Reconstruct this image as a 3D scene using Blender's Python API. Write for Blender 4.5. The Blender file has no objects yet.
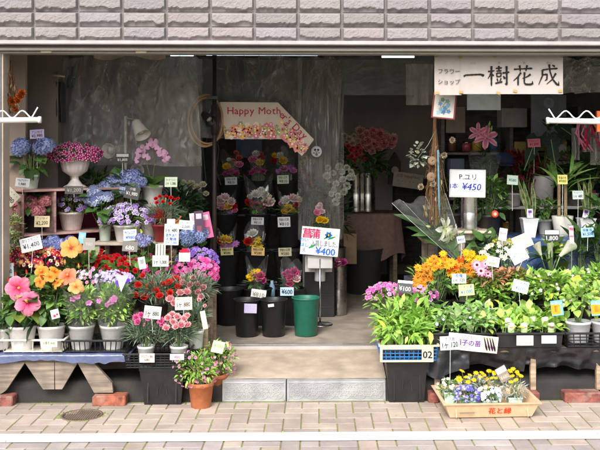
import bpy, math, random
import numpy as np
from math import sin, cos, pi, radians

SC = bpy.context.scene
# ------------------------------------------------------------------ camera
CY, CZ, F, PX, HY, YAW = -5.58, 1.53, 920.0, 333.0, 150.0, radians(1.1)
cam = bpy.data.objects.new('camera', bpy.data.cameras.new('camera'))
SC.collection.objects.link(cam)
cam.location = (0, CY, CZ)
cam.rotation_euler = (radians(90), 0, -YAW)
cam.data.sensor_width = 36
cam.data.lens = F / 600 * 36
cam.data.shift_x = -(PX - 300) / 600
cam.data.shift_y = -(225 - HY) / 600
cam.data.clip_end = 2000
SC.camera = cam
# ------------------------------------------------------------------ world, sun, exposure
w = bpy.data.worlds.new('World'); SC.world = w; w.use_nodes = True
nt = w.node_tree; nt.nodes.clear()
sky = nt.nodes.new('ShaderNodeTexSky'); sky.sky_type = 'NISHITA'; sky.sun_disc = False
sky.sun_elevation = radians(43); sky.sun_rotation = radians(195)
sky.air_density = 1.0; sky.dust_density = 4.0; sky.ozone_density = 1.0
hs = nt.nodes.new('ShaderNodeHueSaturation'); hs.inputs['Saturation'].default_value = 0.35
bg = nt.nodes.new('ShaderNodeBackground'); bg.inputs['Strength'].default_value = 0.15
wo = nt.nodes.new('ShaderNodeOutputWorld')
nt.links.new(sky.outputs[0], hs.inputs['Color']); nt.links.new(hs.outputs[0], bg.inputs[0]); nt.links.new(bg.outputs[0], wo.inputs[0])
sun = bpy.data.objects.new('sun', bpy.data.lights.new('sun', 'SUN'))
SC.collection.objects.link(sun)
sun.data.energy = 1.25; sun.data.angle = radians(24); sun.data.color = (1, 0.965, 0.935)
# light comes from the street side, high and a little from the left (azimuth 195 deg)
sun.rotation_euler = (radians(90 - 43), 0, radians(-15))
SC.view_settings.view_transform = 'Standard'; SC.view_settings.look = 'None'
SC.view_settings.exposure = 1.05; SC.view_settings.gamma = 1; SC.view_settings.use_curve_mapping = False
SC.cycles.max_bounces = 10; SC.cycles.transparent_max_bounces = 24
SC.cycles.diffuse_bounces = 5; SC.cycles.caustics_reflective = False; SC.cycles.caustics_refractive = False
SC.cycles.use_denoising = True

# ------------------------------------------------------------------ helpers: places
def at(px, py, Y):
    xc = (px - PX) / F
    dx, dy = cos(YAW) * xc + sin(YAW), -sin(YAW) * xc + cos(YAW)
    t = (Y - CY) / dy
    return np.array([dx * t, Y, CZ - (py - HY) / F * t])
def X(px, Y): return float(at(px, 0, Y)[0])
def Z(py, Y, px=315): return float(at(px, py, Y)[2])
def S(Y): return (Y - CY) / F          # metres per photo pixel at depth Y

def lin(h):
    if not isinstance(h, str): return tuple(h)
    h = h.lstrip('#'); o = []
    if len(h) == 3: h = ''.join(c * 2 for c in h)
    for i in (0, 2, 4):
        c = int(h[i:i+2], 16) / 255
        o.append(c / 12.92 if c <= 0.04045 else ((c + .055) / 1.055) ** 2.4)
    return tuple(o)

# ------------------------------------------------------------------ materials
MATS = {}
def node_mat(name, build):
    m = bpy.data.materials.new(name); m.use_nodes = True
    t = m.node_tree; t.nodes.clear()
    out = t.nodes.new('ShaderNodeOutputMaterial')
    build(t, out); MATS[name] = m; return m
def N(t, kind, **kw):
    n = t.nodes.new(kind)
    for k, v in kw.items():
        if k in n.inputs: n.inputs[k].default_value = v
        else: setattr(n, k, v)
    return n
def attr_mat(name, rough=.6, spec=.4, metal=0, trans=0, nscale=40, namt=.15, bump=0, bscale=200, coat=0, dirt=0):
    def b(t, out):
        L = t.links
        a = N(t, 'ShaderNodeAttribute', attribute_name='Col')
        tc = N(t, 'ShaderNodeTexCoord')
        no = N(t, 'ShaderNodeTexNoise'); no.inputs['Scale'].default_value = nscale; no.inputs['Detail'].default_value = 5
        L.new(tc.outputs['Object'], no.inputs['Vector'])
        mr = N(t, 'ShaderNodeMapRange'); mr.inputs[1].default_value = .3; mr.inputs[2].default_value = .7
        mr.inputs[3].default_value = 1 - namt; mr.inputs[4].default_value = 1 + namt
        L.new(no.outputs[0], mr.inputs[0])
        mx = N(t, 'ShaderNodeVectorMath', operation='SCALE')
        L.new(a.outputs['Color'], mx.inputs[0]); L.new(mr.outputs[0], mx.inputs['Scale'])
        col = mx.outputs[0]
        if dirt:
            n2 = N(t, 'ShaderNodeTexNoise'); n2.inputs['Scale'].default_value = nscale * .35; n2.inputs['Detail'].default_value = 8
            n2.inputs['Roughness'].default_value = .7
            L.new(tc.outputs['Object'], n2.inputs['Vector'])
            m2 = N(t, 'ShaderNodeMapRange'); m2.inputs[1].default_value = .5; m2.inputs[2].default_value = .75
            m2.inputs[3].default_value = 0; m2.inputs[4].default_value = dirt
            L.new(n2.outputs[0], m2.inputs[0])
            mm = N(t, 'ShaderNodeMix', data_type='RGBA')
            L.new(m2.outputs[0], mm.inputs[0]); L.new(col, mm.inputs[6]); mm.inputs[7].default_value = (.12, .10, .075, 1)
            col = mm.outputs[2]
        p = N(t, 'ShaderNodeBsdfPrincipled')
        p.inputs['Roughness'].default_value = rough; p.inputs['Specular IOR Level'].default_value = spec
        p.inputs['Metallic'].default_value = metal; p.inputs['Coat Weight'].default_value = coat
        L.new(col, p.inputs['Base Color'])
        rr = N(t, 'ShaderNodeMapRange'); rr.inputs[3].default_value = max(0, rough - .1); rr.inputs[4].default_value = min(1, rough + .1)
        L.new(no.outputs[0], rr.inputs[0]); L.new(rr.outputs[0], p.inputs['Roughness'])
        if bump:
            bn = N(t, 'ShaderNodeTexNoise'); bn.inputs['Scale'].default_value = bscale; bn.inputs['Detail'].default_value = 6
            L.new(tc.outputs['Object'], bn.inputs['Vector'])
            bu = N(t, 'ShaderNodeBump'); bu.inputs['Strength'].default_value = bump; bu.inputs['Distance'].default_value = .004
            L.new(bn.outputs[0], bu.inputs['Height']); L.new(bu.outputs[0], p.inputs['Normal'])
        if trans:
            tr = N(t, 'ShaderNodeBsdfTranslucent'); L.new(col, tr.inputs[0])
            ms = N(t, 'ShaderNodeMixShader'); ms.inputs[0].default_value = trans
            L.new(p.outputs[0], ms.inputs[1]); L.new(tr.outputs[0], ms.inputs[2]); L.new(ms.outputs[0], out.inputs[0])
        else: L.new(p.outputs[0], out.inputs[0])
    return node_mat(name, b)
attr_mat('leaf', .45, .4, trans=.30, nscale=45, namt=.28, bump=.25, bscale=90)
attr_mat('petal', .7, .15, trans=.40, nscale=90, namt=.14)
attr_mat('stem', .6, .3, nscale=60, namt=.2)
attr_mat('plastic', .40, .45, nscale=25, namt=.10, bump=.08, dirt=.13)
attr_mat('plain', .75, .3, nscale=20, namt=.12, bump=.15)
attr_mat('clay', .8, .2, nscale=30, namt=.14, bump=.3, dirt=.25)
attr_mat('ceramic', .3, .5, nscale=15, namt=.06, dirt=.08)
attr_mat('soil', .95, .1, nscale=150, namt=.5, bump=1, bscale=300)
attr_mat('paper', .8, .2, nscale=18, namt=.05)
attr_mat('ink', .8, .1, nscale=100, namt=.05)
attr_mat('cloth', .9, .15, nscale=30, namt=.15, bump=.2, bscale=500)
attr_mat('steel', .28, .5, metal=1, nscale=12, namt=.12, bump=.05)
attr_mat('painted', .45, .4, nscale=10, namt=.1, bump=.08, dirt=.2)
attr_mat('stone', .85, .25, nscale=9, namt=.2, bump=.5, bscale=120, dirt=.35)
attr_mat('granite', .8, .25, nscale=400, namt=.13, bump=.5, bscale=260)
attr_mat('glossfilm', .28, .6, nscale=10, namt=.15, bump=.9, bscale=22)
def woodb(t, out):
    L = t.links
    a = N(t, 'ShaderNodeAttribute', attribute_name='Col'); tc = N(t, 'ShaderNodeTexCoord')
    mp = N(t, 'ShaderNodeMapping'); mp.inputs['Scale'].default_value = (3, 40, 40)
    L.new(tc.outputs['Object'], mp.inputs[0])
    no = N(t, 'ShaderNodeTexNoise'); no.inputs['Scale'].default_value = 1.5; no.inputs['Detail'].default_value = 8; no.inputs['Distortion'].default_value = .6
    L.new(mp.outputs[0], no.inputs['Vector'])
    n2 = N(t, 'ShaderNodeTexNoise'); n2.inputs['Scale'].default_value = 9; n2.inputs['Detail'].default_value = 7
    L.new(tc.outputs['Object'], n2.inputs['Vector'])
    ad = N(t, 'ShaderNodeMath', operation='MULTIPLY'); L.new(no.outputs[0], ad.inputs[0]); L.new(n2.outputs[0], ad.inputs[1])
    mr = N(t, 'ShaderNodeMapRange'); mr.inputs[1].default_value = .12; mr.inputs[2].default_value = .4; mr.inputs[3].default_value = .42; mr.inputs[4].default_value = 1.2
    L.new(ad.outputs[0], mr.inputs[0])
    mx = N(t, 'ShaderNodeVectorMath', operation='SCALE'); L.new(a.outputs['Color'], mx.inputs[0]); L.new(mr.outputs[0], mx.inputs['Scale'])
    p = N(t, 'ShaderNodeBsdfPrincipled', Roughness=.75); L.new(mx.outputs[0], p.inputs['Base Color'])
    bu = N(t, 'ShaderNodeBump'); bu.inputs['Strength'].default_value = .3; bu.inputs['Distance'].default_value = .003
    L.new(no.outputs[0], bu.inputs['Height']); L.new(bu.outputs[0], p.inputs['Normal']); L.new(p.outputs[0], out.inputs[0])
node_mat('wood', woodb)
def brickb(t, out):
    L = t.links
    a = N(t, 'ShaderNodeAttribute', attribute_name='Col'); tc = N(t, 'ShaderNodeTexCoord')
    n1 = N(t, 'ShaderNodeTexNoise'); n1.inputs['Scale'].default_value = 22; n1.inputs['Detail'].default_value = 9; n1.inputs['Roughness'].default_value = .75
    n2 = N(t, 'ShaderNodeTexNoise'); n2.inputs['Scale'].default_value = 7; n2.inputs['Detail'].default_value = 6
    oi = N(t, 'ShaderNodeObjectInfo'); av = N(t, 'ShaderNodeVectorMath', operation='ADD'); L.new(tc.outputs['Object'], av.inputs[0]); L.new(oi.outputs['Location'], av.inputs[1])
    L.new(av.outputs[0], n1.inputs['Vector']); L.new(av.outputs[0], n2.inputs['Vector'])
    cr = N(t, 'ShaderNodeValToRGB'); e = cr.color_ramp.elements; e[0].position = .35; e[0].color = (.35, .35, .35, 1); e[1].position = .62; e[1].color = (1.25, 1.1, 1.05, 1); L.new(n1.outputs[0], cr.inputs[0])
    mx = N(t, 'ShaderNodeMix', data_type='RGBA', blend_type='MULTIPLY'); mx.inputs[0].default_value = 1; L.new(a.outputs['Color'], mx.inputs[6]); L.new(cr.outputs[0], mx.inputs[7])
    m2 = N(t, 'ShaderNodeMapRange'); m2.inputs[1].default_value = .52; m2.inputs[2].default_value = .68; m2.inputs[4].default_value = .6; L.new(n2.outputs[0], m2.inputs[0])
    mm = N(t, 'ShaderNodeMix', data_type='RGBA'); L.new(m2.outputs[0], mm.inputs[0]); L.new(mx.outputs[2], mm.inputs[6]); mm.inputs[7].default_value = (.36, .30, .25, 1)
    p = N(t, 'ShaderNodeBsdfPrincipled', Roughness=.9); L.new(mm.outputs[2], p.inputs['Base Color'])
    bu = N(t, 'ShaderNodeBump'); bu.inputs['Strength'].default_value = .7; bu.inputs['Distance'].default_value = .004; L.new(n1.outputs[0], bu.inputs['Height']); L.new(bu.outputs[0], p.inputs['Normal']); L.new(p.outputs[0], out.inputs[0])
node_mat('brick', brickb)
def filmb(base, rough, tint, streak=True):
    def b(t, out):
        L = t.links
        tc = N(t, 'ShaderNodeTexCoord')
        tr = N(t, 'ShaderNodeBsdfTransparent'); tr.inputs[0].default_value = (.96, .97, .96, 1)
        gl = N(t, 'ShaderNodeBsdfPrincipled', Roughness=.45); gl.inputs['Base Color'].default_value = (*tint, 1)
        mp = N(t, 'ShaderNodeMapping'); mp.inputs['Scale'].default_value = (9, 9, 1.6) if streak else (12, 12, 12)
        L.new(tc.outputs['Object'], mp.inputs[0])
        no = N(t, 'ShaderNodeTexNoise'); no.inputs['Scale'].default_value = 1.6; no.inputs['Detail'].default_value = 7; no.inputs['Distortion'].default_value = .8
        L.new(mp.outputs[0], no.inputs['Vector'])
        mr = N(t, 'ShaderNodeMapRange'); mr.inputs[1].default_value = .42; mr.inputs[2].default_value = .75; mr.inputs[3].default_value = base; mr.inputs[4].default_value = min(1, base * 2.6)
        L.new(no.outputs[0], mr.inputs[0])
        lw = N(t, 'ShaderNodeLayerWeight'); lw.inputs[0].default_value = .3
        ad = N(t, 'ShaderNodeMath', operation='MULTIPLY_ADD'); ad.inputs[1].default_value = .22 if streak else .07; L.new(lw.outputs['Facing'], ad.inputs[0]); L.new(mr.outputs[0], ad.inputs[2])
        cl = N(t, 'ShaderNodeClamp'); L.new(ad.outputs[0], cl.inputs[0])
        bu = N(t, 'ShaderNodeBump'); bu.inputs['Strength'].default_value = .3; bu.inputs['Distance'].default_value = .006
        L.new(no.outputs[0], bu.inputs['Height']); L.new(bu.outputs[0], gl.inputs['Normal'])
        ms = N(t, 'ShaderNodeMixShader'); L.new(tr.outputs[0], ms.inputs[1]); L.new(gl.outputs[0], ms.inputs[2])
        fac = cl.outputs[0]
        if streak:      # stretch-whitened crinkles in the film
            for sc, st, dis, wdt, amt in (((2.6, 2.6, .7), 2.2, .8, .012, .08), ((6, 6, 2.2), 2.5, 1.2, .018, .07)):
                m3 = N(t, 'ShaderNodeMapping'); m3.inputs['Scale'].default_value = sc; m3.inputs['Rotation'].default_value = (.2, .25, .1); L.new(tc.outputs['Object'], m3.inputs[0])
                n3 = N(t, 'ShaderNodeTexNoise'); n3.inputs['Scale'].default_value = st; n3.inputs['Detail'].default_value = 3; n3.inputs['Distortion'].default_value = dis
                L.new(m3.outputs[0], n3.inputs['Vector'])
                s3 = N(t, 'ShaderNodeMath', operation='SUBTRACT'); s3.inputs[1].default_value = .5; L.new(n3.outputs[0], s3.inputs[0])
                a3 = N(t, 'ShaderNodeMath', operation='ABSOLUTE'); L.new(s3.outputs[0], a3.inputs[0])
                r3 = N(t, 'ShaderNodeMapRange'); r3.inputs[1].default_value = 0; r3.inputs[2].default_value = wdt; r3.inputs[3].default_value = amt; r3.inputs[4].default_value = 0
                L.new(a3.outputs[0], r3.inputs[0])
                w3 = N(t, 'ShaderNodeMath', operation='MULTIPLY'); L.new(r3.outputs[0], w3.inputs[0]); L.new(no.outputs[0], w3.inputs[1])
                d3 = N(t, 'ShaderNodeMath', operation='ADD', use_clamp=True); L.new(fac, d3.inputs[0]); L.new(w3.outputs[0], d3.inputs[1]); fac = d3.outputs[0]
        if streak:
            ca = N(t, 'ShaderNodeAttribute', attribute_name='Col'); sr = N(t, 'ShaderNodeSeparateColor'); L.new(ca.outputs['Color'], sr.inputs[0])
            c5 = N(t, 'ShaderNodeMath', operation='MULTIPLY_ADD', use_clamp=True); c5.inputs[1].default_value = .42; L.new(sr.outputs[0], c5.inputs[0]); L.new(fac, c5.inputs[2]); fac = c5.outputs[0]
        L.new(fac, ms.inputs[0])
        gg = N(t, 'ShaderNodeBsdfGlossy', Roughness=.2 if streak else rough); L.new(bu.outputs[0], gg.inputs['Normal'])
        fr = N(t, 'ShaderNodeFresnel', IOR=1.6 if streak else 1.35); L.new(bu.outputs[0], fr.inputs['Normal'])
        m4 = N(t, 'ShaderNodeMixShader'); fs = N(t, 'ShaderNodeMath', operation='MULTIPLY'); fs.inputs[1].default_value = .24 if streak else .6; L.new(fr.outputs[0], fs.inputs[0]); L.new(fs.outputs[0], m4.inputs[0]); L.new(ms.outputs[0], m4.inputs[1]); L.new(gg.outputs[0], m4.inputs[2])
        L.new(m4.outputs[0], out.inputs[0])
    return b
node_mat('film', filmb(.075, .16, (.64, .61, .57)))
node_mat('filmclear', filmb(.04, .12, (.75, .78, .76)))
node_mat('sleeve', filmb(.022, .10, (.8, .82, .8), False))
def lampb(t, out):
    e = N(t, 'ShaderNodeEmission', Strength=1.3); e.inputs[0].default_value = (.62, .85, 1, 1); t.links.new(e.outputs[0], out.inputs[0])
node_mat('tube_light', lampb)
def pavb(t, out):
    L = t.links
    a = N(t, 'ShaderNodeAttribute', attribute_name='Col'); tc = N(t, 'ShaderNodeTexCoord')
    n1 = N(t, 'ShaderNodeTexNoise'); n1.inputs['Scale'].default_value = 3.5; n1.inputs['Detail'].default_value = 9; n1.inputs['Roughness'].default_value = .65
    n2 = N(t, 'ShaderNodeTexNoise'); n2.inputs['Scale'].default_value = 260; n2.inputs['Detail'].default_value = 3
    L.new(tc.outputs['Object'], n1.inputs['Vector']); L.new(tc.outputs['Object'], n2.inputs['Vector'])
    m1 = N(t, 'ShaderNodeMapRange'); m1.inputs[1].default_value = .3; m1.inputs[2].default_value = .7; m1.inputs[3].default_value = .72; m1.inputs[4].default_value = 1.14
    m2 = N(t, 'ShaderNodeMapRange'); m2.inputs[1].default_value = .3; m2.inputs[2].default_value = .7; m2.inputs[3].default_value = .9; m2.inputs[4].default_value = 1.1
    L.new(n1.outputs[0], m1.inputs[0]); L.new(n2.outputs[0], m2.inputs[0])
    mu = N(t, 'ShaderNodeMath', operation='MULTIPLY'); L.new(m1.outputs[0], mu.inputs[0]); L.new(m2.outputs[0], mu.inputs[1])
    mx = N(t, 'ShaderNodeVectorMath', operation='SCALE'); L.new(a.outputs['Color'], mx.inputs[0]); L.new(mu.outputs[0], mx.inputs['Scale'])
    p = N(t, 'ShaderNodeBsdfPrincipled', Roughness=.85); L.new(mx.outputs[0], p.inputs['Base Color'])
    bu = N(t, 'ShaderNodeBump'); bu.inputs['Strength'].default_value = .4; bu.inputs['Distance'].default_value = .002
    L.new(n2.outputs[0], bu.inputs['Height']); L.new(bu.outputs[0], p.inputs['Normal']); L.new(p.outputs[0], out.inputs[0])
node_mat('paver', pavb)
def paintb(t, out):
    L = t.links; tc = N(t, 'ShaderNodeTexCoord')
    n1 = N(t, 'ShaderNodeTexNoise'); n1.inputs['Scale'].default_value = 30; n1.inputs['Detail'].default_value = 10; n1.inputs['Roughness'].default_value = .8
    n2 = N(t, 'ShaderNodeTexNoise'); n2.inputs['Scale'].default_value = 2.5; n2.inputs['Detail'].default_value = 6
    for n_ in (n1, n2): L.new(tc.outputs['Object'], n_.inputs['Vector'])
    m1 = N(t, 'ShaderNodeMapRange'); m1.inputs[1].default_value = .55; m1.inputs[2].default_value = .64; m1.inputs[4].default_value = .6; L.new(n1.outputs[0], m1.inputs[0])
    m2 = N(t, 'ShaderNodeMapRange'); m2.inputs[1].default_value = .35; m2.inputs[2].default_value = .7; m2.inputs[3].default_value = .62; m2.inputs[4].default_value = .80; L.new(n2.outputs[0], m2.inputs[0])
    cb = N(t, 'ShaderNodeCombineColor'); [L.new(m2.outputs[0], cb.inputs[i]) for i in range(3)]
    mm = N(t, 'ShaderNodeMix', data_type='RGBA'); L.new(m1.outputs[0], mm.inputs[0]); L.new(cb.outputs[0], mm.inputs[6]); mm.inputs[7].default_value = (.42, .36, .32, 1)
    p = N(t, 'ShaderNodeBsdfPrincipled', Roughness=.7); L.new(mm.outputs[2], p.inputs['Base Color']); L.new(p.outputs[0], out.inputs[0])
node_mat('road_paint', paintb)
def mossb(t, out):
    L = t.links
    tc = N(t, 'ShaderNodeTexCoord')
    n1 = N(t, 'ShaderNodeTexNoise'); n1.inputs['Scale'].default_value = 9; n1.inputs['Detail'].default_value = 6
    L.new(tc.outputs['Object'], n1.inputs['Vector'])
    cr = N(t, 'ShaderNodeValToRGB'); e = cr.color_ramp.elements
    e[0].position = .38; e[0].color = (.20, .15, .105, 1); e[1].position = .60; e[1].color = (.22, .27, .07, 1)
    L.new(n1.outputs[0], cr.inputs[0])
    p = N(t, 'ShaderNodeBsdfPrincipled', Roughness=.95); L.new(cr.outputs[0], p.inputs['Base Color']); L.new(p.outputs[0], out.inputs[0])
node_mat('moss', mossb)
def wallb(t, out):
    L = t.links
    a = N(t, 'ShaderNodeAttribute', attribute_name='Col'); tc = N(t, 'ShaderNodeTexCoord')
    n1 = N(t, 'ShaderNodeTexNoise'); n1.inputs['Scale'].default_value = 2.2; n1.inputs['Detail'].default_value = 10; n1.inputs['Roughness'].default_value = .65
    mp = N(t, 'ShaderNodeMapping'); mp.inputs['Scale'].default_value = (1.5, 1.5, .5); L.new(tc.outputs['Object'], mp.inputs[0]); L.new(mp.outputs[0], n1.inputs['Vector'])
    m1 = N(t, 'ShaderNodeMapRange'); m1.inputs[1].default_value = .3; m1.inputs[2].default_value = .7; m1.inputs[3].default_value = .72; m1.inputs[4].default_value = 1.12
    L.new(n1.outputs[0], m1.inputs[0])
    mx = N(t, 'ShaderNodeVectorMath', operation='SCALE'); L.new(a.outputs['Color'], mx.inputs[0]); L.new(m1.outputs[0], mx.inputs['Scale'])
    p = N(t, 'ShaderNodeBsdfPrincipled', Roughness=.9); L.new(mx.outputs[0], p.inputs['Base Color'])
    bu = N(t, 'ShaderNodeBump'); bu.inputs['Strength'].default_value = .3; bu.inputs['Distance'].default_value = .004
    L.new(n1.outputs[0], bu.inputs['Height']); L.new(bu.outputs[0], p.inputs['Normal']); L.new(p.outputs[0], out.inputs[0])
node_mat('stained_wall', wallb)

# ------------------------------------------------------------------ mesh builder
class MB:
    def __init__(s): s.V = []; s.L = []; s.n = []; s.C = []; s.M = []; s.S = []; s.off = 0
    def raw(s, V, faces, col, mat, smooth=False):
        """faces: list of index tuples; col one colour or a list per face"""
        V = np.asarray(V, float); s.V.append(V)
        nf = len(faces)
        if nf == 0: s.off += len(V); return s
        s.L.append(np.concatenate([np.asarray(f, int) for f in faces]) + s.off)
        s.n.append(np.array([len(f) for f in faces]))
        if isinstance(col, list) and len(col) == nf and not isinstance(col[0], (int, float)): c = np.array([lin(q) for q in col], float)
        else: c = np.tile(np.array(lin(col), float), (nf, 1))
        s.C.append(c); s.M += [mat] * nf if isinstance(mat, str) else list(mat); s.S.append(np.full(nf, smooth)); s.off += len(V); return s
    def bake(s):
        s.V = [np.concatenate(s.V)]; s.L = [np.concatenate(s.L)]; s.n = [np.concatenate(s.n)]; s.C = [np.concatenate(s.C)]; s.S = [np.concatenate(s.S)]
        return s
    def add(s, T, R=None, t=(0, 0, 0), k=1.0, tint=None):
        """add a baked template, rotated by 3x3 R, scaled k, moved t"""
        V = T.V[0] * k
        if R is not None: V = V @ R.T
        s.V.append(V + np.asarray(t, float)); s.L.append(T.L[0] + s.off); s.n.append(T.n[0])
        s.C.append(T.C[0] if tint is None else np.clip(T.C[0] * np.asarray(tint), 0, 1)); s.M += T.M; s.S.append(T.S[0]); s.off += len(V); return s
    def build(s, name, parent=None, loc=None):
        V = np.concatenate(s.V); L = np.concatenate(s.L); n = np.concatenate(s.n); C = np.concatenate(s.C); Sm = np.concatenate(s.S)
        me = bpy.data.meshes.new(name)
        me.vertices.add(len(V)); me.vertices.foreach_set('co', V.astype(np.float32).ravel())
        me.loops.add(len(L)); me.loops.foreach_set('vertex_index', L.astype(np.int32))
        me.polygons.add(len(n)); st = np.concatenate([[0], np.cumsum(n)[:-1]])
        me.polygons.foreach_set('loop_start', st.astype(np.int32)); me.polygons.foreach_set('loop_total', n.astype(np.int32))
        names = []; idx = {}
        mi = np.empty(len(n), np.int32)
        for i, m in enumerate(s.M):
            if m not in idx: idx[m] = len(names); names.append(m)
            mi[i] = idx[m]
        for m in names: me.materials.append(MATS[m])
        me.polygons.foreach_set('material_index', mi)
        me.polygons.foreach_set('use_smooth', Sm.astype(bool))
        a = me.color_attributes.new('Col', 'FLOAT_COLOR', 'CORNER')
        cc = np.repeat(np.concatenate([C, np.ones((len(C), 1))], 1), n, axis=0)
        a.data.foreach_set('color', cc.astype(np.float32).ravel())
        me.update(calc_edges=True); me.validate()
        return link(name, me, parent, loc)
    # ---- shapes
    def box(s, c, d, col='#888888', mat='plain', R=None, bev=0):
        x, y, z = (q / 2 for q in d)
        if bev <= 0:
            V = [(-x,-y,-z),(x,-y,-z),(x,y,-z),(-x,y,-z),(-x,-y,z),(x,-y,z),(x,y,z),(-x,y,z)]
            Fc = [(0,3,2,1),(4,5,6,7),(0,1,5,4),(1,2,6,5),(2,3,7,6),(3,0,4,7)]
        else:
            b = min(bev, x * .9, y * .9, z * .9); V = []; id_ = {}
            for sx in (-1, 1):
                for sy in (-1, 1):
                    for sz in (-1, 1):
                        for a_ in range(3):
                            p = [sx * (x - b), sy * (y - b), sz * (z - b)]
                            p[a_] = (sx * x, sy * y, sz * z)[a_]
                            id_[(sx, sy, sz, a_)] = len(V); V.append(tuple(p))
            g = lambda a_, b_, c_, k: id_[(a_, b_, c_, k)]
            Fc = []
            for q in (-1, 1):
                r = [(-1,-1),(1,-1),(1,1),(-1,1)]
                f = [g(q, u, v, 0) for u, v in r]; Fc.append(tuple(f if q > 0 else f[::-1]))
                f = [g(u, q, v, 1) for u, v in r]; Fc.append(tuple(f[::-1] if q > 0 else f))
                f = [g(u, v, q, 2) for u, v in r]; Fc.append(tuple(f if q > 0 else f[::-1]))
            def quad(v4):
                P = np.array([V[i] for i in v4]); nn = np.cross(P[1] - P[0], P[2] - P[0])
                Fc.append(tuple(v4) if nn @ P.mean(0) > 0 else tuple(v4[::-1]))
            for u in (-1, 1):
                for v in (-1, 1):
                    quad([g(u,v,-1,0), g(u,v,1,0), g(u,v,1,1), g(u,v,-1,1)])
                    quad([g(u,-1,v,0), g(u,1,v,0), g(u,1,v,2), g(u,-1,v,2)])
                    quad([g(-1,u,v,1), g(1,u,v,1), g(1,u,v,2), g(-1,u,v,2)])
                    for w_ in (-1, 1): quad([g(u,v,w_,0), g(u,v,w_,1), g(u,v,w_,2)])
        V = np.array(V, float)
        if R is not None: V = V @ np.asarray(R).T
        return s.raw(V + np.asarray(c, float), Fc, col, mat)
    def tube(s, pts, r, col, mat='plastic', seg=8, cap=True):
        pts = [np.asarray(p, float) for p in pts]; n = len(pts)
        rr = r if isinstance(r, (list, tuple)) else [r] * n
        V = []; up = None
        for i, p in enumerate(pts):
            d = pts[min(i + 1, n - 1)] - pts[max(i - 1, 0)]; d = d / (np.linalg.norm(d) + 1e-9)
            if up is None: up = np.array([0, 0, 1.]) if abs(d[2]) < .9 else np.array([1., 0, 0])
            a = np.cross(up, d); a /= np.linalg.norm(a) + 1e-9; b = np.cross(d, a); up = b
            for k in range(seg):
                th = 2 * pi * k / seg; V.append(p + rr[i] * (cos(th) * a + sin(th) * b))
        Fc = [(i*seg+k, i*seg+(k+1) % seg, (i+1)*seg+(k+1) % seg, (i+1)*seg+k) for i in range(n-1) for k in range(seg)]
        if cap: Fc += [tuple(range(seg))[::-1], tuple((n-1)*seg + k for k in range(seg))]
        return s.raw(V, Fc, col, mat, seg > 5)
    def lathe(s, prof, c=(0, 0, 0), col='#888888', mat='plastic', seg=28, R=None, flute=0, nfl=20):
        """prof: (r, z) from bottom centre outwards up"""
        V = []
        for r, z in prof:
            for k in range(seg):
                th = 2 * pi * k / seg; q = r * (1 + flute * cos(nfl * th)) if flute else r
                V.append((q * cos(th), q * sin(th), z))
        n = len(prof)
        Fc = [(i*seg+k, i*seg+(k+1) % seg, (i+1)*seg+(k+1) % seg, (i+1)*seg+k) for i in range(n-1) for k in range(seg)]
        V = np.array(V)
        if R is not None: V = V @ R.T
        return s.raw(V + np.asarray(c, float), Fc, col, mat, True)
    def prism(s, poly, y0, y1, col, mat='wood'):
        """poly of (x, z), extruded from y0 to y1"""
        n = len(poly)
        V = [(x, y0, z) for x, z in poly] + [(x, y1, z) for x, z in poly]
        Fc = [tuple(range(n)), tuple(range(n, 2*n))[::-1]] + [(i, n+i, n+(i+1) % n, (i+1) % n) for i in range(n)]
        return s.raw(V, Fc, col, mat)
    def grid(s, fn, nu, nv, col, mat, smooth=True, colfn=None):
        V = [fn(i / nu, j / nv) for j in range(nv + 1) for i in range(nu + 1)]
        Fc = [(j*(nu+1)+i, j*(nu+1)+i+1, (j+1)*(nu+1)+i+1, (j+1)*(nu+1)+i) for j in range(nv) for i in range(nu)]
        c = [colfn((i+.5)/nu, (j+.5)/nv) for j in range(nv) for i in range(nu)] if colfn else col
        return s.raw(V, Fc, c, mat, smooth)
    def text(s, body, o, right, up, h, col='#222222', bold=0.0, wid=None, wob=0.0, align='C', depth=.0012, slant=0):
        """lettering: o = anchor (centre), h = letter height, lies just in front of the surface"""
        V, Fc, wd = glyphs(body, 0)
        right = np.asarray(right, float); up = np.asarray(up, float); nrm = np.cross(right, up)
        k = h / .72; kx = k
        if wid and wd * k > wid: kx = wid / wd
        if not wd: return s
        x0 = -wd * kx / 2 if align == 'C' else 0
        xx = V[:, 0] * kx + x0; yy = V[:, 1] * k - h / 2
        if wob: 
            yy = yy + wob * h * np.sin(xx / h * 1.3 + len(body)); xx = xx + wob * h * .6 * np.sin(yy / h * 3 + xx / h * 2)
        xx = xx + slant * yy
        P = np.asarray(o, float) + np.outer(xx, right) + np.outer(yy, up) + nrm * depth
        offs = [(0, 0)] if bold < .006 else [(-bold, 0), (bold, 0), (0, bold), (0, -bold)]
        for i_, (a_, b_) in enumerate(offs): s.raw(P + right * a_ * k * .8 + up * b_ * k * .6 + nrm * i_ * 4e-5, Fc, col, 'ink')
        return s
_G = {}
def glyphs(body, bold):
    key = (body, bold)
    if key not in _G:
        cu = bpy.data.curves.new('lettering', 'FONT'); cu.body = body; cu.resolution_u = 2; cu.offset = bold
        o = bpy.data.objects.new('lettering', cu); me = bpy.data.meshes.new_from_object(o)
        V = np.array([v.co[:] for v in me.vertices]).reshape(-1, 3); Fc = [tuple(p.vertices) for p in me.polygons]
        bpy.data.objects.remove(o); bpy.data.curves.remove(cu); bpy.data.meshes.remove(me)
        x0 = V[:, 0].min() if len(V) else 0
        V[:, 0] -= x0; _G[key] = (V, Fc, V[:, 0].max() if len(V) else 0)
    return _G[key]

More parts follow.
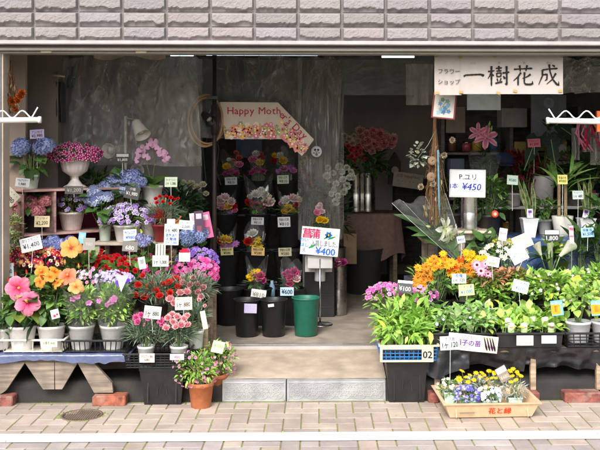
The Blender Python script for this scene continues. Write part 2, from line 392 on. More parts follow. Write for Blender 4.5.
def link(name, data, parent=None, loc=None):
    o = bpy.data.objects.new(name, data); SC.collection.objects.link(o)
    if parent is not None: o.parent = parent
    if loc is not None: o.location = loc
    return o
def tag(o, label=None, cat=None, group=None, kind=None):
    if label: o['label'] = label
    if cat: o['category'] = cat
    if group: o['group'] = group
    if kind: o['kind'] = kind
    return o
def thing(name, label, cat, loc=(0, 0, 0), rz=0, group=None):
    o = link(name, None, None, loc); o.rotation_euler[2] = rz; o.empty_display_size = .05
    return tag(o, label, cat, group)
def struct(o): o['kind'] = 'structure'; return o
def nrm(v): v = np.asarray(v, float); return v / (np.linalg.norm(v) + 1e-9)
def frameX(d, up=(0, 0, 1)):
    x = nrm(d); up = np.asarray(up, float)
    z = up - (up @ x) * x
    if np.linalg.norm(z) < 1e-3: z = np.array([1, 0, 0]) - x[0] * x
    z = nrm(z); y = np.cross(z, x); return np.array([x, y, z]).T
def frameZ(d, tw=0):
    z = nrm(d); a = np.array([1., 0, 0]) if abs(z[0]) < .8 else np.array([0, 0, 1.])
    x = nrm(a - (a @ z) * z); y = np.cross(z, x)
    return np.array([x * cos(tw) + y * sin(tw), -x * sin(tw) + y * cos(tw), z]).T
def rotz(a): return np.array([[cos(a), -sin(a), 0], [sin(a), cos(a), 0], [0, 0, 1.]])
def rotx(a): return np.array([[1., 0, 0], [0, cos(a), -sin(a)], [0, sin(a), cos(a)]])
def roty(a): return np.array([[cos(a), 0, sin(a)], [0, 1., 0], [-sin(a), 0, cos(a)]])
def fnoise(x, y, s=0):
    """cheap smooth value noise"""
    xi, yi = math.floor(x), math.floor(y); fx, fy = x - xi, y - yi
    fx = fx * fx * (3 - 2 * fx); fy = fy * fy * (3 - 2 * fy)
    def h(a, b):
        n = (a * 374761393 + b * 668265263 + s * 1442695041) & 0xffffffff; n = ((n ^ (n >> 13)) * 1274126177) & 0xffffffff
        return ((n ^ (n >> 16)) & 0xffff) / 65535
    return (h(xi, yi) * (1-fx) + h(xi+1, yi) * fx) * (1-fy) + (h(xi, yi+1) * (1-fx) + h(xi+1, yi+1) * fx) * fy
# ================================================================== SETTING
rng = random.Random(11)
# ground: one large sheet, street asphalt, with the paved pavement over it
g = MB(); g.raw([(-300, -300, -.03), (300, -300, -.03), (300, 300, -.03), (-300, 300, -.03)], [(0, 1, 2, 3)], (.06, .06, .06), 'stone')
struct(g.build('ground'))
g = MB(); g.raw([(-9, -3.2, .0028), (9, -3.2, .0028), (9, .012, .0028), (-9, .012, .0028)], [(0, 1, 2, 3)], (.2, .2, .1), 'moss')
struct(g.build('pavement_joints'))
g = MB()
U = .1
ga = radians(0)
for i in range(-42, 42):
    for j in range(-26, 1):
        k = (i - j) % 4
        if k not in (0, 3): continue
        x0, y0 = i * U + .022, j * U - .05
        wx, wy = (2 * U, U) if k == 0 else (U, 2 * U)
        y1 = min(y0 + wy, -.012)
        if y1 - y0 < .02: continue
        gap = .0028 if k == 0 else .0028
        inner = y0 > -.80
        b = rng.uniform(.84, 1.08)
        pinkish = np.array([.435, .355, .300]) if inner or rng.random() < .15 else np.array([.40, .345, .325])
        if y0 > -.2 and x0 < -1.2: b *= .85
        c = tuple(pinkish * b * np.array([1, rng.uniform(.98, 1.02), rng.uniform(.97, 1.03)]))
        gx = .0038
        h = .012 + rng.uniform(-.001, .0012)
        g.box((x0 + wx / 2, (y0 + y1) / 2, h / 2 - .012), (wx - 2 * gx, y1 - y0 - 2 * .0034, h + .012), c, 'paver', bev=.002)
struct(g.build('pavement'))
# painted line
g = MB()
def wl(u, v):
    x = -4.2 + 8.4 * u; e = .003 * (fnoise(x * 25, 3 + v) - .5)
    return (x, -.765 + .145 * v + (e if v in (0, 1) else 0), .0098)
g.grid(wl, 500, 4, (.82, .82, .80), 'road_paint', False)
struct(g.build('painted_line'))
# kerb / gutter strip and slab in front of the shop
g = MB()
KC = (.032, .030, .028)
xs0, xs1 = X(222, .05), X(386, .05)
def kerb(u, v, xa, xb):
    pr = [(.0, -.01), (.012, .04), (.018, .095), (.034, .118), (.07, .127), (.62, .15)]
    q = v * 5; i = min(int(q), 4); f = q - i
    y = pr[i][0] * (1-f) + pr[i+1][0] * f; z = pr[i][1] * (1-f) + pr[i+1][1] * f
    return (xa + (xb - xa) * u, y + .02, z + .003 * fnoise(u * 40, v * 6))
g.grid(lambda u, v: kerb(u, v, -4.5, xs0), 90, 15, KC, 'stone')
g.grid(lambda u, v: kerb(u, v, xs1, 4.5), 90, 15, KC, 'stone')
struct(g.build('kerb_stone'))
g = MB()
g.grid(lambda u, v: (xs0 + (xs1 - xs0) * u, .058 + .56 * v, .128 + .068 * v ** .8 + .004 * fnoise(u * 12, v * 8)), 40, 20, (.40, .325, .25), 'stone')
struct(g.build('entrance_ramp'))
# three cast relief plates on the entrance step
def plate(xa, xb, label):
    b = MB(); wd = xb - xa
    b.raw([(xa, .018, .0), (xb, .018, .0), (xb, .034, .122), (xa, .034, .122), (xa, .06, .128), (xb, .06, .128)],
          [(0, 1, 2, 3), (3, 2, 5, 4)], (.27, .27, .268), 'stone')
    fx = lambda u, z, o=0: (xa + u, .018 + z / .122 * .016 - .003 - o, z)
    def bar(p, q, wv=.005, c=(.345, .345, .34)):
        p, q = np.array(p), np.array(q); d = nrm(q - p); n_ = np.array([-d[1], d[0]]) * wv / 2
        pts = [p + n_, q + n_, q - n_, p - n_]
        F_ = [fx(a[0], a[1]) for a in pts]; Bk = [(v_[0], v_[1] + .004, v_[2]) for v_ in F_]
        b.raw(F_ + Bk, [(3, 2, 1, 0), (0, 1, 5, 4), (1, 2, 6, 5), (2, 3, 7, 6), (3, 0, 4, 7)], c, 'stone')
    for z in (.008, .114): bar((.006, z), (wd - .006, z), .008)
    for x in (.008, wd - .008): bar((x, .008), (x, .114), .008)
    n = max(1, round((wd - .03) / .095)); st = (wd - .03) / n
    for i in range(n):
        cx = .015 + st * (i + .5); cz = .061; r = st / 2
        for k in range(4):
            an = pi / 4 * k; e = .052 if k % 4 != 0 else r
            dx, dz = cos(an) * r, sin(an) * .048
            bar((cx - dx, cz - dz), (cx + dx, cz + dz), .004)
        m = 14
        for R_ in (.046, .024):
            for k in range(m):
                a0, a1 = 2 * pi * k / m, 2 * pi * (k + 1) / m
                bar((cx + R_ * cos(a0), cz + R_ * sin(a0)), (cx + R_ * cos(a1), cz + R_ * sin(a1)), .004)
        for k in range(m):
            a0, a1 = pi * k / m - pi / 2, pi * (k + 1) / m - pi / 2
            x_ = cx + r
            if i < n - 1: bar((x_ + .014 * cos(2 * a0), cz + .03 * sin(2 * a0)), (x_ + .014 * cos(2 * a1), cz + .03 * sin(2 * a1)), .003)
    tag(b.build('relief_plate'), label, 'step plate', 'cast plates along the entrance step')
plate(xs0 + .004, X(286.3, .02) - .003, 'grey relief patterned step plate right of the terracotta pots')
plate(X(286.3, .02) + .003, xs1 - .004, 'grey relief patterned step plate left of the black tub under the blue lined crate')
# floor of the shop and sliding door track
g = MB()
g.grid(lambda u, v: (-2.6 + 5.2 * u, .62 + 4.6 * v, .2), 40, 40, (.30, .255, .21), 'stone', False)
struct(g.build('floor'))
g = MB()
g.box((0, .60, .203), (5.2, .045, .022), (.42, .38, .35), 'painted', bev=.003)
g.box((0, .635, .208), (5.2, .012, .03), (.50, .49, .48), 'steel', bev=.002)
g.box((0, .665, .204), (5.2, .010, .018), (.50, .49, .48), 'steel', bev=.002)
tag(g.build('door_track'), 'thin metal sliding door track across the sill of the shop entrance', 'door track')

# ---- split-face stone tile band above the shop
g = MB()
zb = Z(41.2, 0); pitch = 43.85 * S(0); rowh = 14.55 * S(0)
g.box((0, .06, zb + .6), (9, .06, 1.2), (.21, .19, .185), 'granite')
x00 = X(33.2, 0)
for r in range(0, 9):
    for c in range(-11, 14):
        if r > 4 and (c < -4 or c > 12): pass
        xa, xb = x00 + c * pitch + .0055, x00 + (c + 1) * pitch - .0055
        za, zt = zb + r * rowh + .004, zb + (r + 1) * rowh - .0045
        sd = rng.randint(0, 9999); tone = rng.uniform(.88, 1.08)
        fine = r < 4
        nu, nv = (38, 13) if fine else (8, 4)
        def fn(u, v, xa=xa, xb=xb, za=za, zt=zt, sd=sd):
            jag = .04 + (.12 + .14 * ((sd % 97) / 97)) * fnoise(u * (4 + sd % 4), 1, sd) + .10 * fnoise(u * 17, 2, sd)
            top = .93 - .05 * fnoise(u * 9, 4, sd)
            e = min(u, 1 - u)
            d = .021 + .0035 * fnoise(u * 7, v * 2.5, sd) + .0035 * fnoise(u * 30, v * 10, sd + 1)
            if v < jag: d *= (v / jag) ** 1.4 * .55
            elif v < jag + .09: d *= .55 + .45 * (v - jag) / .09
            if v > top: d *= max(0, (1 - v) / (1 - top)) ** .5
            d *= min(1, e / .02) ** .6 if e < .02 else 1
            return (xa + (xb - xa) * u, .03 - .004 - d, za + (zt - za) * v)
        base = np.array([.272, .247, .245]) * tone * np.array([rng.uniform(.97, 1.03), 1, rng.uniform(.97, 1.02)])
        g.grid(fn, nu, nv, tuple(base), 'granite', False, None)
tag(g.build('stone_facade'), 'pinkish grey split face stone tile band above the shop front', 'wall')
# flashing, groove and beige shutter channel under the tiles
g = MB()
z1 = lambda py: Z(py, -.01)
g.box((0, .015, (z1(41) + z1(45)) / 2), (9, .07, z1(41) - z1(45)), (.40, .36, .36), 'painted', bev=.004)
g.box((0, .06, (z1(45) + z1(47.6)) / 2), (9, .06, z1(45) - z1(47.6) - .002), (.10, .09, .09), 'painted')
g.box((0, .05, (z1(47.6) + z1(50.5)) / 2), (9, .06, z1(47.6) - z1(50.5)), (.33, .29, .25), 'painted', bev=.004)
g.box((0, .075, (z1(50.5) + z1(53)) / 2), (9, .05, z1(50.5) - z1(53) - .001), (.27, .245, .21), 'painted', bev=.003)
g.box((0, .12, (z1(45) + z1(53)) / 2 ), (9, .04, z1(45) - z1(53)), (.25, .23, .2), 'painted')
g.box((0, .16, (z1(45) + z1(51)) / 2 ), (9, .025, z1(45) - z1(51.5)), (.12, .11, .1), 'painted')
o = g.build('shutter_channel'); tag(o, 'beige metal shutter channel running along the head of the shop opening', 'shutter channel')
HEAD = z1(53)
for px, w_ in ((46, 11), (141, 11)):
    b = MB(); b.box((X(px, .045), .0475, z1(50.9)), (w_ * S(0), .006, .018), (.62, .55, .42), 'painted', bev=.002)
    tag(b.build('name_plate'), 'small pale metal tab on the shutter channel, ' + ('over the dried flowers' if px < 100 else 'over the plastic curtain'), 'metal tab', 'tabs on the shutter channel')
# left jamb
g = MB()
xj = X(3.5, .1)
g.box((xj - .05, .11, 1.08), (.1, .14, 2.16), (.28, .29, .32), 'painted', bev=.006)
g.box((xj - .025, .035, 1.08), (.03, .02, 2.1), (.33, .34, .37), 'steel', bev=.003)
g.box((xj + .006, .12, 1.08), (.010, .12, 2.1), (.45, .38, .30), 'painted')
tag(g.build('door_jamb'), 'grey metal shutter guide post at the left edge of the shop front', 'door jamb')
# inner walls and ceiling
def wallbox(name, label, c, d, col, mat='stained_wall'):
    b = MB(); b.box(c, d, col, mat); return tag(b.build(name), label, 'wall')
xr = X(25, .5)
wallbox('side_wall', 'narrow beige wall behind the hanging dried flowers at the left', ((X(-30, .66) + X(25.5, .66)) / 2, .68, 1.3), (X(25.5, .66) - X(-30, .66), .04, 2.6), (.34, .265, .215))
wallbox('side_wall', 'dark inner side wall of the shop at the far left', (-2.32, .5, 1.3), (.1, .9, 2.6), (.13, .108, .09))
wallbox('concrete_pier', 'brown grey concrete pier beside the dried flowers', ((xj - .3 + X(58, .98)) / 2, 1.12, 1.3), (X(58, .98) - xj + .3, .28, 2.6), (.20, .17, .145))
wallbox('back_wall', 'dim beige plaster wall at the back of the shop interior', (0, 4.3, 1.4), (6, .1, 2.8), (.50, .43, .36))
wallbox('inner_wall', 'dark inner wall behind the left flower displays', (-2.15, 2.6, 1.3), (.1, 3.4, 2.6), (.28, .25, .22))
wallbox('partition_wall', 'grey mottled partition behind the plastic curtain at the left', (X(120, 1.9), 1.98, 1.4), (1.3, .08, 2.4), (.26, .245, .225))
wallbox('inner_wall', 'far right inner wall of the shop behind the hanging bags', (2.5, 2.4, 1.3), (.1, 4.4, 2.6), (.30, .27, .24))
g = MB(); g.box((0, 2.35, 2.52), (6, 4.3, .06), (.45, .43, .41), 'stained_wall'); tag(g.build('shop_ceiling'), 'dim white ceiling inside the shop', 'ceiling')
g = MB(); g.box((0, .22, 2.5), (9, .06, .5), (.2, .2, .2), 'painted'); g.box((0, .6, 3.2), (9, .9, .9), (.3, .3, .3), 'plain'); tag(g.build('shop_lintel'), 'dark beam above the shop opening behind the shutter channel', 'beam')
# fluorescent fixtures
def fixture(px, py, Y, L_, label):
    t = thing('ceiling_lamp', label, 'lamp', (X(px, Y), Y, 0), 0, 'fluorescent ceiling lamps')
    z = Z(py, Y)
    b = MB(); b.box((0, 0, z + .045), (L_ + .06, .12, .04), (.7, .7, .7), 'painted', bev=.006)
    b.box((0, 0, z + .2), (.02, .02, .28), (.5, .5, .5), 'painted'); b.build('housing', t)
    b = MB(); b.tube([(-L_/2, 0, z), (L_/2, 0, z)], .015, '#ffffff', 'tube_light', 12); b.build('light_tube', t)
fixture(262, 54, 2.3, .95, 'lit bluish fluorescent tube behind the plastic above the festival poster')
fixture(398, 56, 2.9, .3, 'lit bluish fluorescent tube near the ceiling left of the paper shop sign')
fixture(182, 54.5, 1.7, .18, 'short lit fluorescent tube left of the dark metal pole')
# manhole
g = MB(); c0 = at(82, 414.3, -.27)
R_ = .118
def mh(u, v):
    r = R_ * v; a = 2 * pi * u; return (c0[0] + r * cos(a), -.27 + r * sin(a), .008)
g.lathe([(R_ - .012, .002), (R_ - .012, .0085), (R_, .0085), (R_, 0)], (c0[0], -.27, .002), (.16, .11, .085), 'clay', 48)
g.lathe([(0, .0045), (R_ - .012, .0045)], (c0[0], -.27, .002), (.07, .055, .048), 'clay', 48)
for i in range(-8, 9):
    for j in range(-8, 9):
        x, y = i * .0125, j * .0125
        if x * x + y * y < (R_ - .02) ** 2:
            g.box((c0[0] + x, -.27 + y, .0082), (.0085, .0045, .004), (.19, .14, .11), 'clay', rotz(pi/4 if (i + j) % 2 else -pi/4))
tag(g.build('manhole_cover'), 'small round rusty brown manhole cover in the paving near the bench', 'manhole cover')
g = MB()
for i in range(130):
    a = rng.uniform(0, 2 * pi); 
    if not (-.9 < a - pi < .6 or a < .55 or a > 5.9): 
        if rng.random() < .6: continue
    r = R_ + rng.uniform(.002, .022) * (1.6 if a < 1 else 1)
    p = np.array([c0[0] + r * cos(a), -.27 + r * sin(a), .004]); d = (rng.uniform(-.4, .4), rng.uniform(-.4, .4), 1)
    q = p + nrm(d) * rng.uniform(.004, .010); s_ = np.array([.003, .001, 0])
    g.raw([p - s_, p + s_, q + s_ * .5, q - s_ * .5], [(0, 1, 2, 3)], (.22, .33, .04), 'leaf')
for i in range(260):       # weeds in the joints by the kerb
    x = rng.uniform(-1.9, 1.9)
    p = np.array([x, rng.uniform(-.03, .008), -.002]); q = p + np.array([rng.uniform(-.006, .006), rng.uniform(-.005, .005), rng.uniform(.003, .012)]); s_ = np.array([.0022, 0, 0])
    g.raw([p - s_, p + s_, q + s_ * .4, q - s_ * .4], [(0, 1, 2, 3)], (.18, .27, .05), 'leaf')
tag(g.build('moss'), 'green moss tufts around the manhole cover and along the kerb', 'moss', kind='stuff')
# ================================================================== TEMPLATES
def T_leaf(L=1, W=.45, fold=.25, droop=.35, segs=4, c='#4f7a35', c2=None, edge=None, shape=1.0, tip=.0):
    b = MB(); V = []; Fc = []; C = []
    c = lin(c); c2 = lin(c2) if c2 else tuple(q * 1.12 for q in c)
    for i in range(segs + 1):
        t = i / segs; wv = W / 2 * (sin(pi * min(1, t ** shape)) ** .8 if 0 < t < 1 else (.12 if t == 0 else .03))
        x = L * t; z = -droop * L * t * t
        V += [(x, -wv, z + fold * wv), (x, 0, z), (x, wv, z + fold * wv)]
    for i in range(segs):
        a = i * 3
        Fc += [(a, a+3, a+4, a+1), (a+1, a+4, a+5, a+2)]; C += [c, c2]
        if edge:
            pass
    b.raw(V, Fc, C, 'leaf', True)
    if edge:   # pale margins
        V2 = []; F2 = []
        for s_ in (-1, 1):
            o_ = len(V2)
            for i in range(segs + 1):
                v = V[i*3 + (0 if s_ < 0 else 2)]; m = V[i*3+1]
                V2 += [(v[0], v[1], v[2] + .004), (v[0], v[1] * .68 , v[2] * .68 + m[2] * .32 + .006)]
            F2 += [(o_+2*i, o_+2*i+2, o_+2*i+3, o_+2*i+1) for i in range(segs)]
        b.raw(V2, F2, edge, 'leaf', True)
    return b.bake()
def T_lobed(c, edge=None, n=5):
    """ivy / geranium like lobed leaf"""
    V = [(0, 0, 0)]; c = lin(c); m = n * 4
    for k in range(m + 1):
        a = -2.6 + 5.2 * k / m; r = .55 + .35 * abs(cos(n * 1.0 * (a) / 2)) * (1 if abs(a) < 1.8 else .7)
        V.append((.35 + r * cos(a) * .7, r * sin(a) * .62, .08 * cos(3 * a)))
    V[0] = (.3, 0, -.03)
    Fc = [(0, i, i + 1) for i in range(1, m + 1)]
    C = [lin(edge) if (edge and i % 4 in (0, 3)) else c for i in range(m)]
    return MB().raw(V, Fc, C, 'leaf', True).bake()
def T_monstera(c):
    V = [(0, 0, 0)]; c = lin(c); m = 44
    for k in range(m + 1):
        a = -2.75 + 5.5 * k / m; r = .62 * (1 - .12 * abs(a) / 2.7); 
        if k % 6 in (4, 5) and .35 < abs(a) < 2.3: r *= .45
        V.append((.42 + r * cos(a), r * sin(a) * .85, .05 * cos(2 * a) - .18 * (cos(a) * r) ** 2))
    V[0] = (.35, 0, 0)
    return MB().raw(V, [(0, i, i + 1) for i in range(1, m + 1)], c, 'leaf', True).bake()
def petal(b, L, W, c0, c1, ang, cup=.25, tipz=0, segs=3, ruff=0, base=.06, sh=.9, notch=0, z0=0, ci=None, rr=None):
    """one petal along angle ang; colours from c0 (centre) to c1 (rim)"""
    V = []; c0, c1 = np.array(lin(c0)), np.array(lin(c1)); R = rotz(ang); rr = rr or random.Random(int(ang * 100))
    for i in range(segs + 1):
        t = i / segs; wv = W / 2 * (sin(pi * (t * .86 + .04) ** sh) ** .7); x = base + (L - base) * t
        z = z0 + cup * L * t - tipz * L * t * t
        for k in (-1, -.5, 0, .5, 1):
            xx = x - (notch * L if (k == 0 and i == segs) else 0) + (-.12 * L * abs(k) ** 2 if i == segs else 0)
            V.append(R @ np.array([xx, wv * k, z + .06 * L * abs(k) + (ruff * rr.uniform(-1, 1) * t if ruff else 0)]))
    Fc = []; C = []
    for i in range(segs):
        for k in range(4):
            Fc.append((i*5+k, (i+1)*5+k, (i+1)*5+k+1, i*5+k+1)); t = (i + .5) / segs
            q = c0 * (1 - t) + c1 * t
            if ci is not None and k in (1, 2) and i > 0: q = q * .4 + np.array(lin(ci)) * .6
            C.append(tuple(q))
    b.raw(V, Fc, C, 'petal', True)
def T_open(n=5, c0='#ffffff', c1='#ff88aa', W=None, cup=.3, tipz=.3, eye=None, eye_r=.12, ruff=0, segs=2, notch=.06, ci=None, sh=.9):
    b = MB(); W = W or 2.3 * sin(pi / n) * .75
    for k in range(n): petal(b, 1, W, c0, c1, 2 * pi * k / n, cup, tipz, segs, ruff, notch=notch, z0=.002 * k, ci=ci, sh=sh)
    if eye: b.lathe([(0, eye_r), (eye_r * .7, eye_r * .8), (eye_r, 0)], (0, 0, .02), eye, 'petal', 7)
    return b.bake()
def T_daisy(n=13, c='#f4c020', c_in=None, eye='#7a5a10', layers=1, W=.34, cup=.12, er=.2):
    b = MB(); c_in = c_in or c
    for l in range(layers):
        for k in range(n):
            petal(b, 1 - .22 * l, W, c_in, c, 2 * pi * (k + .5 * l) / n + .05 * ((k * 7) % 5 - 2), cup + .18 * l, .12, 2, z0=.03 * l, sh=.8)
    b.lathe([(0, .12), (er * .6, .11), (er, 0)], (0, 0, .05), eye, 'petal', 9)
    return b.bake()
def T_carn(c, c2=None, seed=1, layers=4):
    r = random.Random(seed); b = MB(); c = np.array(lin(c)); c2 = np.array(lin(c2)) if c2 else np.clip(c * 1.25 + .02, 0, 1)
    for l in range(layers):
        f = l / (layers - 1); R0 = 1 - .72 * f; H = .25 + .72 * f; m = 22 - 3 * l; V = []; Fc = []; C = []
        for k in range(m):
            a = 2 * pi * k / m + l; q = R0 * r.uniform(.82, 1.08) * (1.06 if k % 2 else .9)
            V += [(.12 * cos(a) * (1 + f), .12 * sin(a) * (1 + f), .02 + .2 * f), (q * .75 * cos(a), q * .75 * sin(a), H * .62 + .05 * r.uniform(-1, 1)), (q * cos(a), q * sin(a), H + (.14 if k % 2 else -.08) * (1.1 - f) + .06 * r.uniform(-1, 1))]
        for k in range(m):
            j = (k + 1) % m
            Fc += [(3*k, 3*j, 3*j+1, 3*k+1), (3*k+1, 3*j+1, 3*j+2, 3*k+2)]; v = r.uniform(.8, 1.1); C += [tuple(np.clip(c * .8 * v, 0, 1)), tuple(np.clip(c2 * v, 0, 1))]
        b.raw(V, Fc, C, 'petal', False)
    b.lathe([(0, -.5), (.16, -.45), (.2, 0), (.12, .1)], (0, 0, 0), '#5c7a45', 'stem', 7)
    return b.bake()
def T_hibiscus(c0, c1, throat, seed=3):
    b = MB(); r = random.Random(seed)
    for k in range(5):
        V = []; Fc = []; C = []; ang = 2 * pi * k / 5; R = rotz(ang); nu, nv = 7, 7
        for j in range(nv + 1):
            t = j / nv
            for i in range(nu + 1):
                s_ = i / nu * 2 - 1; wv = .52 * sin(pi * (t * .72 + .06)) ** .8
                L_ = 1 - .13 * s_ * s_ * t + .03 * r.uniform(-1, 1) * t
                V.append(R @ np.array([.05 + L_ * t, wv * s_ + .12 * t, (.34 + .12 * sin(k * 2.7)) * t - (.42 + .16 * sin(k * 4.1)) * t ** 3 + .07 * sin(8 * s_ + k * 2) * t * t + .045 * r.uniform(-1, 1) * t + .05 * s_ * t]))
        for j in range(nv):
            for i in range(nu):
                t = (j + .5) / nv; a = np.array(lin(throat)); b0 = np.array(lin(c0)); b1 = np.array(lin(c1))
                q = a * (1 - t / .26) + b0 * (t / .26) if t < .26 else b0 * (1 - (t - .26) / .74) + b1 * ((t - .26) / .74)
                q = q * (1 - .10 * (i % 2)) * (1 - .12 * abs(i - 3) / 3 * (1 - t)); C.append(tuple(np.clip(q, 0, 1))); Fc.append((j*(nu+1)+i, j*(nu+1)+i+1, (j+1)*(nu+1)+i+1, (j+1)*(nu+1)+i))
        b.raw(V, Fc, C, 'petal', True)
    b.tube([(0, 0, 0), (.06, .02, .45), (.14, .04, .8)], [.045, .035, .03], '#f2d9a0', 'petal', 6)
    for k in range(26):
        t = .45 + .5 * k / 26; p = np.array([.14 * t, .04 * t, .8 * t]); a = k * 2.4
        b.box(p + np.array([cos(a), sin(a), .15]) * .075, (.035, .035, .035), '#f5cf55', 'petal')
    return b.bake()
def T_hyd(c, c2, n=70, seed=1, lace=False, fl=.15):
    """hydrangea head of many four-petalled florets, unit radius dome"""
    r = random.Random(seed); b = MB(); c = np.array(lin(c)); c2 = np.array(lin(c2))
    for k in range(n):
        z = 1 - (k + .5) / n * 1.25; a = k * 2.39996; q = math.sqrt(max(0, 1 - z * z))
        d = np.array([q * cos(a), q * sin(a), z * .8]) * r.uniform(.92, 1.06)
        R = frameZ(d + np.array([r.uniform(-.3, .3), r.uniform(-.3, .3), r.uniform(-.1, .3)]), r.uniform(0, 3))
        f = r.random(); col = np.clip((c * (1 - f) + c2 * f) * r.uniform(.85, 1.12), 0, 1)
        if lace and z > .72:
            b.box(d, (.05, .05, .05), tuple(col * .6), 'petal'); continue
        for p in range(4):
            A = R @ rotz(p * pi / 2); s_ = fl * r.uniform(.9, 1.15)
            P = [(0, 0, 0), (s_ * .75, -s_ * .6, .02), (s_ * 1.25, 0, .035), (s_ * .75, s_ * .6, .02)]
            cc = col * (.92 + .1 * (p % 2))
            b.raw(np.array(P) @ A.T + d, [(0, 1, 2, 3)], tuple(np.clip(cc, 0, 1)), 'petal')
        b.raw(np.array([(-.02, -.02, .02), (.02, -.02, .02), (.02, .02, .02), (-.02, .02, .02)]) @ R.T + d, [(0, 1, 2, 3)], tuple(np.clip(col * .6 + .25, 0, 1)), 'petal')
    b.lathe([(0, -.25), (.5, -.15), (.85, .1), (.8, .5), (.4, .72), (0, .76)], (0, 0, 0), tuple(np.clip(c * .45, 0, 1)), 'petal', 12)
    return b.bake()
def T_lily(c0, c1, mid=None):
    b = MB()
    for k in range(6): petal(b, 1.1 if k % 2 else 1.0, .40 if k % 2 else .5, c0, c1, pi * k / 3, .75, .7, 6, .02, sh=.95, z0=.004 * (k % 2), ci=mid)
    for k in range(6):
        a = pi * k / 3 + .3; b.tube([(0, 0, .02), (.15 * cos(a), .15 * sin(a), .3), (.3 * cos(a), .3 * sin(a), .55)], .012, '#b9c780', 'petal', 4)
        b.box((.3 * cos(a), .3 * sin(a), .57), (.09, .03, .03), '#8a4a18', 'petal', rotz(a + 1.2))
    return b.bake()
def T_orchid(c, c2):
    b = MB()
    for k, (a, L_, W_) in enumerate([(pi/2, .95, .55), (pi/2 + 2.2, .9, .5), (pi/2 - 2.2, .9, .5)]): petal(b, L_, W_, c2, c, a, .1, .15, 3)
    for a in (.15, pi - .15): petal(b, 1.05, 1.0, c2, c, a, .12, .1, 4, z0=.05, sh=.8)
    petal(b, .5, .35, '#c04a90', '#a03078', -pi/2, .7, .2, 3, z0=.08)
    return b.bake()
def T_ball(c, r=1): return MB().lathe([(0, -r), (r * .7, -r * .7), (r, 0), (r * .7, r * .7), (0, r)], (0, 0, 0), c, 'petal', 8).bake()
def T_bud(c, g_='#6f8a4a'): return MB().lathe([(0, -.3), (.28, 0), (.3, .3), (.2, .9), (0, 1.35)], (0, 0, 0), c, 'petal', 8).lathe([(0, -.35), (.3, -.05), (.32, .3)], (0, 0, 0), g_, 'leaf', 8).bake()

GREEN = [(.07, .15, .035), (.10, .20, .05), (.05, .11, .03)]
LIME = [(.30, .46, .09), (.38, .54, .13), (.23, .39, .08)]
MID = [(.14, .27, .06), (.20, .35, .09), (.10, .20, .05)]
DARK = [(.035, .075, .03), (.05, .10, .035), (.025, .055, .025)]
GREY = [(.16, .24, .16), (.22, .30, .21), (.12, .19, .12)]
def tl(cols, **k): return [T_leaf(c=c, **k) for c in cols]
LF = dict(
  green=tl(GREEN, segs=3), mid=tl(MID, segs=3), dark=tl(DARK, segs=3), lime=tl(LIME, segs=3, W=.5),
  broad=tl(GREEN, W=.72, segs=5, shape=.85), broadmid=tl(MID, W=.72, segs=5, shape=.85), broadlime=tl(LIME, W=.8, segs=4, shape=.85), broaddark=tl(DARK, W=.6, segs=5, shape=.85),
  grass=tl(GREY, W=.09, segs=3, fold=.1, droop=.5), fine=tl(MID, W=.14, segs=2, droop=.2), silver=tl([(.38, .42, .38), (.45, .48, .44), (.3, .34, .3)], W=.3, segs=3),
  strapdark=tl(DARK, W=.16, segs=5, droop=.55), strap=tl(MID, W=.17, segs=6, droop=.7), strapgreen=tl(GREEN, W=.22, segs=5, droop=.5),
  seed=tl([(.24, .44, .07), (.32, .53, .11), (.17, .33, .06)], W=.42, segs=3, droop=.5),
  red=tl([(.25, .02, .04), (.35, .04, .07), (.14, .015, .03)], segs=3), peach=tl([(.62, .30, .17), (.66, .38, .24), (.3, .34, .1), (.5, .2, .12)], segs=3, W=.6),
  ivy=[T_lobed((.16, .24, .07), '#dcdcae'), T_lobed((.2, .28, .09), '#e4e2bd'), T_lobed((.13, .2, .06), '#d0d4a0')],
  ger=[T_lobed(c) for c in MID], eggplant=tl([(.20, .37, .10), (.26, .44, .14), (.30, .40, .20)], W=.6, segs=4, droop=.4),
  citrus=tl([(.22, .40, .08), (.30, .48, .11), (.16, .30, .06)], W=.5, segs=4, droop=.3),
  finelime=tl([(.30, .42, .14), (.38, .48, .18), (.26, .36, .16)], W=.16, segs=2, droop=.2), eu=tl([(.30, .34, .27), (.38, .41, .34)], W=.85, segs=4, shape=.8),
  dry=tl([(.20, .12, .05), (.28, .17, .08), (.14, .09, .045), (.3, .22, .12)], W=.25, segs=3, droop=.3),
)
for _k, _f in (('lime', 1.25), ('broadlime', 1.25), ('seed', 1.2), ('citrus', 1.25), ('eggplant', 1.25), ('mid', 1.12), ('broadmid', 1.15), ('green', 1.12), ('finelime', 1.2), ('fine', 1.15)):
    for _t in LF[_k]: _t.C[0] = np.clip(_t.C[0] * _f, 0, .8)
def ptub(b, rt, rb, h, c, mat='plastic', rim=.01, wall=.003, seg=28, soil=True, flute=0, nfl=20):
    """round pot body from z=0 to h; rt, rb outer radii"""
    pr = [(0, 0), (rb * .96, 0), (rb, .003)]
    if rim: pr += [(rt * .97 - .002, h - rim * 1.6), (rt * .985, h - rim * 1.55), (rt, h - rim * .9), (rt + .001, h - .002), (rt - .001, h)]
    else: pr += [(rt, h - .002), (rt - .001, h)]
    pr += [(rt - wall, h - .001), (rt - wall - .001, h - .006), (rt * .9 - wall, h * .82)]
    b.lathe(pr, (0, 0, 0), c, mat, seg, flute=flute, nfl=nfl)
    if soil: b.lathe([(0, h * .86), (rt * .9, h * .84), (rt * .93, h * .82)], (0, 0, 0), (.07, .05, .035), 'soil', seg)
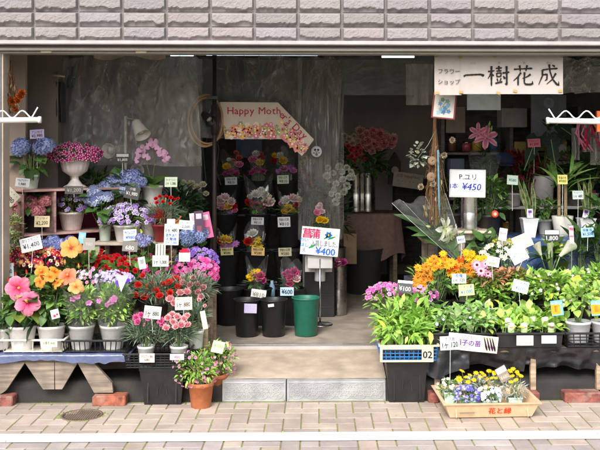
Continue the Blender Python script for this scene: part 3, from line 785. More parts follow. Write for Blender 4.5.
def sqtub(b, a, c_, h, col, mat='plastic', rim=.008):
    """square tapered tub; a half width at the top, c_ half width at the base"""
    def ring(r, z): return [(-r, -r, z), (r, -r, z), (r, r, z), (-r, r, z)]
    V = ring(c_, 0) + ring(a - .003, h - rim) + ring(a, h - rim) + ring(a, h) + ring(a - .006, h) + ring(a * .93, h * .85)
    Fc = [(3, 2, 1, 0)] + [(q*4+k, q*4+(k+1) % 4, (q+1)*4+(k+1) % 4, (q+1)*4+k) for q in range(5) for k in range(4)]
    b.raw(V, Fc, col, mat); b.raw(ring(a * .93, h * .84), [(0, 1, 2, 3)], (.07, .05, .035), 'soil')
def leaves(b, c, r, n, kind, ls, rg, droop=0, shell=.45, up=.3, zmin=-.6, jit=.6, sz=.45, dirs=None):
    c = np.asarray(c, float); r = np.asarray(r, float); T = LF[kind]
    for _ in range(n):
        a = rg.uniform(0, 2 * pi); z = rg.uniform(zmin, 1); q = math.sqrt(max(0, 1 - z * z)); u = np.array([q * cos(a), q * sin(a), z])
        rad = (shell + (1 - shell) * rg.random() ** .6)
        p = c + u * r * rad
        d = u * .9 + np.array([rg.uniform(-jit, jit), rg.uniform(-jit, jit), rg.uniform(-jit, jit) + up - droop])
        v = rg.uniform(.66, 1.28); yl = rg.random() < .04
        R = frameX(d, (rg.uniform(-.4, .4), rg.uniform(-.4, .2), 1))
        b.add(rg.choice(T), R, p, ls * rg.uniform(1 - sz, 1 + sz), (v * rg.uniform(.92, 1.1) * (1.9 if yl else 1), v * (1.35 if yl else 1), v * .95))
def stems(b, base, c, r, n, th, col, rg):
    for _ in range(n):
        a = rg.uniform(0, 2 * pi); q = rg.uniform(.2, .8)
        e = np.asarray(c) + np.array([cos(a) * q * r[0], sin(a) * q * r[1], rg.uniform(-.2, .7) * r[2]])
        s0 = np.asarray(base) + np.array([cos(a), sin(a), 0]) * rg.uniform(0, .02)
        b.tube([s0, (s0 + e) / 2 + np.array([0, 0, .02]), e], th, col, 'stem', 5, False)
def blooms_at(b, T, pts, size, rg, face=(0, -1, .5), j=.5, c=None, szv=.2):
    for p in pts:
        d = np.array(face) + np.array([rg.uniform(-j, j), rg.uniform(-j, j) * .6, rg.uniform(-j, j) * .7])
        if c is not None: d = d * .7 + nrm(np.asarray(p) - np.asarray(c)) * .7
        v = rg.uniform(.88, 1.08)
        b.add(rg.choice(T) if isinstance(T, list) else T, frameZ(d, rg.uniform(0, 6)), p, size * rg.uniform(1 - szv, 1 + szv), (v, v, v))
def dome_pts(c, r, n, rg, zmin=-.1, front=.65, out=1.02):
    P = []
    k = 0
    while len(P) < n and k < n * 30:
        k += 1; a = rg.uniform(0, 2 * pi); z = rg.uniform(zmin, 1); q = math.sqrt(max(0, 1 - z * z)); u = np.array([q * cos(a), q * sin(a), z])
        if u[1] > .35 and rg.random() < front: continue
        p = np.asarray(c) + u * np.asarray(r) * out * rg.uniform(.93, 1.06)
        P.append(p)
    return P
_FM = {}; _KEEP = []
def flower_obj(name, T, parent, p, size, d, tw=0, key=None):
    """a big single bloom as a part of its own; copies share mesh data"""
    key = key or id(T)
    if key not in _FM:
        b = MB(); b.add(T); o = b.build(name, parent); _FM[key] = o.data; _KEEP.append(T)
    else: o = link(name, _FM[key], parent)
    R = frameZ(d, tw)
    from mathutils import Matrix
    M = Matrix([list(R[i] * size) + [float(p[i])] for i in range(3)] + [[0, 0, 0, 1]])
    o.matrix_local = M
    return o
def flower_parts(parent, T, pts, size, rg, name='flower', face=(0, -1, .5), j=.4, c=None, szv=.15):
    for p in pts:
        t = rg.choice(T) if isinstance(T, list) else T
        d = np.array(face) + np.array([rg.uniform(-j, j), rg.uniform(-j, j) * .5, rg.uniform(-j, j) * .7])
        if c is not None: d = d * .6 + nrm(np.asarray(p) - np.asarray(c)) * .8
        flower_obj(name, t, parent, p, size * rg.uniform(1 - szv, 1 + szv), d, rg.uniform(0, 6))
SEED = [100]
def plant(name, label, cat, px, Y, z, pot=None, fol=(), blooms=(), parts=(), group=None, stem=None, rz=0, potkw=None):
    """pot: (shape, rt, rb, h, colour[, mat]); fol: list of dict(c,r,n,k,s); blooms -> merged mesh; parts -> single flowers. Heights over pot top."""
    SEED[0] += 1; rg = random.Random(SEED[0])
    t = thing(name, label, cat, (X(px, Y), Y, z), rz, group); h = 0
    if pot:
        sh, rt, rb, h, col = pot[:5]; mat = pot[5] if len(pot) > 5 else 'plastic'
        b = MB(); (ptub if sh == 'round' else sqtub)(b, rt, rb, h, col, mat, **(potkw or {})); b.build('pot', t); h *= .86
    o3 = np.array([0, 0, h])
    if fol:
        b = MB()
        for f in fol:
            c = np.array(f.get('c', (0, 0, .1))) + o3
            if f.get('st', 8): stems(b, o3, c, f['r'], f.get('st', 8), f.get('th', .0022), f.get('sc', (.14, .2, .07)), rg)
            leaves(b, c, f['r'], f['n'], f['k'], f['s'], rg, **f.get('kw', {}))
        b.build('foliage', t)
    for f in blooms:
        b = MB(); c = np.array(f.get('c', (0, 0, .1))) + o3
        pts = [np.array(p) + o3 for p in f['pts']] if 'pts' in f else dome_pts(c, f['r'], f['n'], rg, **f.get('kw', {}))
        blooms_at(b, f['T'], pts, f['s'], rg, c=c if 'pts' not in f else None, face=f.get('face', (0, -1, .5)), j=f.get('j', .5))
        if f.get('stalk'):
            for p in pts: b.tube([(p[0] * .5, p[1] * .5, h), p - np.array([0, 0, .002])], .0013, f.get('stc', (.18, .26, .1)), 'stem', 4, False)
        b.build(f.get('name', 'blossoms'), t)
    for f in parts:
        c = np.array(f.get('c', (0, 0, .1))) + o3
        pts = [np.array(p) + o3 for p in f['pts']] if 'pts' in f else dome_pts(c, f['r'], f['n'], rg, **f.get('kw', {}))
        flower_parts(t, f['T'], pts, f['s'], rg, f.get('name', 'flower'), f.get('face', (0, -1, .5)), f.get('j', .35), c=c if 'pts' not in f else None)
        if f.get('stalk'):
            b = MB()
            for p in pts: b.tube([(p[0] * .4, p[1] * .4, h), (p[0] * .8, p[1] * .8, (h + p[2]) / 2), p - np.array([0, -.004, .006])], .0016, f.get('stc', (.18, .26, .1)), 'stem', 4, False)
            b.build('flower_stalks', t)
    return t
def sleeve(parent, c, r0, r1, h, z0, mat='sleeve', seed=0, dy=0, col='#dfe4e0', notch=True):
    """open clear wrapping cone"""
    b = MB()
    def fn(u, v):
        a = 2 * pi * u; r = r0 + (r1 - r0) * v ** .9; r *= 1 + .06 * sin(5 * a + seed) * v + .03 * sin(11 * a + seed * 2)
        top = h * (1 + (.14 * cos(2 * a + seed) if notch else 0))
        return (c[0] + r * cos(a), c[1] + dy * v + r * sin(a), z0 + top * v)
    b.grid(fn, 28, 8, col, mat); return b.build('clear_sleeve', parent)

# ---- price cards
def card(px, py, wpx, hpx, Y, bgc, lines, label, tilt=0, stick=0, group='price cards', lean=.15, name='price_card', border=None, cat='price card', yaw=0, stc=(.75, .75, .72), blocks=()):
    """lines: (text, height fraction, y fraction from centre, colour, bold)"""
    s = S(Y); w_, h_ = wpx * s, hpx * s; o = at(px, py, Y)
    t = thing(name, label, cat, tuple(o), 0, group)
    R = rotz(yaw) @ rotx(-lean) @ roty(-radians(tilt))   # local x right, z up, -y front
    rt, up, fr = R[:, 0], R[:, 2], -R[:, 1]
    b = MB(); 
    nseg = 6; V = []
    for i in range(nseg + 1):
        x = (i / nseg - .5) * w_; bow = .006 * w_ / .1 * (1 - (2 * i / nseg - 1) ** 2) * .4
        for zz in (-h_ / 2, h_ / 2):
            for k in (0, 1): V.append(rt * x + up * zz + fr * (-(k) * .0012 + 0 * bow))
    Fc = []
    for i in range(nseg):
        a = i * 4; n_ = a + 4
        Fc += [(a, n_, n_+2, a+2), (a+1, a+3, n_+3, n_+1), (a+2, n_+2, n_+3, a+3), (a, a+1, n_+1, n_)]
    Fc += [(0, 2, 3, 1), (nseg*4, nseg*4+1, nseg*4+3, nseg*4+2)]
    b.raw(V, Fc, tuple(.86 * q for q in lin(bgc)), 'paper')
    for (bx, by, bw, bh, bc) in blocks:
        cc = rt * bx * w_ + up * by * h_ + fr * .0008
        b.raw([cc - rt*bw*w_/2 - up*bh*h_/2, cc + rt*bw*w_/2 - up*bh*h_/2, cc + rt*bw*w_/2 + up*bh*h_/2, cc - rt*bw*w_/2 + up*bh*h_/2], [(0, 1, 2, 3)], bc, 'ink')
    for ln in lines:
        tx, hf, yf, lc = ln[:4]; bold = ln[4] if len(ln) > 4 else .01; wf = ln[5] if len(ln) > 5 else .86; xf = ln[6] if len(ln) > 6 else 0
        b.text(tx, rt * xf * w_ + up * yf * h_, rt, up, h_ * hf * .92, tuple(.01 + .85 * q for q in lin(lc)), bold * .75, wid=w_ * wf * .9, wob=.06, depth=.0018)
    b.build('card', t)
    if stick:
        b = MB(); L_ = stick * s
        b.tube([up * (-h_ * .3) - fr * .003, up * (-h_ / 2) - fr * .003, (0, .004, -h_/2 - L_)], .0016, stc, 'plastic', 5)
        b.build('stick', t)
    return t
K, BL, RD = '#1c1a1c', '#2b57b8', '#c62f3a'
_plant = plant
def plant(name, label, cat, px, Y, z, **k):
    """flower positions given as photo pixels are turned into real places on the plant at depth Y + dY"""
    pot = k.get('pot'); h = pot[3] * .86 if pot else 0
    base = np.array([X(px, Y), Y, z + h])
    for key in ('blooms', 'parts'):
        for f in k.get(key, ()):
            if 'px' in f: f['pts'] = [at(q[0], q[1], Y + (q[2] if len(q) > 2 else -.06)) - base for q in f['px']]
    return _plant(name, label, cat, px, Y, z, **k)
PW = (.84, .82, .79); PC = (.68, .62, .54); PB = (.013, .013, .014); PGN = (.42, .50, .42)
def basket(name, label, cat, c, w_, d, h, col, slots=True, rimc=None, group=None, rz=0, nx=9, ny=6, flare=1.06, base=True, rows=3, infill=None, mat='plastic'):
    """open lattice crate; c = centre of its base"""
    t = thing(name, label, cat, c, rz, group); rimc = rimc or col
    b = MB(); r = .006
    if base:
        b.box((0, 0, .004), (w_ * .96, d * .96, .006), col, mat)
    def P(s, u, z):
        k = 1 + (flare - 1) * z / h; a, q = w_ / 2 * .96 * k, d / 2 * .96 * k
        return {0: (u * a, -q, z), 1: (u * a, q, z), 2: (-a, u * q, z), 3: (a, u * q, z)}[s]
    for s_ in range(4):
        n = nx if s_ < 2 else ny
        if slots:
            for i in range(n + 1):
                u = -1 + 2 * i / n; b.tube([P(s_, u, 0), P(s_, u, h)], .0032, col, mat, 4, False)
            for j in range(rows + 1):
                z = .004 + (h - .008) * j / rows; b.tube([P(s_, -1, z), P(s_, 1, z)], .0032, col, mat, 4, False)
        else:
            b.raw([P(s_, -1, 0), P(s_, 1, 0), P(s_, 1, h), P(s_, -1, h)], [(0, 1, 2, 3)], col, mat)
            b.raw([tuple(np.array(P(s_, a_, z_)) * np.array([.985, .985, 1])) for a_, z_ in ((-1, 0), (1, 0), (1, h), (-1, h))], [(3, 2, 1, 0)], col, mat)
    b.build('basket_body', t)
    b = MB()
    a, q = w_ / 2 * flare * .96 + .004, d / 2 * flare * .96 + .004
    for s_ in (-1, 1):
        b.box((0, s_ * q, h), (2 * a + .014, .014, .012), rimc, mat, bev=.003); b.box((s_ * a, 0, h + .0005), (.014, 2 * q - .014, .0115), rimc, mat, bev=.003)
    b.build('rim', t)
    return t
def bench(name, label, x0, x1, y0, y1, z, col=(.30, .22, .15), th=.02, group='low stands carrying the plants', legz=.2, n=2, mat='wood'):
    t = thing(name, label, 'stand', ((x0 + x1) / 2, (y0 + y1) / 2, 0), 0, group); w_, d = x1 - x0, y1 - y0
    b = MB(); b.box((0, 0, z - th / 2), (w_, d, th), col, mat, bev=.003); b.build('top_board', t)
    for i in range(n):
        for s_ in (-1, 1):
            x = -w_ / 2 + .03 + (w_ - .06) * i / max(1, n - 1)
            b = MB(); b.box((x, s_ * (d / 2 - .03), (z - th + legz) / 2), (.035, .035, z - th - legz), col, mat, bev=.003); b.build('leg', t)
    return t
def brick(px, wpx, y0, label, dz=0):
    b = MB(); w_ = wpx * S(y0); x = X(px, y0) + w_ / 2; rg = random.Random(px)
    def fn(s_):
        pass
    b.box((0, .05, .033), (w_, .1, .062), (.36, .12, .07) if px == 92 else (.26, .095, .075), 'brick', bev=.006)
    o = b.build('brick', None, (x, y0, dz)); tag(o, label, 'brick', 'bricks under the stand legs')
# ================================================================== LEFT SIDE
TZ = Z(351.5, -.02)                     # top of the low bench
xl, xe = X(-25, 0), X(127, 0)
t = thing('display_bench', 'low pale plywood bench with wedge legs under a blue cloth at the left', 'bench', ((xl + xe) / 2, .12, 0))
bx = (xl + xe) / 2
def bpoly(pp, y, th, nm, dark=1):
    b = MB(); b.prism([(X(px, y) - bx, Z(py, y)) for px, py in pp][::-1], y - .12, y - .12 + th, (.25 * dark, .20 * dark, .155 * dark), 'wood'); b.build(nm, t)
bpoly([(0, 361), (25, 361), (6, 389), (0, 393), (-12, 393), (-12, 385)], -.035, .03, 'leg')
bpoly([(24.5, 361), (54.2, 361), (54.2, 388), (43, 388)], -.03, .03, 'leg')
bpoly([(54.9, 361), (78, 361), (62, 388), (55.2, 388)], -.03, .03, 'leg')
bpoly([(77, 361), (93, 361), (112, 382), (113, 391.6), (94, 391.6)], -.035, .03, 'leg')
bpoly([(88, 361), (125, 361), (126, 366), (124, 379), (110, 379)], .30, .03, 'leg', .5)
bpoly([(-20, 361), (-6, 361), (-14, 379), (-24, 379)], .30, .03, 'leg', .5)
b = MB(); b.box((0, .05, TZ - .022), (xe - xl - .02, .40, .028), (.42, .32, .23), 'wood', bev=.003)
b.box((0, -.12, TZ - .048), (xe - xl - .06, .03, .024), (.40, .30, .22), 'wood', bev=.002)
b.build('bench_top', t)
b = MB()
def cl(u, v):
    x = xl - .0 + (xe - xl + .03) * u
    if v < .75: return (x, .36 - .42 * v / .75, TZ - .004 + .003 * fnoise(u * 30, v * 8))
    q = (v - .75) / .25; wob = .006 * sin(u * 26) + .006 * fnoise(u * 40, 3)
    return (x, -.062 - .004 * q + wob * .5, TZ - .004 - q * (.036 + .012 * sin(u * 9 + 1) + .012 * fnoise(u * 25, 1)))
b.grid(cl, 120, 16, (.075, .095, .18), 'glossfilm')
tag(b.build('tablecloth'), 'thin blue plastic cloth spread over the low wedge legged bench', 'tablecloth')
brick(-12, 24, -.075, 'pale red brick at the left edge under the slanted bench leg')
brick(92, 33, -.08, 'orange red brick under the rightmost slanted leg of the wedge legged bench')

# stepped stands behind the bench
bench('plant_stand', 'wooden stand behind the hibiscus pots at the left', X(-20, .4), X(128, .4), .30, .60, .50)
bench('plant_stand', 'higher wooden stand under the pink hydrangea shelf', X(20, .7), X(112, .7), .62, .98, .74, (.22, .07, .08))
bench('plant_stand', 'wooden stand behind the carnations in the black crate', X(134, .3), X(212, .3), .18, .42, .44)
bench('plant_stand', 'wooden stand carrying the pink and purple trailing petunias', X(134, .55), X(216, .55), .45, .72, .585)
bench('plant_stand', 'pale board stand carrying the white and green pots in the left middle', X(97, .8), X(170, .8), .66, 1.02, Z(242, .68), (.50, .42, .33))
bench('plant_stand', 'higher stand under the pink orchid', X(126, 1.2), X(176, 1.2), 1.06, 1.36, Z(206, 1.15), (.2, .16, .13))

# pinkish two level shelf, turned
c1, c2 = at(25, 190, .48), at(104, 184.5, .83)
ang = math.atan2(c2[1] - c1[1], c2[0] - c1[0]); L_ = float(np.hypot(c2[0] - c1[0], c2[1] - c1[1]))
ZT = c1[2]; ZL = Z(234, .48)
t = thing('display_shelf', 'pinkish wooden display shelf with a maroon back holding hydrangeas and petunias', 'shelf', (c1[0], c1[1], 0), ang)
WC = (.50, .30, .27)
b = MB(); b.box((L_ / 2 + .08, .14, ZT - .007), (L_ + .18, .30, .014), WC, 'wood', bev=.002); b.build('upper_board', t)
b = MB(); b.box((L_ / 2 + .08, .14, ZL - .007), (L_ + .18, .30, .014), WC, 'wood', bev=.002); b.build('lower_board', t)
b = MB(); b.box((.205, .14, (ZT + ZL) / 2 - .007), (.014, .29, ZT - ZL - .016), WC, 'wood', bev=.002); b.build('divider', t)
b = MB(); b.box((L_ / 2 + .08, .296, (ZT + .72) / 2), (L_ + .18, .008, ZT - .76), (.19, .015, .05), 'painted'); b.build('back_panel', t)
for x in (-.002, L_ + .16):
    b = MB(); b.box((x, .16, (ZT + .74) / 2 - .015), (.016, .26, ZT - .74 - .03), (.40, .22, .2), 'wood', bev=.002); b.build('side_panel', t)
shr, shf = np.array([cos(ang), sin(ang)]), np.array([-sin(ang), cos(ang)])
def shp(px, dep):           # depth Y of the point on the shelf under photo column px
    for q in np.linspace(0, L_, 200):
        p = np.array(c1[:2]) + shr * q + shf * dep
        if abs(X(px, p[1]) - p[0]) < .008: return float(p[1])
    return .7

# carriers in the front row
basket('pot_carrier', 'cream plastic pot carrier holding the two hibiscus pots', 'pot carrier', (X(37, .06), .06, TZ + .002), .36, .17, .075, (.62, .58, .50), nx=6, ny=3, rows=1, group='pot carriers along the bench')
basket('pot_carrier', 'black plastic pot carrier holding the two sleeved petunias', 'pot carrier', (X(98.5, .06), .06, TZ + .002), .375, .17, .07, PB, nx=12, ny=4, rows=1, group='pot carriers along the bench')
basket('pot_carrier', 'black plastic pot carrier at the very left edge of the bench', 'pot carrier', (X(-10, .06), .06, TZ + .002), .15, .17, .07, PB, nx=5, ny=4, rows=1, group='pot carriers along the bench')
z = TZ + .008
# front row -----------------------------------------------------
plant('potted_herb', 'feathery green plant in a cream pot at the left edge of the bench', 'potted plant', -1, .06, z, pot=('round', .075, .055, .13, PW),
      fol=[dict(c=(0, 0, .07), r=(.10, .09, .12), n=420, k='fine', s=.045, kw=dict(up=.6, shell=.2)), dict(c=(-.02, 0, .03), r=(.09, .08, .08), n=160, k='green', s=.03)])
plant('potted_hibiscus', 'pink flowered hibiscus in a white pot', 'potted plant', 22.5, .06, z, pot=('round', .086, .062, .145, PW), group='large pots on the bench',
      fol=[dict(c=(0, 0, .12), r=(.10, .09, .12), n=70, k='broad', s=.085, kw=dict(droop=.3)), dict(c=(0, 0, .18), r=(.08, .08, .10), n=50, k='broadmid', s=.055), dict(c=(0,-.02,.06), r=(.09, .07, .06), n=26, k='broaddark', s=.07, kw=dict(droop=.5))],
      parts=[dict(T=T_hibiscus('#f0608e', '#fba6bc', '#c0123c'), px=[(18, 288, -.10), (28, 303, -.12)], s=.066, face=(.1, -1, .15), j=.5),
             dict(T=T_bud('#d8242a'), px=[(27, 274, -.03), (16, 276, -.02), (9, 282)], s=.022, name='bud', face=(0, 0, 1))])
plant('potted_hibiscus', 'tall orange and yellow hibiscus in a white pot with a small picture tag', 'potted plant', 51.5, .06, z, pot=('round', .086, .062, .145, PW), group='large pots on the bench',
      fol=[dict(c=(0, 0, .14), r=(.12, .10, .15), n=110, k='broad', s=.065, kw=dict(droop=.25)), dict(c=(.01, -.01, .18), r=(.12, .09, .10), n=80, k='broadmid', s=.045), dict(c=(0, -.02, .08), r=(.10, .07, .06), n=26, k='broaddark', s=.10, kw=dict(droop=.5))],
      parts=[dict(T=T_hibiscus('#f09a38', '#f8b45c', '#c2321c', 5), px=[(42, 272, -.05), (50, 277, -.09), (40, 282, -.08), (55, 272, -.02), (58, 283, -.08)], s=.040, j=.8),
             dict(T=T_hibiscus('#ee7a58', '#f6a884', '#c8321c', 6), px=[(68, 276, -.06)], s=.048), dict(T=T_hibiscus('#f4a860', '#f8c08a', '#d8683a', 7), px=[(76, 287, -.09)], s=.052),
             dict(T=T_bud('#f0a060'), px=[(61, 288), (65, 264), (79, 268)], s=.022, name='bud', face=(0, 0, 1)), dict(T=T_bud('#d8342a'), px=[(43, 279, -.13)], s=.025, name='bud', face=(-.3, -.5, 1))])
for i, (px, lb, fl) in enumerate([(81.5, 'clear sleeved trailing petunia with pale pink bells, left of the two in the black carrier', [(73, 299), (78, 297), (89, 303)]), (113.5, 'clear sleeved geranium with pink and violet flowers, right of the two in the black carrier', [(111, 302), (107, 305), (114, 299), (99, 301)])]):
    t = plant('potted_petunia', lb, 'potted plant', px, .06, z, pot=('round', .082, .056, .145, PW), group='large pots on the bench',
      fol=[dict(c=(0, 0, .10), r=(.095, .09, .12), n=520, k='finelime', s=.05, kw=dict(up=.7, shell=.15)), dict(c=(0, 0, .13), r=(.10, .09, .12), n=260, k='seed', s=.034), dict(c=(0, 0, .12), r=(.09, .08, .12), n=160, k='lime', s=.03), dict(c=(0, 0, .15), r=(.09, .08, .1), n=60, k='ger', s=.05)],
      blooms=[dict(T=[T_open(5, '#e070c0', '#f3a6dc', ruff=.05)], px=[(a, q, -.09) for a, q in fl], s=.022, j=.4)] + ([dict(T=[T_open(5, '#5a2fb0', '#8a5ad8', ruff=.05)], px=[(121, 279, -.03), (124, 282, -.03), (128, 281, -.02), (118, 283, -.04)], s=.02, name='violet_blossoms')] if i else []))
    sleeve(t, (0, 0), .07, .125, .33, .06, seed=i * 2)
b = MB(); pc_ = at(122, 283, -.05); q_ = lambda x, y, d=0: (x * .006, d, -y * .006)
b.raw([q_(-5.5, -8), q_(6, -7), q_(-1, 9), q_(-5.5, -8, .002), q_(6, -7, .002), q_(-1, 9, .002)], [(0, 2, 1), (3, 4, 5), (0, 1, 4, 3), (1, 2, 5, 4), (2, 0, 3, 5)], (.82, .82, .84), 'paper')
tag(b.build('paper_tag', None, tuple(pc_)), 'blank white triangular paper in the right sleeved plant', 'paper tag')
card(55, 314, 8, 9, -.08, (.80, .74, .72), [], 'small picture tag among the leaves of the orange hibiscus', tilt=15, group=None, name='picture_tag', blocks=[(-.1, -.2, .3, .28, '#c23a5a'), (.25, -.1, .25, .2, '#b2304c')])
card(49, 343, 16, 8, -.09, (.72, .78, .62), [('栄養系 ¥680', .35, .0, '#6b7a55', 0)], 'pale green slip clipped to the cream pot carrier', group=None, name='price_slip', lean=0)

# second row ----------------------------------------------------
def pansy(lab, px, Y, z, cols, w_=.16, n=46, k='green', h=.06, s=.019, pot=('round', .07, .05, .11, PB), zz=.10, group='second row of flowers behind the bench plants', fkw=None, name='potted_flowers', nf=120, ls=.034):
    return plant(name, lab, 'potted plant', px, Y, z, pot=pot, group=group,
        fol=[dict(c=(0, 0, zz * .8), r=(w_, .10, h + .03), n=nf, k=k, s=ls)],
        blooms=[dict(T=cols, c=(0, 0, zz), r=(w_, .11, h + .03), n=n, s=s, kw=fkw or dict(zmin=0))])
cz = [T_open(5, '#b81c50', '#c8285a', eye='#f3d84a', eye_r=.3), T_open(5, '#c02a48', '#d83a62', eye='#f6e07a', eye_r=.34), T_open(5, '#7a1030', '#6a1030', eye='#e8d05a', eye_r=.22), T_open(5, '#e8dca0', '#f2ead0', eye='#8a1840', eye_r=.28), T_open(5, '#f0d060', '#c83060', eye='#f6e07a', eye_r=.2)]
pansy('dense magenta and yellow two tone calibrachoa behind the white price card', 12, .40, .545, cz, .16, 190, zz=.15, h=.07, s=.0165)
pansy('magenta, cream and dark purple calibrachoa between the price card and the orange hibiscus bloom', 43, .40, .545, cz + [T_open(5, '#3a0a28', '#5a1238')], .15, 180, zz=.15, h=.07, s=.0165)
plant('potted_hibiscus', 'dark leaved hibiscus with one big pale orange bloom with a red throat', 'potted plant', 78, .42, .51, pot=('round', .07, .05, .11, PB), group='second row of flowers behind the bench plants',
      fol=[dict(c=(0, 0, .14), r=(.15, .10, .09), n=95, k='broad', s=.055)], parts=[dict(T=T_hibiscus('#f4a858', '#f8c07c', '#c81e2c', 9), px=[(71, 248, -.10)], s=.064, j=.1, face=(0, -1, .5)), dict(T=T_bud('#c8222c'), px=[(85, 254, -.1), (90, 256, -.1)], s=.02, name='bud', face=(0, 0, 1))])
rc = [T_carn('#b01420', '#d8222c', 4, 3), T_open(5, '#8a0a1a', '#d01a2a')]
pansy('glossy green mandevilla with small red flowers behind the lilac trailing flowers', 112, .50, .50, rc, .17, 44, k='broadmid', zz=.15, s=.019, ls=.045, nf=170)
lil = [T_open(5, '#e8e4fa', '#b7a2e0'), T_open(5, '#d8cdf0', '#a58ad6')]
pansy('low lilac trailing flowers below the red mandevilla', 113, .33, .50, lil, .13, 130, zz=.10, h=.03, s=.011)
pansy('red buds plant with dark leaves right of the lilac trailing flowers', 134, .48, .50, rc, .10, 16, k='broadmid', zz=.12, s=.018, ls=.045)
Hb = [T_hyd('#8290d0', '#b6c0ea', 80, 2), T_hyd('#8c8cd4', '#b9c0ee', 80, 5)]
for px, lb in ((49, 'blue hydrangea heads below the pink hydrangea, left of two'), (66, 'violet blue hydrangea heads under the left shelf, right of two')):
    plant('potted_hydrangea', lb, 'potted plant', px, .58, .60, pot=('round', .06, .045, .1, PB), group='hydrangeas',
      fol=[dict(c=(0, 0, .10), r=(.07, .06, .05), n=22, k='broad', s=.07)], parts=[dict(T=Hb[0] if px < 60 else Hb[1], px=[(px - 4, 244, -.05), (px + 4, 241, -.02), (px + 8, 246, -.04)], s=.042, name='flower_head', face=(0, -.6, 1), j=.2)])
# ivy at the far left edge
t = plant('potted_ivy', 'cream variegated ivy trailing from a pot at the left edge', 'potted plant', 4, .42, .93, pot=('round', .06, .045, .10, PC),
      fol=[dict(c=(0, 0, .0), r=(.12, .09, .10), n=110, k='ivy', s=.042, kw=dict(zmin=-.8, droop=.5)), dict(c=(.07, -.04, -.14), r=(.07, .05, .10), n=60, k='ivy', s=.038, kw=dict(zmin=-1, droop=.6)), dict(c=(-.08, -.04, -.12), r=(.08, .05, .10), n=60, k='ivy', s=.038, kw=dict(zmin=-1, droop=.6))])
bench('plant_stand', 'narrow stand under the variegated ivy at the left edge', X(-14, .45), X(17, .45), .38, .55, .925, (.4, .33, .28))

# pots on the turned shelf
def hyd(lab, px, Y, z, pot, heads, T, ls=.08, n=30, r=.10, fz=.08, size=.06, name='potted_hydrangea', lk='broad', face=(0, -.6, .9), group='hydrangeas', nsz=.15):
    return plant(name, lab, 'potted plant', px, Y, z, pot=pot, group=group,
        fol=[dict(c=(0, 0, fz), r=(r, r * .9, fz * .75 + .02), n=n, k=lk, s=ls, kw=dict(droop=.25))],
        parts=[dict(T=T, px=heads, s=size, name='flower_head', face=face, j=.25, stalk=True)])
Y1 = shp(31, .12)
hyd('blue hydrangea with two round heads in a pale green pot on the left shelf', 31.5, Y1, ZT + .001, ('round', .052, .038, .095, PGN), [(22, 146, -.02), (20, 150, .0), (44, 147, -.02)], [T_hyd('#7d8cc4', '#b0bce2', 110, 1, fl=.13)], .075, 26, .085, .09, .066)
Y2 = shp(75, .15)
t = plant('potted_petunia', 'magenta and white striped petunias in a white pedestal urn on the left shelf', 'potted plant', 75, Y2, ZT + .001,
      fol=[dict(c=(0, -.0, .22), r=(.16, .12, .06), n=150, k='mid', s=.038)],
      blooms=[dict(T=[T_open(5, '#b31e6e', '#a01660', ci='#f6e6ee'), T_open(5, '#8a1050', '#b02474', ci='#f4d8e8')], c=(0, 0, .22), r=(.175, .14, .085), n=130, s=.0185, kw=dict(zmin=-.35))])
b = MB(); b.lathe([(0, 0), (.075, 0), (.078, .008), (.05, .022), (.026, .055), (.024, .075), (.05, .09), (.082, .115), (.092, .15), (.098, .178), (.106, .186), (.106, .192), (.098, .192), (.09, .17), (0, .165)], (0, 0, 0), (.58, .53, .50), 'ceramic', 64, flute=.025, nfl=16); b.build('pedestal_urn', t)
pk = [T_hyd('#dd7d8c', '#ecaaa8', 80, 3), T_hyd('#e07a90', '#d9b394', 80, 7)]
Y3 = shp(33, .13)
hyd('pink hydrangea in a black pot in the lower compartment of the left shelf', 33, Y3, ZL + .001, ('round', .058, .045, .115, PB), [(20, 206, -.04), (31, 202, -.02), (45, 201, -.03), (38, 211, -.07)], pk, .07, 26, .09, .08, .047)
Y4 = shp(72, .13)
T_cal = [T_open(5, '#7a4aa6', '#f4eefa', cup=.2), T_open(5, '#6a3a98', '#f0e8f8', cup=.2), T_open(5, '#7a4aa6', '#c0a0e0', cup=.2)]
plant('potted_calibrachoa', 'white and purple calibrachoa in a fluted cream pot in the shelf compartment', 'potted plant', 71.5, Y4, ZL + .001, pot=('round', .088, .062, .125, (.60, .53, .49)), potkw=dict(seg=96, flute=.012, nfl=32), group='calibrachoas',
      fol=[dict(c=(0, 0, .05), r=(.11, .09, .07), n=150, k='mid', s=.032)], blooms=[dict(T=T_cal, c=(0, 0, .05), r=(.12, .10, .085), n=60, s=.0145, kw=dict(zmin=-.2))])
# middle left group
ZM = Z(242, .68) + .001
plant('potted_calibrachoa', 'spreading white and purple calibrachoa in a white pot beside the red carnations', 'potted plant', 127, .74, ZM, pot=('round', .092, .070, .115, (.70, .66, .64)), group='calibrachoas',
      fol=[dict(c=(0, 0, .04), r=(.17, .11, .09), n=230, k='mid', s=.033)], blooms=[dict(T=T_cal, c=(0, 0, .05), r=(.185, .13, .105), n=190, s=.0145, kw=dict(zmin=-.2))])
hyd('pale blue lacecap hydrangea in a green pot', 105, .78, ZM, ('round', .045, .035, .12, PGN), [(94, 191, -.02), (101, 196, -.05), (107, 197, -.06), (89, 199, -.03), (95, 201, -.05)], [T_hyd('#8c9cd8', '#eceffa', 60, 4, True, .17), T_hyd('#a0aee0', '#f0f2fc', 60, 6, True, .17)], .085, 44, .11, .12, .042)
plant('flower_pot', 'empty tall white pot behind the calibrachoa', 'flower pot', 148, .86, ZM, pot=('round', .055, .042, .15, PW))
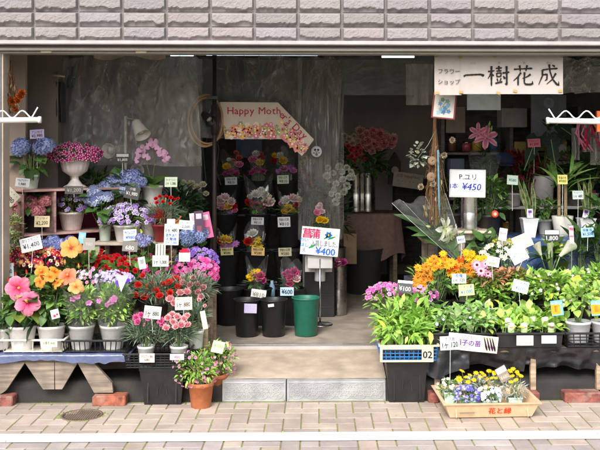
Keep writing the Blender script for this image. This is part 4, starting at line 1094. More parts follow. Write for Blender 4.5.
hyd('large blue lacecap hydrangea behind the pale one', 122, 1.0, ZM, ('round', .06, .05, .14, PB), [(112, 182, -.04), (121, 177, .0), (126, 184, -.06), (134, 176, 0), (115, 189, -.06), (134, 186, -.05), (118, 184, -.05), (128, 190, -.1), (106, 186, -.04), (139, 182, 0)], [T_hyd('#96a2d4', '#d8def4', 80, 8, False, .15), T_hyd('#8492cc', '#c4cdf0', 80, 9, False, .15)], .09, 60, .14, .17, .055)
# orchid
t = plant('potted_orchid', 'pink moth orchid in a white pot above the red carnations', 'potted plant', 152, 1.12, Z(206, 1.15) + .001, pot=('round', .08, .06, .15, PW), 
      fol=[dict(c=(0, -.01, .02), r=(.05, .05, .02), n=9, k='broadmid', s=.13, kw=dict(zmin=0, droop=.1))],
      parts=[dict(T=T_orchid('#e2a8cf', '#f0cfe2'), px=[(139, 153, -.10), (146, 157, -.12), (137, 160, -.10), (149, 146, -.08), (153, 141, -.06), (158, 150, -.1), (162, 153, -.1), (167, 156, -.1), (155, 147, -.07), (164, 158, -.08), (143, 149, -.06)], s=.033, face=(0, -1, .1), j=.35),
             dict(T=T_bud('#c890b8'), px=[(135, 165, -.1), (170, 162, -.1)], s=.014, name='bud')])
b = MB()
for pp in ([(152, 185), (147, 165), (148, 150), (142, 147), (136, 158)], [(152, 185), (155, 160), (153, 143), (161, 148), (169, 158)]):
    b.tube([at(a, q, 1.08) - np.array([X(152, 1.12), 1.12, Z(206, 1.15)]) for a, q in pp], .0025, (.16, .2, .08), 'stem', 6)
b.build('flower_stem', t)
# red carnations with ribbon in red pot
CR = [T_carn('#b3121c', '#e0262e', s) for s in (1, 2)]
t = plant('potted_carnation', 'red carnations in a dark red pot tied with a bright red ribbon', 'potted plant', 163, .72, ZM, pot=('round', .078, .052, .12, (.22, .02, .025)), group='carnations',
      fol=[dict(c=(0, 0, .08), r=(.10, .09, .08), n=420, k='grass', s=.06, kw=dict(up=.8, shell=.1))],
      parts=[dict(T=CR, px=[(156, 199, -.02), (160, 197, 0), (163, 202, -.06), (166, 197, 0), (171, 198, -.02), (174, 200, 0), (178, 199, -.03), (157, 203, -.05), (170, 204, -.07)], s=.017, face=(0, -.6, 1))])
b = MB()
for k in range(26):
    a = rng.uniform(0, 2*pi); q = rng.uniform(.0, .05); c = at(158, 217, .62) - np.array([X(163, .72), .72, ZM]) + np.array([q * cos(a) * 1.5, rng.uniform(-.015, .01), q * sin(a)])
    w1 = [c + np.array([.017 * cos(s_ * 1.3 + a), -.006 * sin(s_), .015 * sin(s_ * 1.3 + a)]) for s_ in range(5)]
    V = []; 
    for p in w1: V += [p, p + np.array([0, -.012, .004])]
    b.raw(V, [(2*i, 2*i+2, 2*i+3, 2*i+1) for i in range(4)], (.70, .03, .03), 'glossfilm', True)
b.build('ribbon', t)
b = MB(); 
def wrp(u, v): return (.055 + .06 * u + .012 * sin(v * 9), -.05 + .05 * u, .085 + .06 * v + .025 * u + .01 * sin(u * 7))
b.grid(wrp, 10, 8, (.62, .22, .05), 'glossfilm'); b.build('wrapping', t)
# blue hydrangea & purple verbena, pink calibrachoa
hyd('bright blue hydrangea with one broad head behind the purple verbena', 190, .70, .66, ('round', .06, .05, .12, PB), [(184, 235, -.03), (193, 232, 0), (199, 237, -.04), (188, 241, -.06), (203, 233, .02)], [T_hyd('#8498cc', '#b4c4ea', 90, 11, fl=.13)], .06, 24, .09, .09, .045)
V_ = [T_open(5, '#6a44a4', '#9474c8'), T_open(5, '#8058b8', '#b498e0')]
plant('potted_verbena', 'purple verbena with small clustered flowers above the pink petunias', 'potted plant', 197, .60, .59, pot=('round', .065, .05, .11, PB),
      fol=[dict(c=(0, 0, .09), r=(.13, .09, .08), n=240, k='mid', s=.03)], blooms=[dict(T=V_, c=(0, 0, .10), r=(.135, .10, .085), n=120, s=.014, kw=dict(zmin=-.1))])
Pk = [T_open(5, '#d83a90', '#f07cc0', cup=.35, eye='#f2e070', eye_r=.16), T_open(5, '#e66ab0', '#f4a0d4', cup=.35, eye='#f0d860', eye_r=.14), T_open(5, '#c83080', '#ea5aaa', cup=.35)]
plant('potted_petunia', 'bright pink trailing petunias spilling from a clear trough', 'potted plant', 196, .50, .585, pot=('round', .085, .06, .11, (.5, .52, .5)),
      fol=[dict(c=(0, 0, .05), r=(.13, .10, .08), n=160, k='mid', s=.03)], blooms=[dict(T=Pk, c=(0, 0, .04), r=(.14, .12, .10), n=170, s=.0165, kw=dict(zmin=-.5))])
plant('potted_petunia', 'small pink petunias with yellow eyes left of the clear trough', 'potted plant', 158, .50, .585, pot=('round', .08, .06, .11, (.5, .52, .5)),
      fol=[dict(c=(0, 0, .05), r=(.12, .10, .07), n=200, k='mid', s=.03)], blooms=[dict(T=Pk, c=(0, 0, .04), r=(.12, .11, .08), n=46, s=.015, kw=dict(zmin=-.4))])
plant('potted_herb', 'dark purple leaved plant behind the small pink petunias', 'potted plant', 160, .66, .59, pot=('round', .06, .05, .11, PB), fol=[dict(c=(0, 0, .10), r=(.10, .08, .07), n=110, k='red', s=.035), dict(c=(0, 0, .11), r=(.10, .08, .07), n=60, k='mid', s=.03)])
# clear trough
b = MB(); x0, x1 = X(148, .40), X(208, .40)
for a_, c_, d_ in (((x0 + x1) / 2, .385, (x1 - x0, .003, .07)), ((x0 + x1) / 2, .60, (x1 - x0, .003, .07)), (x0, .49, (.003, .21, .07)), (x1, .49, (.003, .21, .07))):
    b.box((a_, c_, .60 + .035), d_, (.7, .72, .7), 'filmclear')
b.box(((x0+x1)/2, .382, .672), (x1 - x0 + .01, .01, .008), (.62, .64, .62), 'plastic', bev=.002)
o = tag(b.build('clear_trough'), 'clear plastic trough with a pale rim under the pink petunias', 'trough')

# carnations in and over the black crate
CP = [T_carn('#ec7a94', '#fcc8c8', s) for s in (3, 4)]; CK = [T_carn('#e0559a', '#f48abc', 5)]; CR2 = [T_carn('#c82420', '#ee3a34', s) for s in (6, 7)]
def carn(lab, px, Y, z, pot, T, pts, s=.018, r=.085, fh=.09, n=480, extra=()):
    return plant('potted_carnation', lab, 'potted plant', px, Y, z, pot=pot, group='carnations',
      fol=[dict(c=(0, 0, fh), r=(r, r * .9, fh), n=n, k='grass', s=.06, kw=dict(up=.7, shell=.05, zmin=-.3))],
      parts=[dict(T=T, px=pts, s=s, face=(0, -.9, .9), stalk=True, stc=(.16, .24, .15))] + list(extra))
carn('tall red carnations in front of the pink trailing petunias', 158, .28, .445, ('round', .07, .055, .12, PB), CR2,
     [(143, 276, 0), (138, 285, -.05), (156, 291, -.08), (163, 284, -.05), (169, 283, -.05), (176, 280, 0), (178, 287, -.06), (144, 297, -.08), (152, 284, 0), (135, 296, -.05), (160, 296, -.12), (170, 293, -.1)], .027, .13, .085, 800,
     extra=[dict(T=T_bud('#e07a28'), px=[(148, 289, -.1), (147, 286, -.1)], s=.022, name='bud'), dict(T=T_bud('#c8241e'), px=[(158, 303, -.1), (144, 301, -.08), (136, 295, -.08)], s=.01, name='bud')])
carn('tall pink edged carnations at the right end of the carnation stand', 193, .28, .445, ('round', .07, .055, .12, PB), CP,
     [(183, 283, -.02), (190, 285, -.04), (197, 284, -.02), (203, 288, -.04), (170, 299, -.12), (174, 303, -.13), (187, 292, -.1), (198, 292, -.06), (180, 293, -.1), (193, 278, 0), (201, 297, -.08)], .025, .12, .09, 700)
cz_ = .25
carn('hot pink carnations in a small white pot at the left of the black crate', 146, .0, cz_, ('round', .052, .04, .10, PW), CK,
     [(136, 318, -.04), (141, 315, -.03), (148, 318, -.05), (161, 321, -.05), (163, 325, -.05), (138, 322, -.06), (154, 316, 0)], .024, .095, .075, 560, extra=[dict(T=T_bud('#d89aa4'), px=[(144, 326, -.1), (145, 324, -.1)], s=.018, name='bud')])
carn('pale pink carnations in a small white pot at the right of the black crate', 179, .0, cz_, ('round', .055, .042, .10, PW), CP,
     [(168, 318, -.05), (173, 322, -.07), (177, 317, -.04), (184, 319, -.05), (188, 325, -.07), (166, 328, -.08), (181, 325, -.09), (172, 315, -.02), (187, 316, -.03), (176, 327, -.1)], .026, .09, .07, 560)
carn('pink carnations in a white pot behind the two in the black crate', 196, .16, .30, ('round', .05, .04, .11, PW), CP, [(199, 300, -.02), (205, 306, -.03)], .015, .06, .09, 260)
basket('crate', 'black mesh crate on the black tub, holding two carnation pots', 'crate', (X(159.5, .0), .03, .238), .365, .30, .085, PB, nx=14, ny=10, rows=5, group='black crates')
def tub(lab, px, Y, z, a, c_, h):
    t = thing('tub', lab, 'tub', (X(px, Y), Y, z), 0, 'black square tubs'); b = MB(); sqtub(b, a, c_, h, PB, rim=.02)
    for sx in (-1, 1): b.box((sx * (a * .62), -(a + c_) / 2 - .001, h * .5), (.006, .008, h * .8), PB, 'plastic', rotx(-math.atan((a - c_) / h)))
    b.build('tub_body', t)
    b = MB(); r_ = MB(); 
    b.tube([(-.03, -(a+c_)/2 - .006, h * .3), (-.024, -(a+c_)/2 - .010, h * .55), (-.012, -(a+c_)/2 - .008, h * .35), (0, -(a+c_)/2 - .012, h * .6), (.012, -(a+c_)/2 - .008, h * .35), (.024, -(a+c_)/2 - .01, h * .55), (.03, -(a+c_)/2 - .006, h * .3)], .0016, (.05, .05, .05), 'plastic', 5); b.build('embossed_mark', t)
    return t
tub('black ribbed square tub under the black mesh crate', 165.5, .05, .002, .135, .108, .232)
card(147, 358, 15, 9, -.135, (.66, .56, .50), [('デルフィ 880', .3, .18, '#7a655a', 0), ('680', .3, -.2, '#6a554c', 0)], 'tan printed label on the left of the black crate front', lean=0, group=None, name='crate_label')
card(177, 357, 14, 6, -.135, (.72, .62, .68), [('480', .5, 0, '#8a6a80', 0)], 'pinkish label on the right of the black crate front', lean=0, group=None, name='crate_label')
# fuchsia in terracotta
TC = (.46, .155, .065)
FU = [T_open(5, '#c86a9a', '#eeb2c8', cup=.7), T_open(4, '#d880a4', '#f4ccd8', cup=.6)]
def fuch(lab, px, Y, rt, rb, h, r, n, z=.004, dx=0, pz=.2):
    return plant('potted_fuchsia', lab, 'potted plant', px, Y, z, pot=('round', rt, rb, h, TC, 'clay'), potkw=dict(rim=.016), group='fuchsias in terracotta coloured pots',
      fol=[dict(c=(dx, 0, pz * .55), r=(r, r * .8, pz * .62), n=n, k='seed', s=.026, st=14, sc=(.28, .2, .1), kw=dict(shell=.2)), dict(c=(dx, 0, pz * .5), r=(r, r*.8, pz * .6), n=n // 3, k='mid', s=.022)],
      blooms=[dict(T=FU, c=(dx, 0, pz * .5), r=(r * 1.05, r * .9, pz * .65), n=60, s=.0105, kw=dict(zmin=-.8), face=(0, -.6, -.3))])
fuch('pink flowered fuchsia in the nearer terracotta pot on the pavement', 201, -.10, .077, .058, .152, .12, 330, .004, -.03, .17)
fuch('pink flowered fuchsia in the smaller rear terracotta pot against the step', 218, .09, .06, .045, .15, .11, 260, Z(396, .12), 0, .19)
card(218, 347, 12, 12, -.02, (.55, .72, .38), [('¥500', .3, .1, '#7e9a5a', 0)], 'light green card held among the fuchsia leaves', tilt=-12, group=None, lean=.5, name='plant_label')

# ---- price cards at the left
card(37, 134, 14, 9, .60, (.50, .42, .62), [('アジサイ', .28, .2, K, .005), ('¥2,980', .34, -.18, K, .02)], 'lilac price card above the blue hydrangeas on the shelf', tilt=4, stick=30)
card(22.5, 182.5, 14, 8.5, .42, (.62, .62, .62), [('ベルアジサイ', .25, .25, K, 0), ('1,980', .32, -.16, K, .015)], 'grey white price card tucked at the left end of the upper shelf', tilt=-5, stick=8)
card(10, 196.5, 16, 14, .38, (.66, .60, .48), [('・・・・', .2, .3, K, .01), ('¥780', .36, -.1, '#4a4038', .02)], 'tan diamond tilted price card above the variegated ivy', tilt=-42, stick=16)
card(42, 221.5, 15, 11, .50, (.70, .60, .38), [('アジサイ', .22, .28, '#6a4a20', 0), ('¥2,200', .38, -.12, '#503a1a', .015)], 'tan yellow price card in front of the pink hydrangea', tilt=0, stick=12)
card(31, 244, 21, 14, .28, (.78, .78, .80), [('カリブラコア', .2, .3, '#333', 0), ('¥1,400', .36, -.08, K, .02)], 'white price card over the left magenta and yellow flowers', tilt=14, stick=22)
card(6, 270.5, 15, 13, .2, (.74, .80, .78), [('ハイビスカス', .18, .33, '#3a7ac0', 0), ('1ヶ 980', .34, -.1, K, .02)], 'white price card reading 980 at the left edge above the pink hibiscus', tilt=6, stick=30)
card(89, 244, 12, 12, .30, (.30, .28, .25), [('980', .3, .0, '#bdb8ae', .01)], 'dark grey price card on a clear stick beside the red flowers', tilt=-1, stick=26)
card(82, 238, 7, 11, .36, (.20, .48, .72), [('花', .35, .1, '#dfe9f2', 0)], 'small sky blue tag left of the dark grey price card', tilt=-5, group=None, name='plant_label')
card(122.5, 158, 14, 9.5, .95, (.06, .06, .06), [('¥1,800', .3, -.18, '#ddd', .01), ('あじさい', .25, .24, '#ccc', 0)], 'black framed price card left of the pink orchid', stick=12, blocks=[(0, .28, .86, .3, '#b9b9b2')])
card(74, 190, 18, 8, .62, (.09, .08, .08), [('¥1,200', .5, 0, '#9a968e', .01)], 'black price card hanging over the calibrachoa compartment of the shelf', stick=3)
card(132, 193, 15, 12, .66, (.06, .06, .06), [('¥1,980', .32, -.05, '#c8c6c0', .01), ('小紫', .2, .32, '#c8c6c0', 0)], 'black chalk style price card above the spreading calibrachoa', tilt=-12, stick=14)
card(171, 182, 12.5, 10, .85, (.55, .64, .48), [('カーネーション', .18, .22, '#345', 0), ('1ヶ 1,380', .28, -.15, K, .015)], 'pale green price card on a stick right of the orchid leaves', tilt=0, stick=26)
card(130, 235, 13, 11, .58, (.64, .70, .80), [('サフィニア', .26, .2, BL, .02), ('¥980', .3, -.2, BL, .02)], 'pale blue card with blue writing on the white calibrachoa pot', tilt=3, stick=0)
card(130, 246.5, 15, 10, .40, (.20, .19, .17), [('680', .45, -.12, '#d6d2c8', .02)], 'brown chalk style card under the blue written card', tilt=-4, stick=14)
card(171, 222, 8, 6, .52, (.62, .60, .74), [], 'blank pale lilac tag above the tall card with blue writing', stick=0, group=None, name='plant_label')
card(171.5, 234.5, 14.5, 21, .42, (.66, .74, .66), [('ミリオンベル', .11, .38, '#3a6ab8', 0), ('1ヶ 480', .18, .2, K, .02), ('各色あり', .13, -.04, BL, .015), ('お買得', .13, -.22, BL, .015), ('3ヶ 1,300', .13, -.38, BL, .015)], 'tall price card with blue writing reading 480', tilt=-1, stick=20)
card(186, 225, 14, 9, .50, (.74, .74, .78), [('アジサイ', .25, .2, '#445', 0), ('2,200', .32, -.18, K, .015)], 'white price card above the bright blue hydrangea head', tilt=-4, stick=4)
card(160.5, 261, 16, 11, .30, (.62, .68, .58), [('1ヶ 1,000', .34, -.1, K, .02)], 'grey green price card reading 1,000 among the small pink petunias', tilt=0, stick=4)
card(160.5, 250, 10, 12, .34, (.52, .50, .48), [], 'white fluted tag standing behind the 1,000 price card', group=None, name='plant_label', blocks=[(-.3, 0, .08, .9, '#6a6660'), (0, 0, .08, .9, '#6a6660'), (.3, 0, .08, .9, '#6a6660')])
card(142, 263, 7, 12, .32, (.60, .60, .58), [('苗', .3, .1, '#777', 0)], 'slanted white tag left of the 1,000 price card', tilt=12, group=None, name='plant_label')
card(184.5, 257, 11, 9, .32, (.78, .76, .78), [], 'white tag with a red roof shaped top in the pink petunias', group=None, name='plant_label', blocks=[(0, .62, .9, .3, '#c8203a'), (0, .84, .5, .2, '#c8203a')])
card(183.5, 303.5, 17, 12.5, -.02, (.80, .72, .56), [('1ヶ 880', .38, -.08, K, .02), ('母の日カーネ', .15, .34, '#7a6a50', 0)], 'cream price card reading 880 among the pink carnations', tilt=2, stick=14)
card(152.5, 312.5, 17, 12.5, -.06, (.66, .74, .60), [('1ヶ 880', .38, -.08, K, .02), ('カーネーション', .15, .34, '#5a6a50', 0)], 'pale green price card reading 880 above the hot pink carnations', tilt=-6, stick=14)
card(204, 320, 5, 18, -.02, (.74, .70, .48), [], 'narrow yellowish card edge beside the carnations', tilt=12, group=None, name='plant_label')
# magazines / seed packets standing by the blue hydrangea
for i, (px, c_, tl_) in enumerate(((199, (.08, .05, .08), 4), (207, (.50, .12, .25), 12), (195, (.6, .6, .58), 7))):
    card(px, 224 + i, 9, 26, .66 + i * .05, c_, [], ['dark flyer standing behind the blue hydrangea', 'pink and white flyer leaning beside the blue hydrangea', 'slim white flyer standing left of the dark flyer'][i], tilt=tl_, group=None, name='flyer', cat='flyer', blocks=[(0, .3, .6, .2, '#b8a8b0'), (0, -.2, .5, .25, '#7a4a58')])

# rail with wavy hook wire
def rail(x0, x1, py0, py1, Y, left, label):
    t = thing('hanging_rail', label, 'rail', (0, Y, 0), 0, 'white hanging rails with wavy wire hooks')
    p0, p1 = at(x0, py0, Y), at(x1, py1, Y); p0[1] = p1[1] = 0
    b = MB(); b.tube([p0, p1], .0165, (.74, .73, .70), 'painted', 16); 
    e = p1 if left else p0; s_ = 1 if left else -1
    b.tube([e + np.array([-.004 * s_, 0, 0]), e + np.array([.012 * s_, 0, 0])], .020, (.78, .78, .76), 'plastic', 16); b.build('bar', t)
    b = MB(); pts = []
    n = 60
    for i in range(n + 1):
        q = i / n
        if left:
            pxx = x0 + (38 - x0) * q; ph = (pxx - 12.5) / 20 * 2 * pi; yy = 114.3 + 3.6 * cos(ph)
            if pxx > 32: yy = 117.8 - (pxx - 32) * 1.75
        else:
            pxx = 548.5 + (x1 - 548.5) * q; ph = (pxx - 576) / 21 * 2 * pi; yy = 115 + 3.9 * cos(ph)
            yy = 114.8 + 3.9 * -cos((pxx - 555) / 21 * 2 * pi + 0) * -1 if pxx > 555 else 119 - (555 - pxx) * 1.55
        p = at(pxx, yy, Y); p[1] = -.004; pts.append(p)
    b.tube(pts, .0042, (.76, .75, .73), 'painted', 8); b.build('wavy_wire', t)
rail(-60, 39, 121.2, 119.8, -.12, True, 'white rail with wavy hook wire at the upper left')
rail(548.5, 680, 120.5, 123.2, -.12, False, 'white rail with wavy hook wire at the upper right')

# more pots that fill the tiers
pansy('small pink and white mixed bedding flowers low behind the sleeved petunias', 92, .32, .50, [T_open(5, '#d85a90', '#f6c8dc'), T_open(5, '#f4e8ee', '#faf4f6')], .12, 60, zz=.09, s=.012, name='potted_flowers')
pansy('dark leaved plant with red buds between the two hydrangea pots behind the hibiscus', 92, .56, .56, rc, .10, 14, k='broadmid', zz=.13, s=.016, ls=.045, nf=130)
pansy('green leafy pot with magenta buds beneath the pale board stand', 140, .62, .55, [T_open(5, '#a8246a', '#d0508e')], .12, 26, k='mid', zz=.12, s=.014, nf=200)
hyd('lilac blue hydrangea low between the calibrachoa pot and the red pot', 150, .60, .62, ('round', .06, .05, .12, PB), [(140, 238, -.03), (148, 240, -.02), (143, 244, -.05)], [T_hyd('#8c8cc8', '#c0c4ea', 70, 13)], .06, 30, .10, .09, .034)
plant('potted_plant', 'dark green foliage filling the gap behind the striped petunia urn', 'potted plant', 96, 1.15, 1.12, pot=('round', .07, .05, .11, PB), fol=[dict(c=(0, 0, .05), r=(.16, .09, .10), n=200, k='green', s=.06)])
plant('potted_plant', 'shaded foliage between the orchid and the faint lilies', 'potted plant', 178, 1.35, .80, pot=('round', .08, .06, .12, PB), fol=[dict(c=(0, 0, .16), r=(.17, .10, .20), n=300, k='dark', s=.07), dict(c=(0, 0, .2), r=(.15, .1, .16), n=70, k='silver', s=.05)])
# ================================================================== CENTRE
def hanging(name, label, cat, pxa, pxb, pya, pyb, Y, mat='film', folds=7, amp=.03, col=(.6, .6, .6), ragged=.02, group=None, nu=240, nv=110, seed=0, gather=0):
    b = MB(); xa, xb = X(pxa, Y), X(pxb, Y); zt = Z(pya, Y); zbm = Z(pyb, Y)
    def fn(u, v):
        g_ = gather * (1 - v) 
        x = xa + (xb - xa) * u; 
        if gather: x += (fnoise(u * 3.1, 9, seed) - .5) * gather * v
        k_ = math.floor(u * folds * .5); ux = (u * folds * .5 - k_ - .5) / (.15 + v)      # creases fan out from the points it hangs by
        rid = 1 - 2 * abs((ux * 2.3 + .6 * fnoise(ux * 3 + k_ * 7, v * 2, seed)) % 1 - .5)
        y = amp * .8 * sin(u * folds * 2 * pi + 2.5 * fnoise(u * 4, v * 1.5, seed)) * (.3 + .7 * v) + amp * .7 * rid ** 2 * (.25 + v * .5) + amp * 1.5 * abs(fnoise(u * folds * 1.6 + v * 3, v * 5 + u * 3, seed + 3) - .5) + amp * .9 * abs(fnoise(u * 15 + v * 6, v * 8 - u * 9, seed + 5) - .5)
        e = ragged * (fnoise(u * 9, 5, seed) - .5) * v
        dip = -.035 * abs(sin(u * pi * 3 + seed)) * (1 - v) 
        return (x, Y + y, zt + dip + (zbm - zt) * v + e)
    rg_ = random.Random(seed + 50); hp = [(rg_.uniform(.0, 1), rg_.uniform(-.06, .02), rg_.uniform(5, 11), rg_.randint(0, 99)) for _ in range(5)]
    def crease(u, v):       # stretch marks fanning out from the pinned points, and soft lengthwise folds
        c = 0
        for hu, hv, fq, sd in hp:
            dx, dy = (u - hu) * (xb - xa), (v - hv) * (zt - zbm); a = math.atan2(dx, dy + 1e-4); d = math.hypot(dx, dy)
            n_ = fnoise(a * fq, d * 1.2, sd); c += max(0, 1 - abs(n_ - .5) / .05) * math.exp(-d * 4.5) * (abs(a) < 1.35) * .9
        n_ = fnoise(u * folds * 2.4 + .6 * sin(v * 5), v * 1.3, seed + 21); c += max(0, 1 - abs(n_ - .5) / .07) * .32 * fnoise(u * 5, v * 3, seed + 4)
        n_ = fnoise(u * 6 + v * 4, v * 5 - u * 3, seed + 31); c += max(0, 1 - abs(n_ - .5) / .03) * .35 * fnoise(u * 3, v * 3, seed + 8)
        c += .25 * max(0, fnoise(u * 4, v * 2.2, seed + 61) - .5)
        c = min(1, c); return (c, c, c)
    b.grid(fn, nu, nv, col, mat, True, crease if mat == 'film' and nu > 60 else (lambda u, v: (.08, .08, .08))); return tag(b.build(name), label, cat, group)
G_P = 'clear plastic sheets hanging across the shop opening'
hanging('plastic_curtain', 'wrinkled clear plastic sheet gathered at the top, above the white urn and pink orchid', 'plastic curtain', 62, 196, 53.5, 166, 1.05, folds=6, amp=.032, group=G_P, seed=1, gather=.10)
hanging('plastic_curtain', 'clear plastic sheet over the dark pole and the tan hose', 'plastic curtain', 165, 302, 53.5, 138, 1.5, folds=6, amp=.03, group=G_P, seed=2, gather=.12)
hanging('plastic_curtain', 'dense vertical strip of clear plastic beside the poster, hanging to the grey cylinder', 'plastic curtain', 298, 344, 53.5, 240, 1.62, folds=5, amp=.022, group=G_P, seed=3, nu=90)
hanging('plastic_curtain', 'faint flat plastic sheet between the vertical strip and the paper sign', 'plastic curtain', 344, 434, 53.5, 95, 1.3, mat='filmclear', folds=2, amp=.01, group=G_P, seed=4, ragged=0)
hanging('plastic_curtain', 'diagonally creased plastic sheet at the right of the paper shop sign', 'plastic curtain', 562, 640, 53.5, 93, .45, folds=5, amp=.06, group=G_P, seed=6, gather=.1)
b = MB(); 
b.grid(lambda u, v: (X(94 + 72 * u, 1.0), 1.0 + .02 * sin(u * 11), Z(53.5, 1.0) - v * (.035 + .015 * sin(u * 9) ) ), 40, 4, (.42, .34, .25), 'cloth')
tag(b.build('tan_cloth'), 'tan rolled cloth strip along the top of the left plastic sheet', 'cloth')
# things behind the left plastic
def flat(name, label, cat, pxa, pxb, pya, pyb, Y, col, mat='plain', th=.01, group=None, amp=0):
    b = MB(); p, q = at(pxa, pyb, Y), at(pxb, pya, Y)
    if amp:
        b.grid(lambda u, v: (p[0] + (q[0]-p[0])*u, Y + amp * (fnoise(u*6, v*4, 7) - .5) + amp * .6 * sin(u * 14), p[2] + (q[2]-p[2])*v), 30, 20, col, mat)
        b.grid(lambda u, v: (p[0] + (q[0]-p[0])*u, Y + .006 + amp * (fnoise(u*6, v*4, 7) - .5) + amp * .6 * sin(u * 14), p[2] + (q[2]-p[2])*v), 30, 20, col, mat)
    else: b.box(((p[0] + q[0]) / 2, Y, (p[2] + q[2]) / 2), (q[0] - p[0], th, q[2] - p[2]), col, mat, bev=.002)
    return tag(b.build(name), label, cat, group)
flat('green_bag', 'dark green bag hanging behind the plastic sheet at the left', 'bag', 67, 76, 66, 88, 1.15, (.03, .10, .06), 'cloth', amp=.03)
flat('hanging_coat', 'dark garment hanging from a short rail beside the concrete pier', 'garment', 54, 64, 82, 122, 1.0, (.05, .055, .045), 'cloth', amp=.04)
b = MB(); b.tube([at(53, 75, .95), at(65, 76.5, .95)], .007, (.45, .42, .36), 'painted'); b.tube([at(58, 76, .95), at(59, 83, 1.0)], .002, (.3, .3, .3), 'steel'); tag(b.build('garment_rail'), 'short pale rail sticking out beside the concrete pier', 'rail')
# clip lamps
def lamp(px, py, Y, sc, d, col, label, arm):
    t = thing('spot_lamp', label, 'lamp', tuple(at(px, py, Y)), 0, 'clip spot lamps'); R = frameZ(d)
    b = MB(); b.lathe([(0, -.5), (.18, -.48), (.26, -.35), (.30, .0), (.42, .5), (.43, .52), (.40, .5), (.27, 0), (0, -.1)], (0, 0, 0), col, 'painted', 24, R * sc); b.build('lamp_shade', t)
    b = MB(); b.lathe([(0, .12), (.14, .1), (.2, .3), (0, .36)], (0, 0, 0), (.5, .48, .42), 'ceramic', 14, R * sc); b.build('bulb', t)
    b = MB(); b.tube([(0, 0, 0)] + [at(a, q, Y + .06) - at(px, py, Y) for a, q in arm], .005, (.3, .3, .3), 'painted', 6); b.build('arm', t)
lamp(139, 128, .98, .14, (.5, -.5, -.8), (.52, .49, .43), 'pale grey spot lamp pointing down above the pink orchid', [(136, 120), (126, 118)])
lamp(113, 150, 1.15, .13, (-.3, -.9, -.1), (.50, .46, .40), 'pale round spot lamp partly hidden behind the striped petunias', [(118, 146), (125, 146)])
lamp(137, 171, 1.3, .12, (.2, -1, 0), (.5, .48, .44), 'pale spot lamp low behind the orchid pot', [(130, 168), (126, 166)])
b = MB(); b.tube([at(125.5, 210, 1.2), at(125.5, 116, 1.2)], .011, (.55, .50, .42), 'painted', 12); tag(b.build('white_post'), 'thin cream post holding the spot lamps', 'post')
# dark pole with hose
xp = 214.5
t = thing('metal_pole', 'dark metal pole with a hooked top pipe right of the plastic sheet', 'pole', (X(xp, 1.35), 1.35, 0))
b = MB(); b.tube([(0, 0, .2), (0, 0, Z(40, 1.35))], .017, (.03, .022, .018), 'painted', 16); b.build('post', t)
b = MB(); pp = [at(xp - 1, 57.5, 1.33), at(199, 57.5, 1.33), at(197, 55.5, 1.33), at(197, 50, 1.33)]
b.tube([p - np.array([X(xp, 1.35), 1.35, 0]) for p in pp], .011, (.02, .018, .016), 'painted', 10); b.build('hook_pipe', t)
b = MB(); b.tube([(0, 0, Z(135, 1.35)), (0, 0, Z(105, 1.35))], .026, (.03, .022, .018), 'painted', 14); b.box((-.01, -.02, Z(98, 1.35)), (.09, .05, .03), (.03, .03, .03), 'painted', bev=.004); b.build('clamp', t)
b = MB()
for r_, ox, tw, sq in ((.165, 0, .1, 1.2), (.155, .03, -.25, 1.25), (.16, .05, .35, 1.1)):
    pts = []
    for k in range(41):
        a = 2 * pi * k / 40 + tw; pts.append(at(205 + ox * 60, 118, 1.45) + np.array([r_ * .78 * cos(a), .03 * sin(a + tw * 4), r_ * sq * sin(a) - .02]))
    b.tube(pts, .008, (.42, .25, .13), 'plastic', 8, False)
tag(b.build('hose'), 'tan hose coiled in loops behind the dark pole', 'hose')
lamp(207, 117, 1.32, .11, (.6, -.6, -.6), (.015, .015, .015), 'small black clip lamp on the dark pole', [(212, 108)])
# wires by the pole
for i, (pp, lb) in enumerate(([(245, 54), (245, 88)], 'thin cord hanging left of the ceiling tube'), ) if False else ():
    pass
for pp, lb in (([(244, 50), (244.5, 70), (245, 85)], 'above the word Happy on the poster'), ([(259, 50), (259, 88)], 'above the first letters after Happy'), ([(281, 50), (280, 84), (283, 90), (286, 93)], 'above the bend of the poster, ending in a hook'), ([(216, 130), (219, 150), (216, 170), (221, 185)], 'looping right of the dark pole'), ([(211, 128), (203, 150), (206, 180), (202, 200)], 'looping left of the dark pole')):
    b = MB(); b.tube([at(a, q, 1.7) for a, q in pp], .002, (.03, .03, .03), 'plastic', 5)
    tag(b.build('cord'), 'thin dark cord ' + lb, 'cord', 'thin cords behind the plastic')

# poster
YP = 1.44
t = thing('festival_poster', "cream poster printed Happy Mother's Day over red and pink flowers, right end bent downwards", 'poster', tuple(at(250, 120, YP)))
o0 = at(250, 120, YP)
def pq(px, py, dy=0): return at(px, py, YP) - o0 + np.array([0, dy, 0])
b = MB()
A_ = [pq(220, 102), pq(278, 102.5), pq(283, 139), pq(225, 139)]; B_ = [pq(278, 102.5), pq(314, 139.5), pq(302, 156), pq(283, 139)]
for Q in (A_, B_):
    V = [q for q in Q] + [q + np.array([0, .002, 0]) for q in Q]
    b.raw(V, [(3, 2, 1, 0), (4, 5, 6, 7), (0, 1, 5, 4), (1, 2, 6, 5), (2, 3, 7, 6), (3, 0, 4, 7)], (.62, .53, .44), 'paper')
b.build('sheet', t)
b = MB(); rg = random.Random(5)
def bil(Q, u, v): return (Q[0] * (1-u) + Q[1] * u) * (1-v) + (Q[3] * (1-u) + Q[2] * u) * v
cols = ['#c62828', '#d84a78', '#e8822a', '#c03a6a', '#e06a8a', '#f0b84a', '#8a9a3a', '#b8305a', '#f4dcc8', '#6a8a4a']
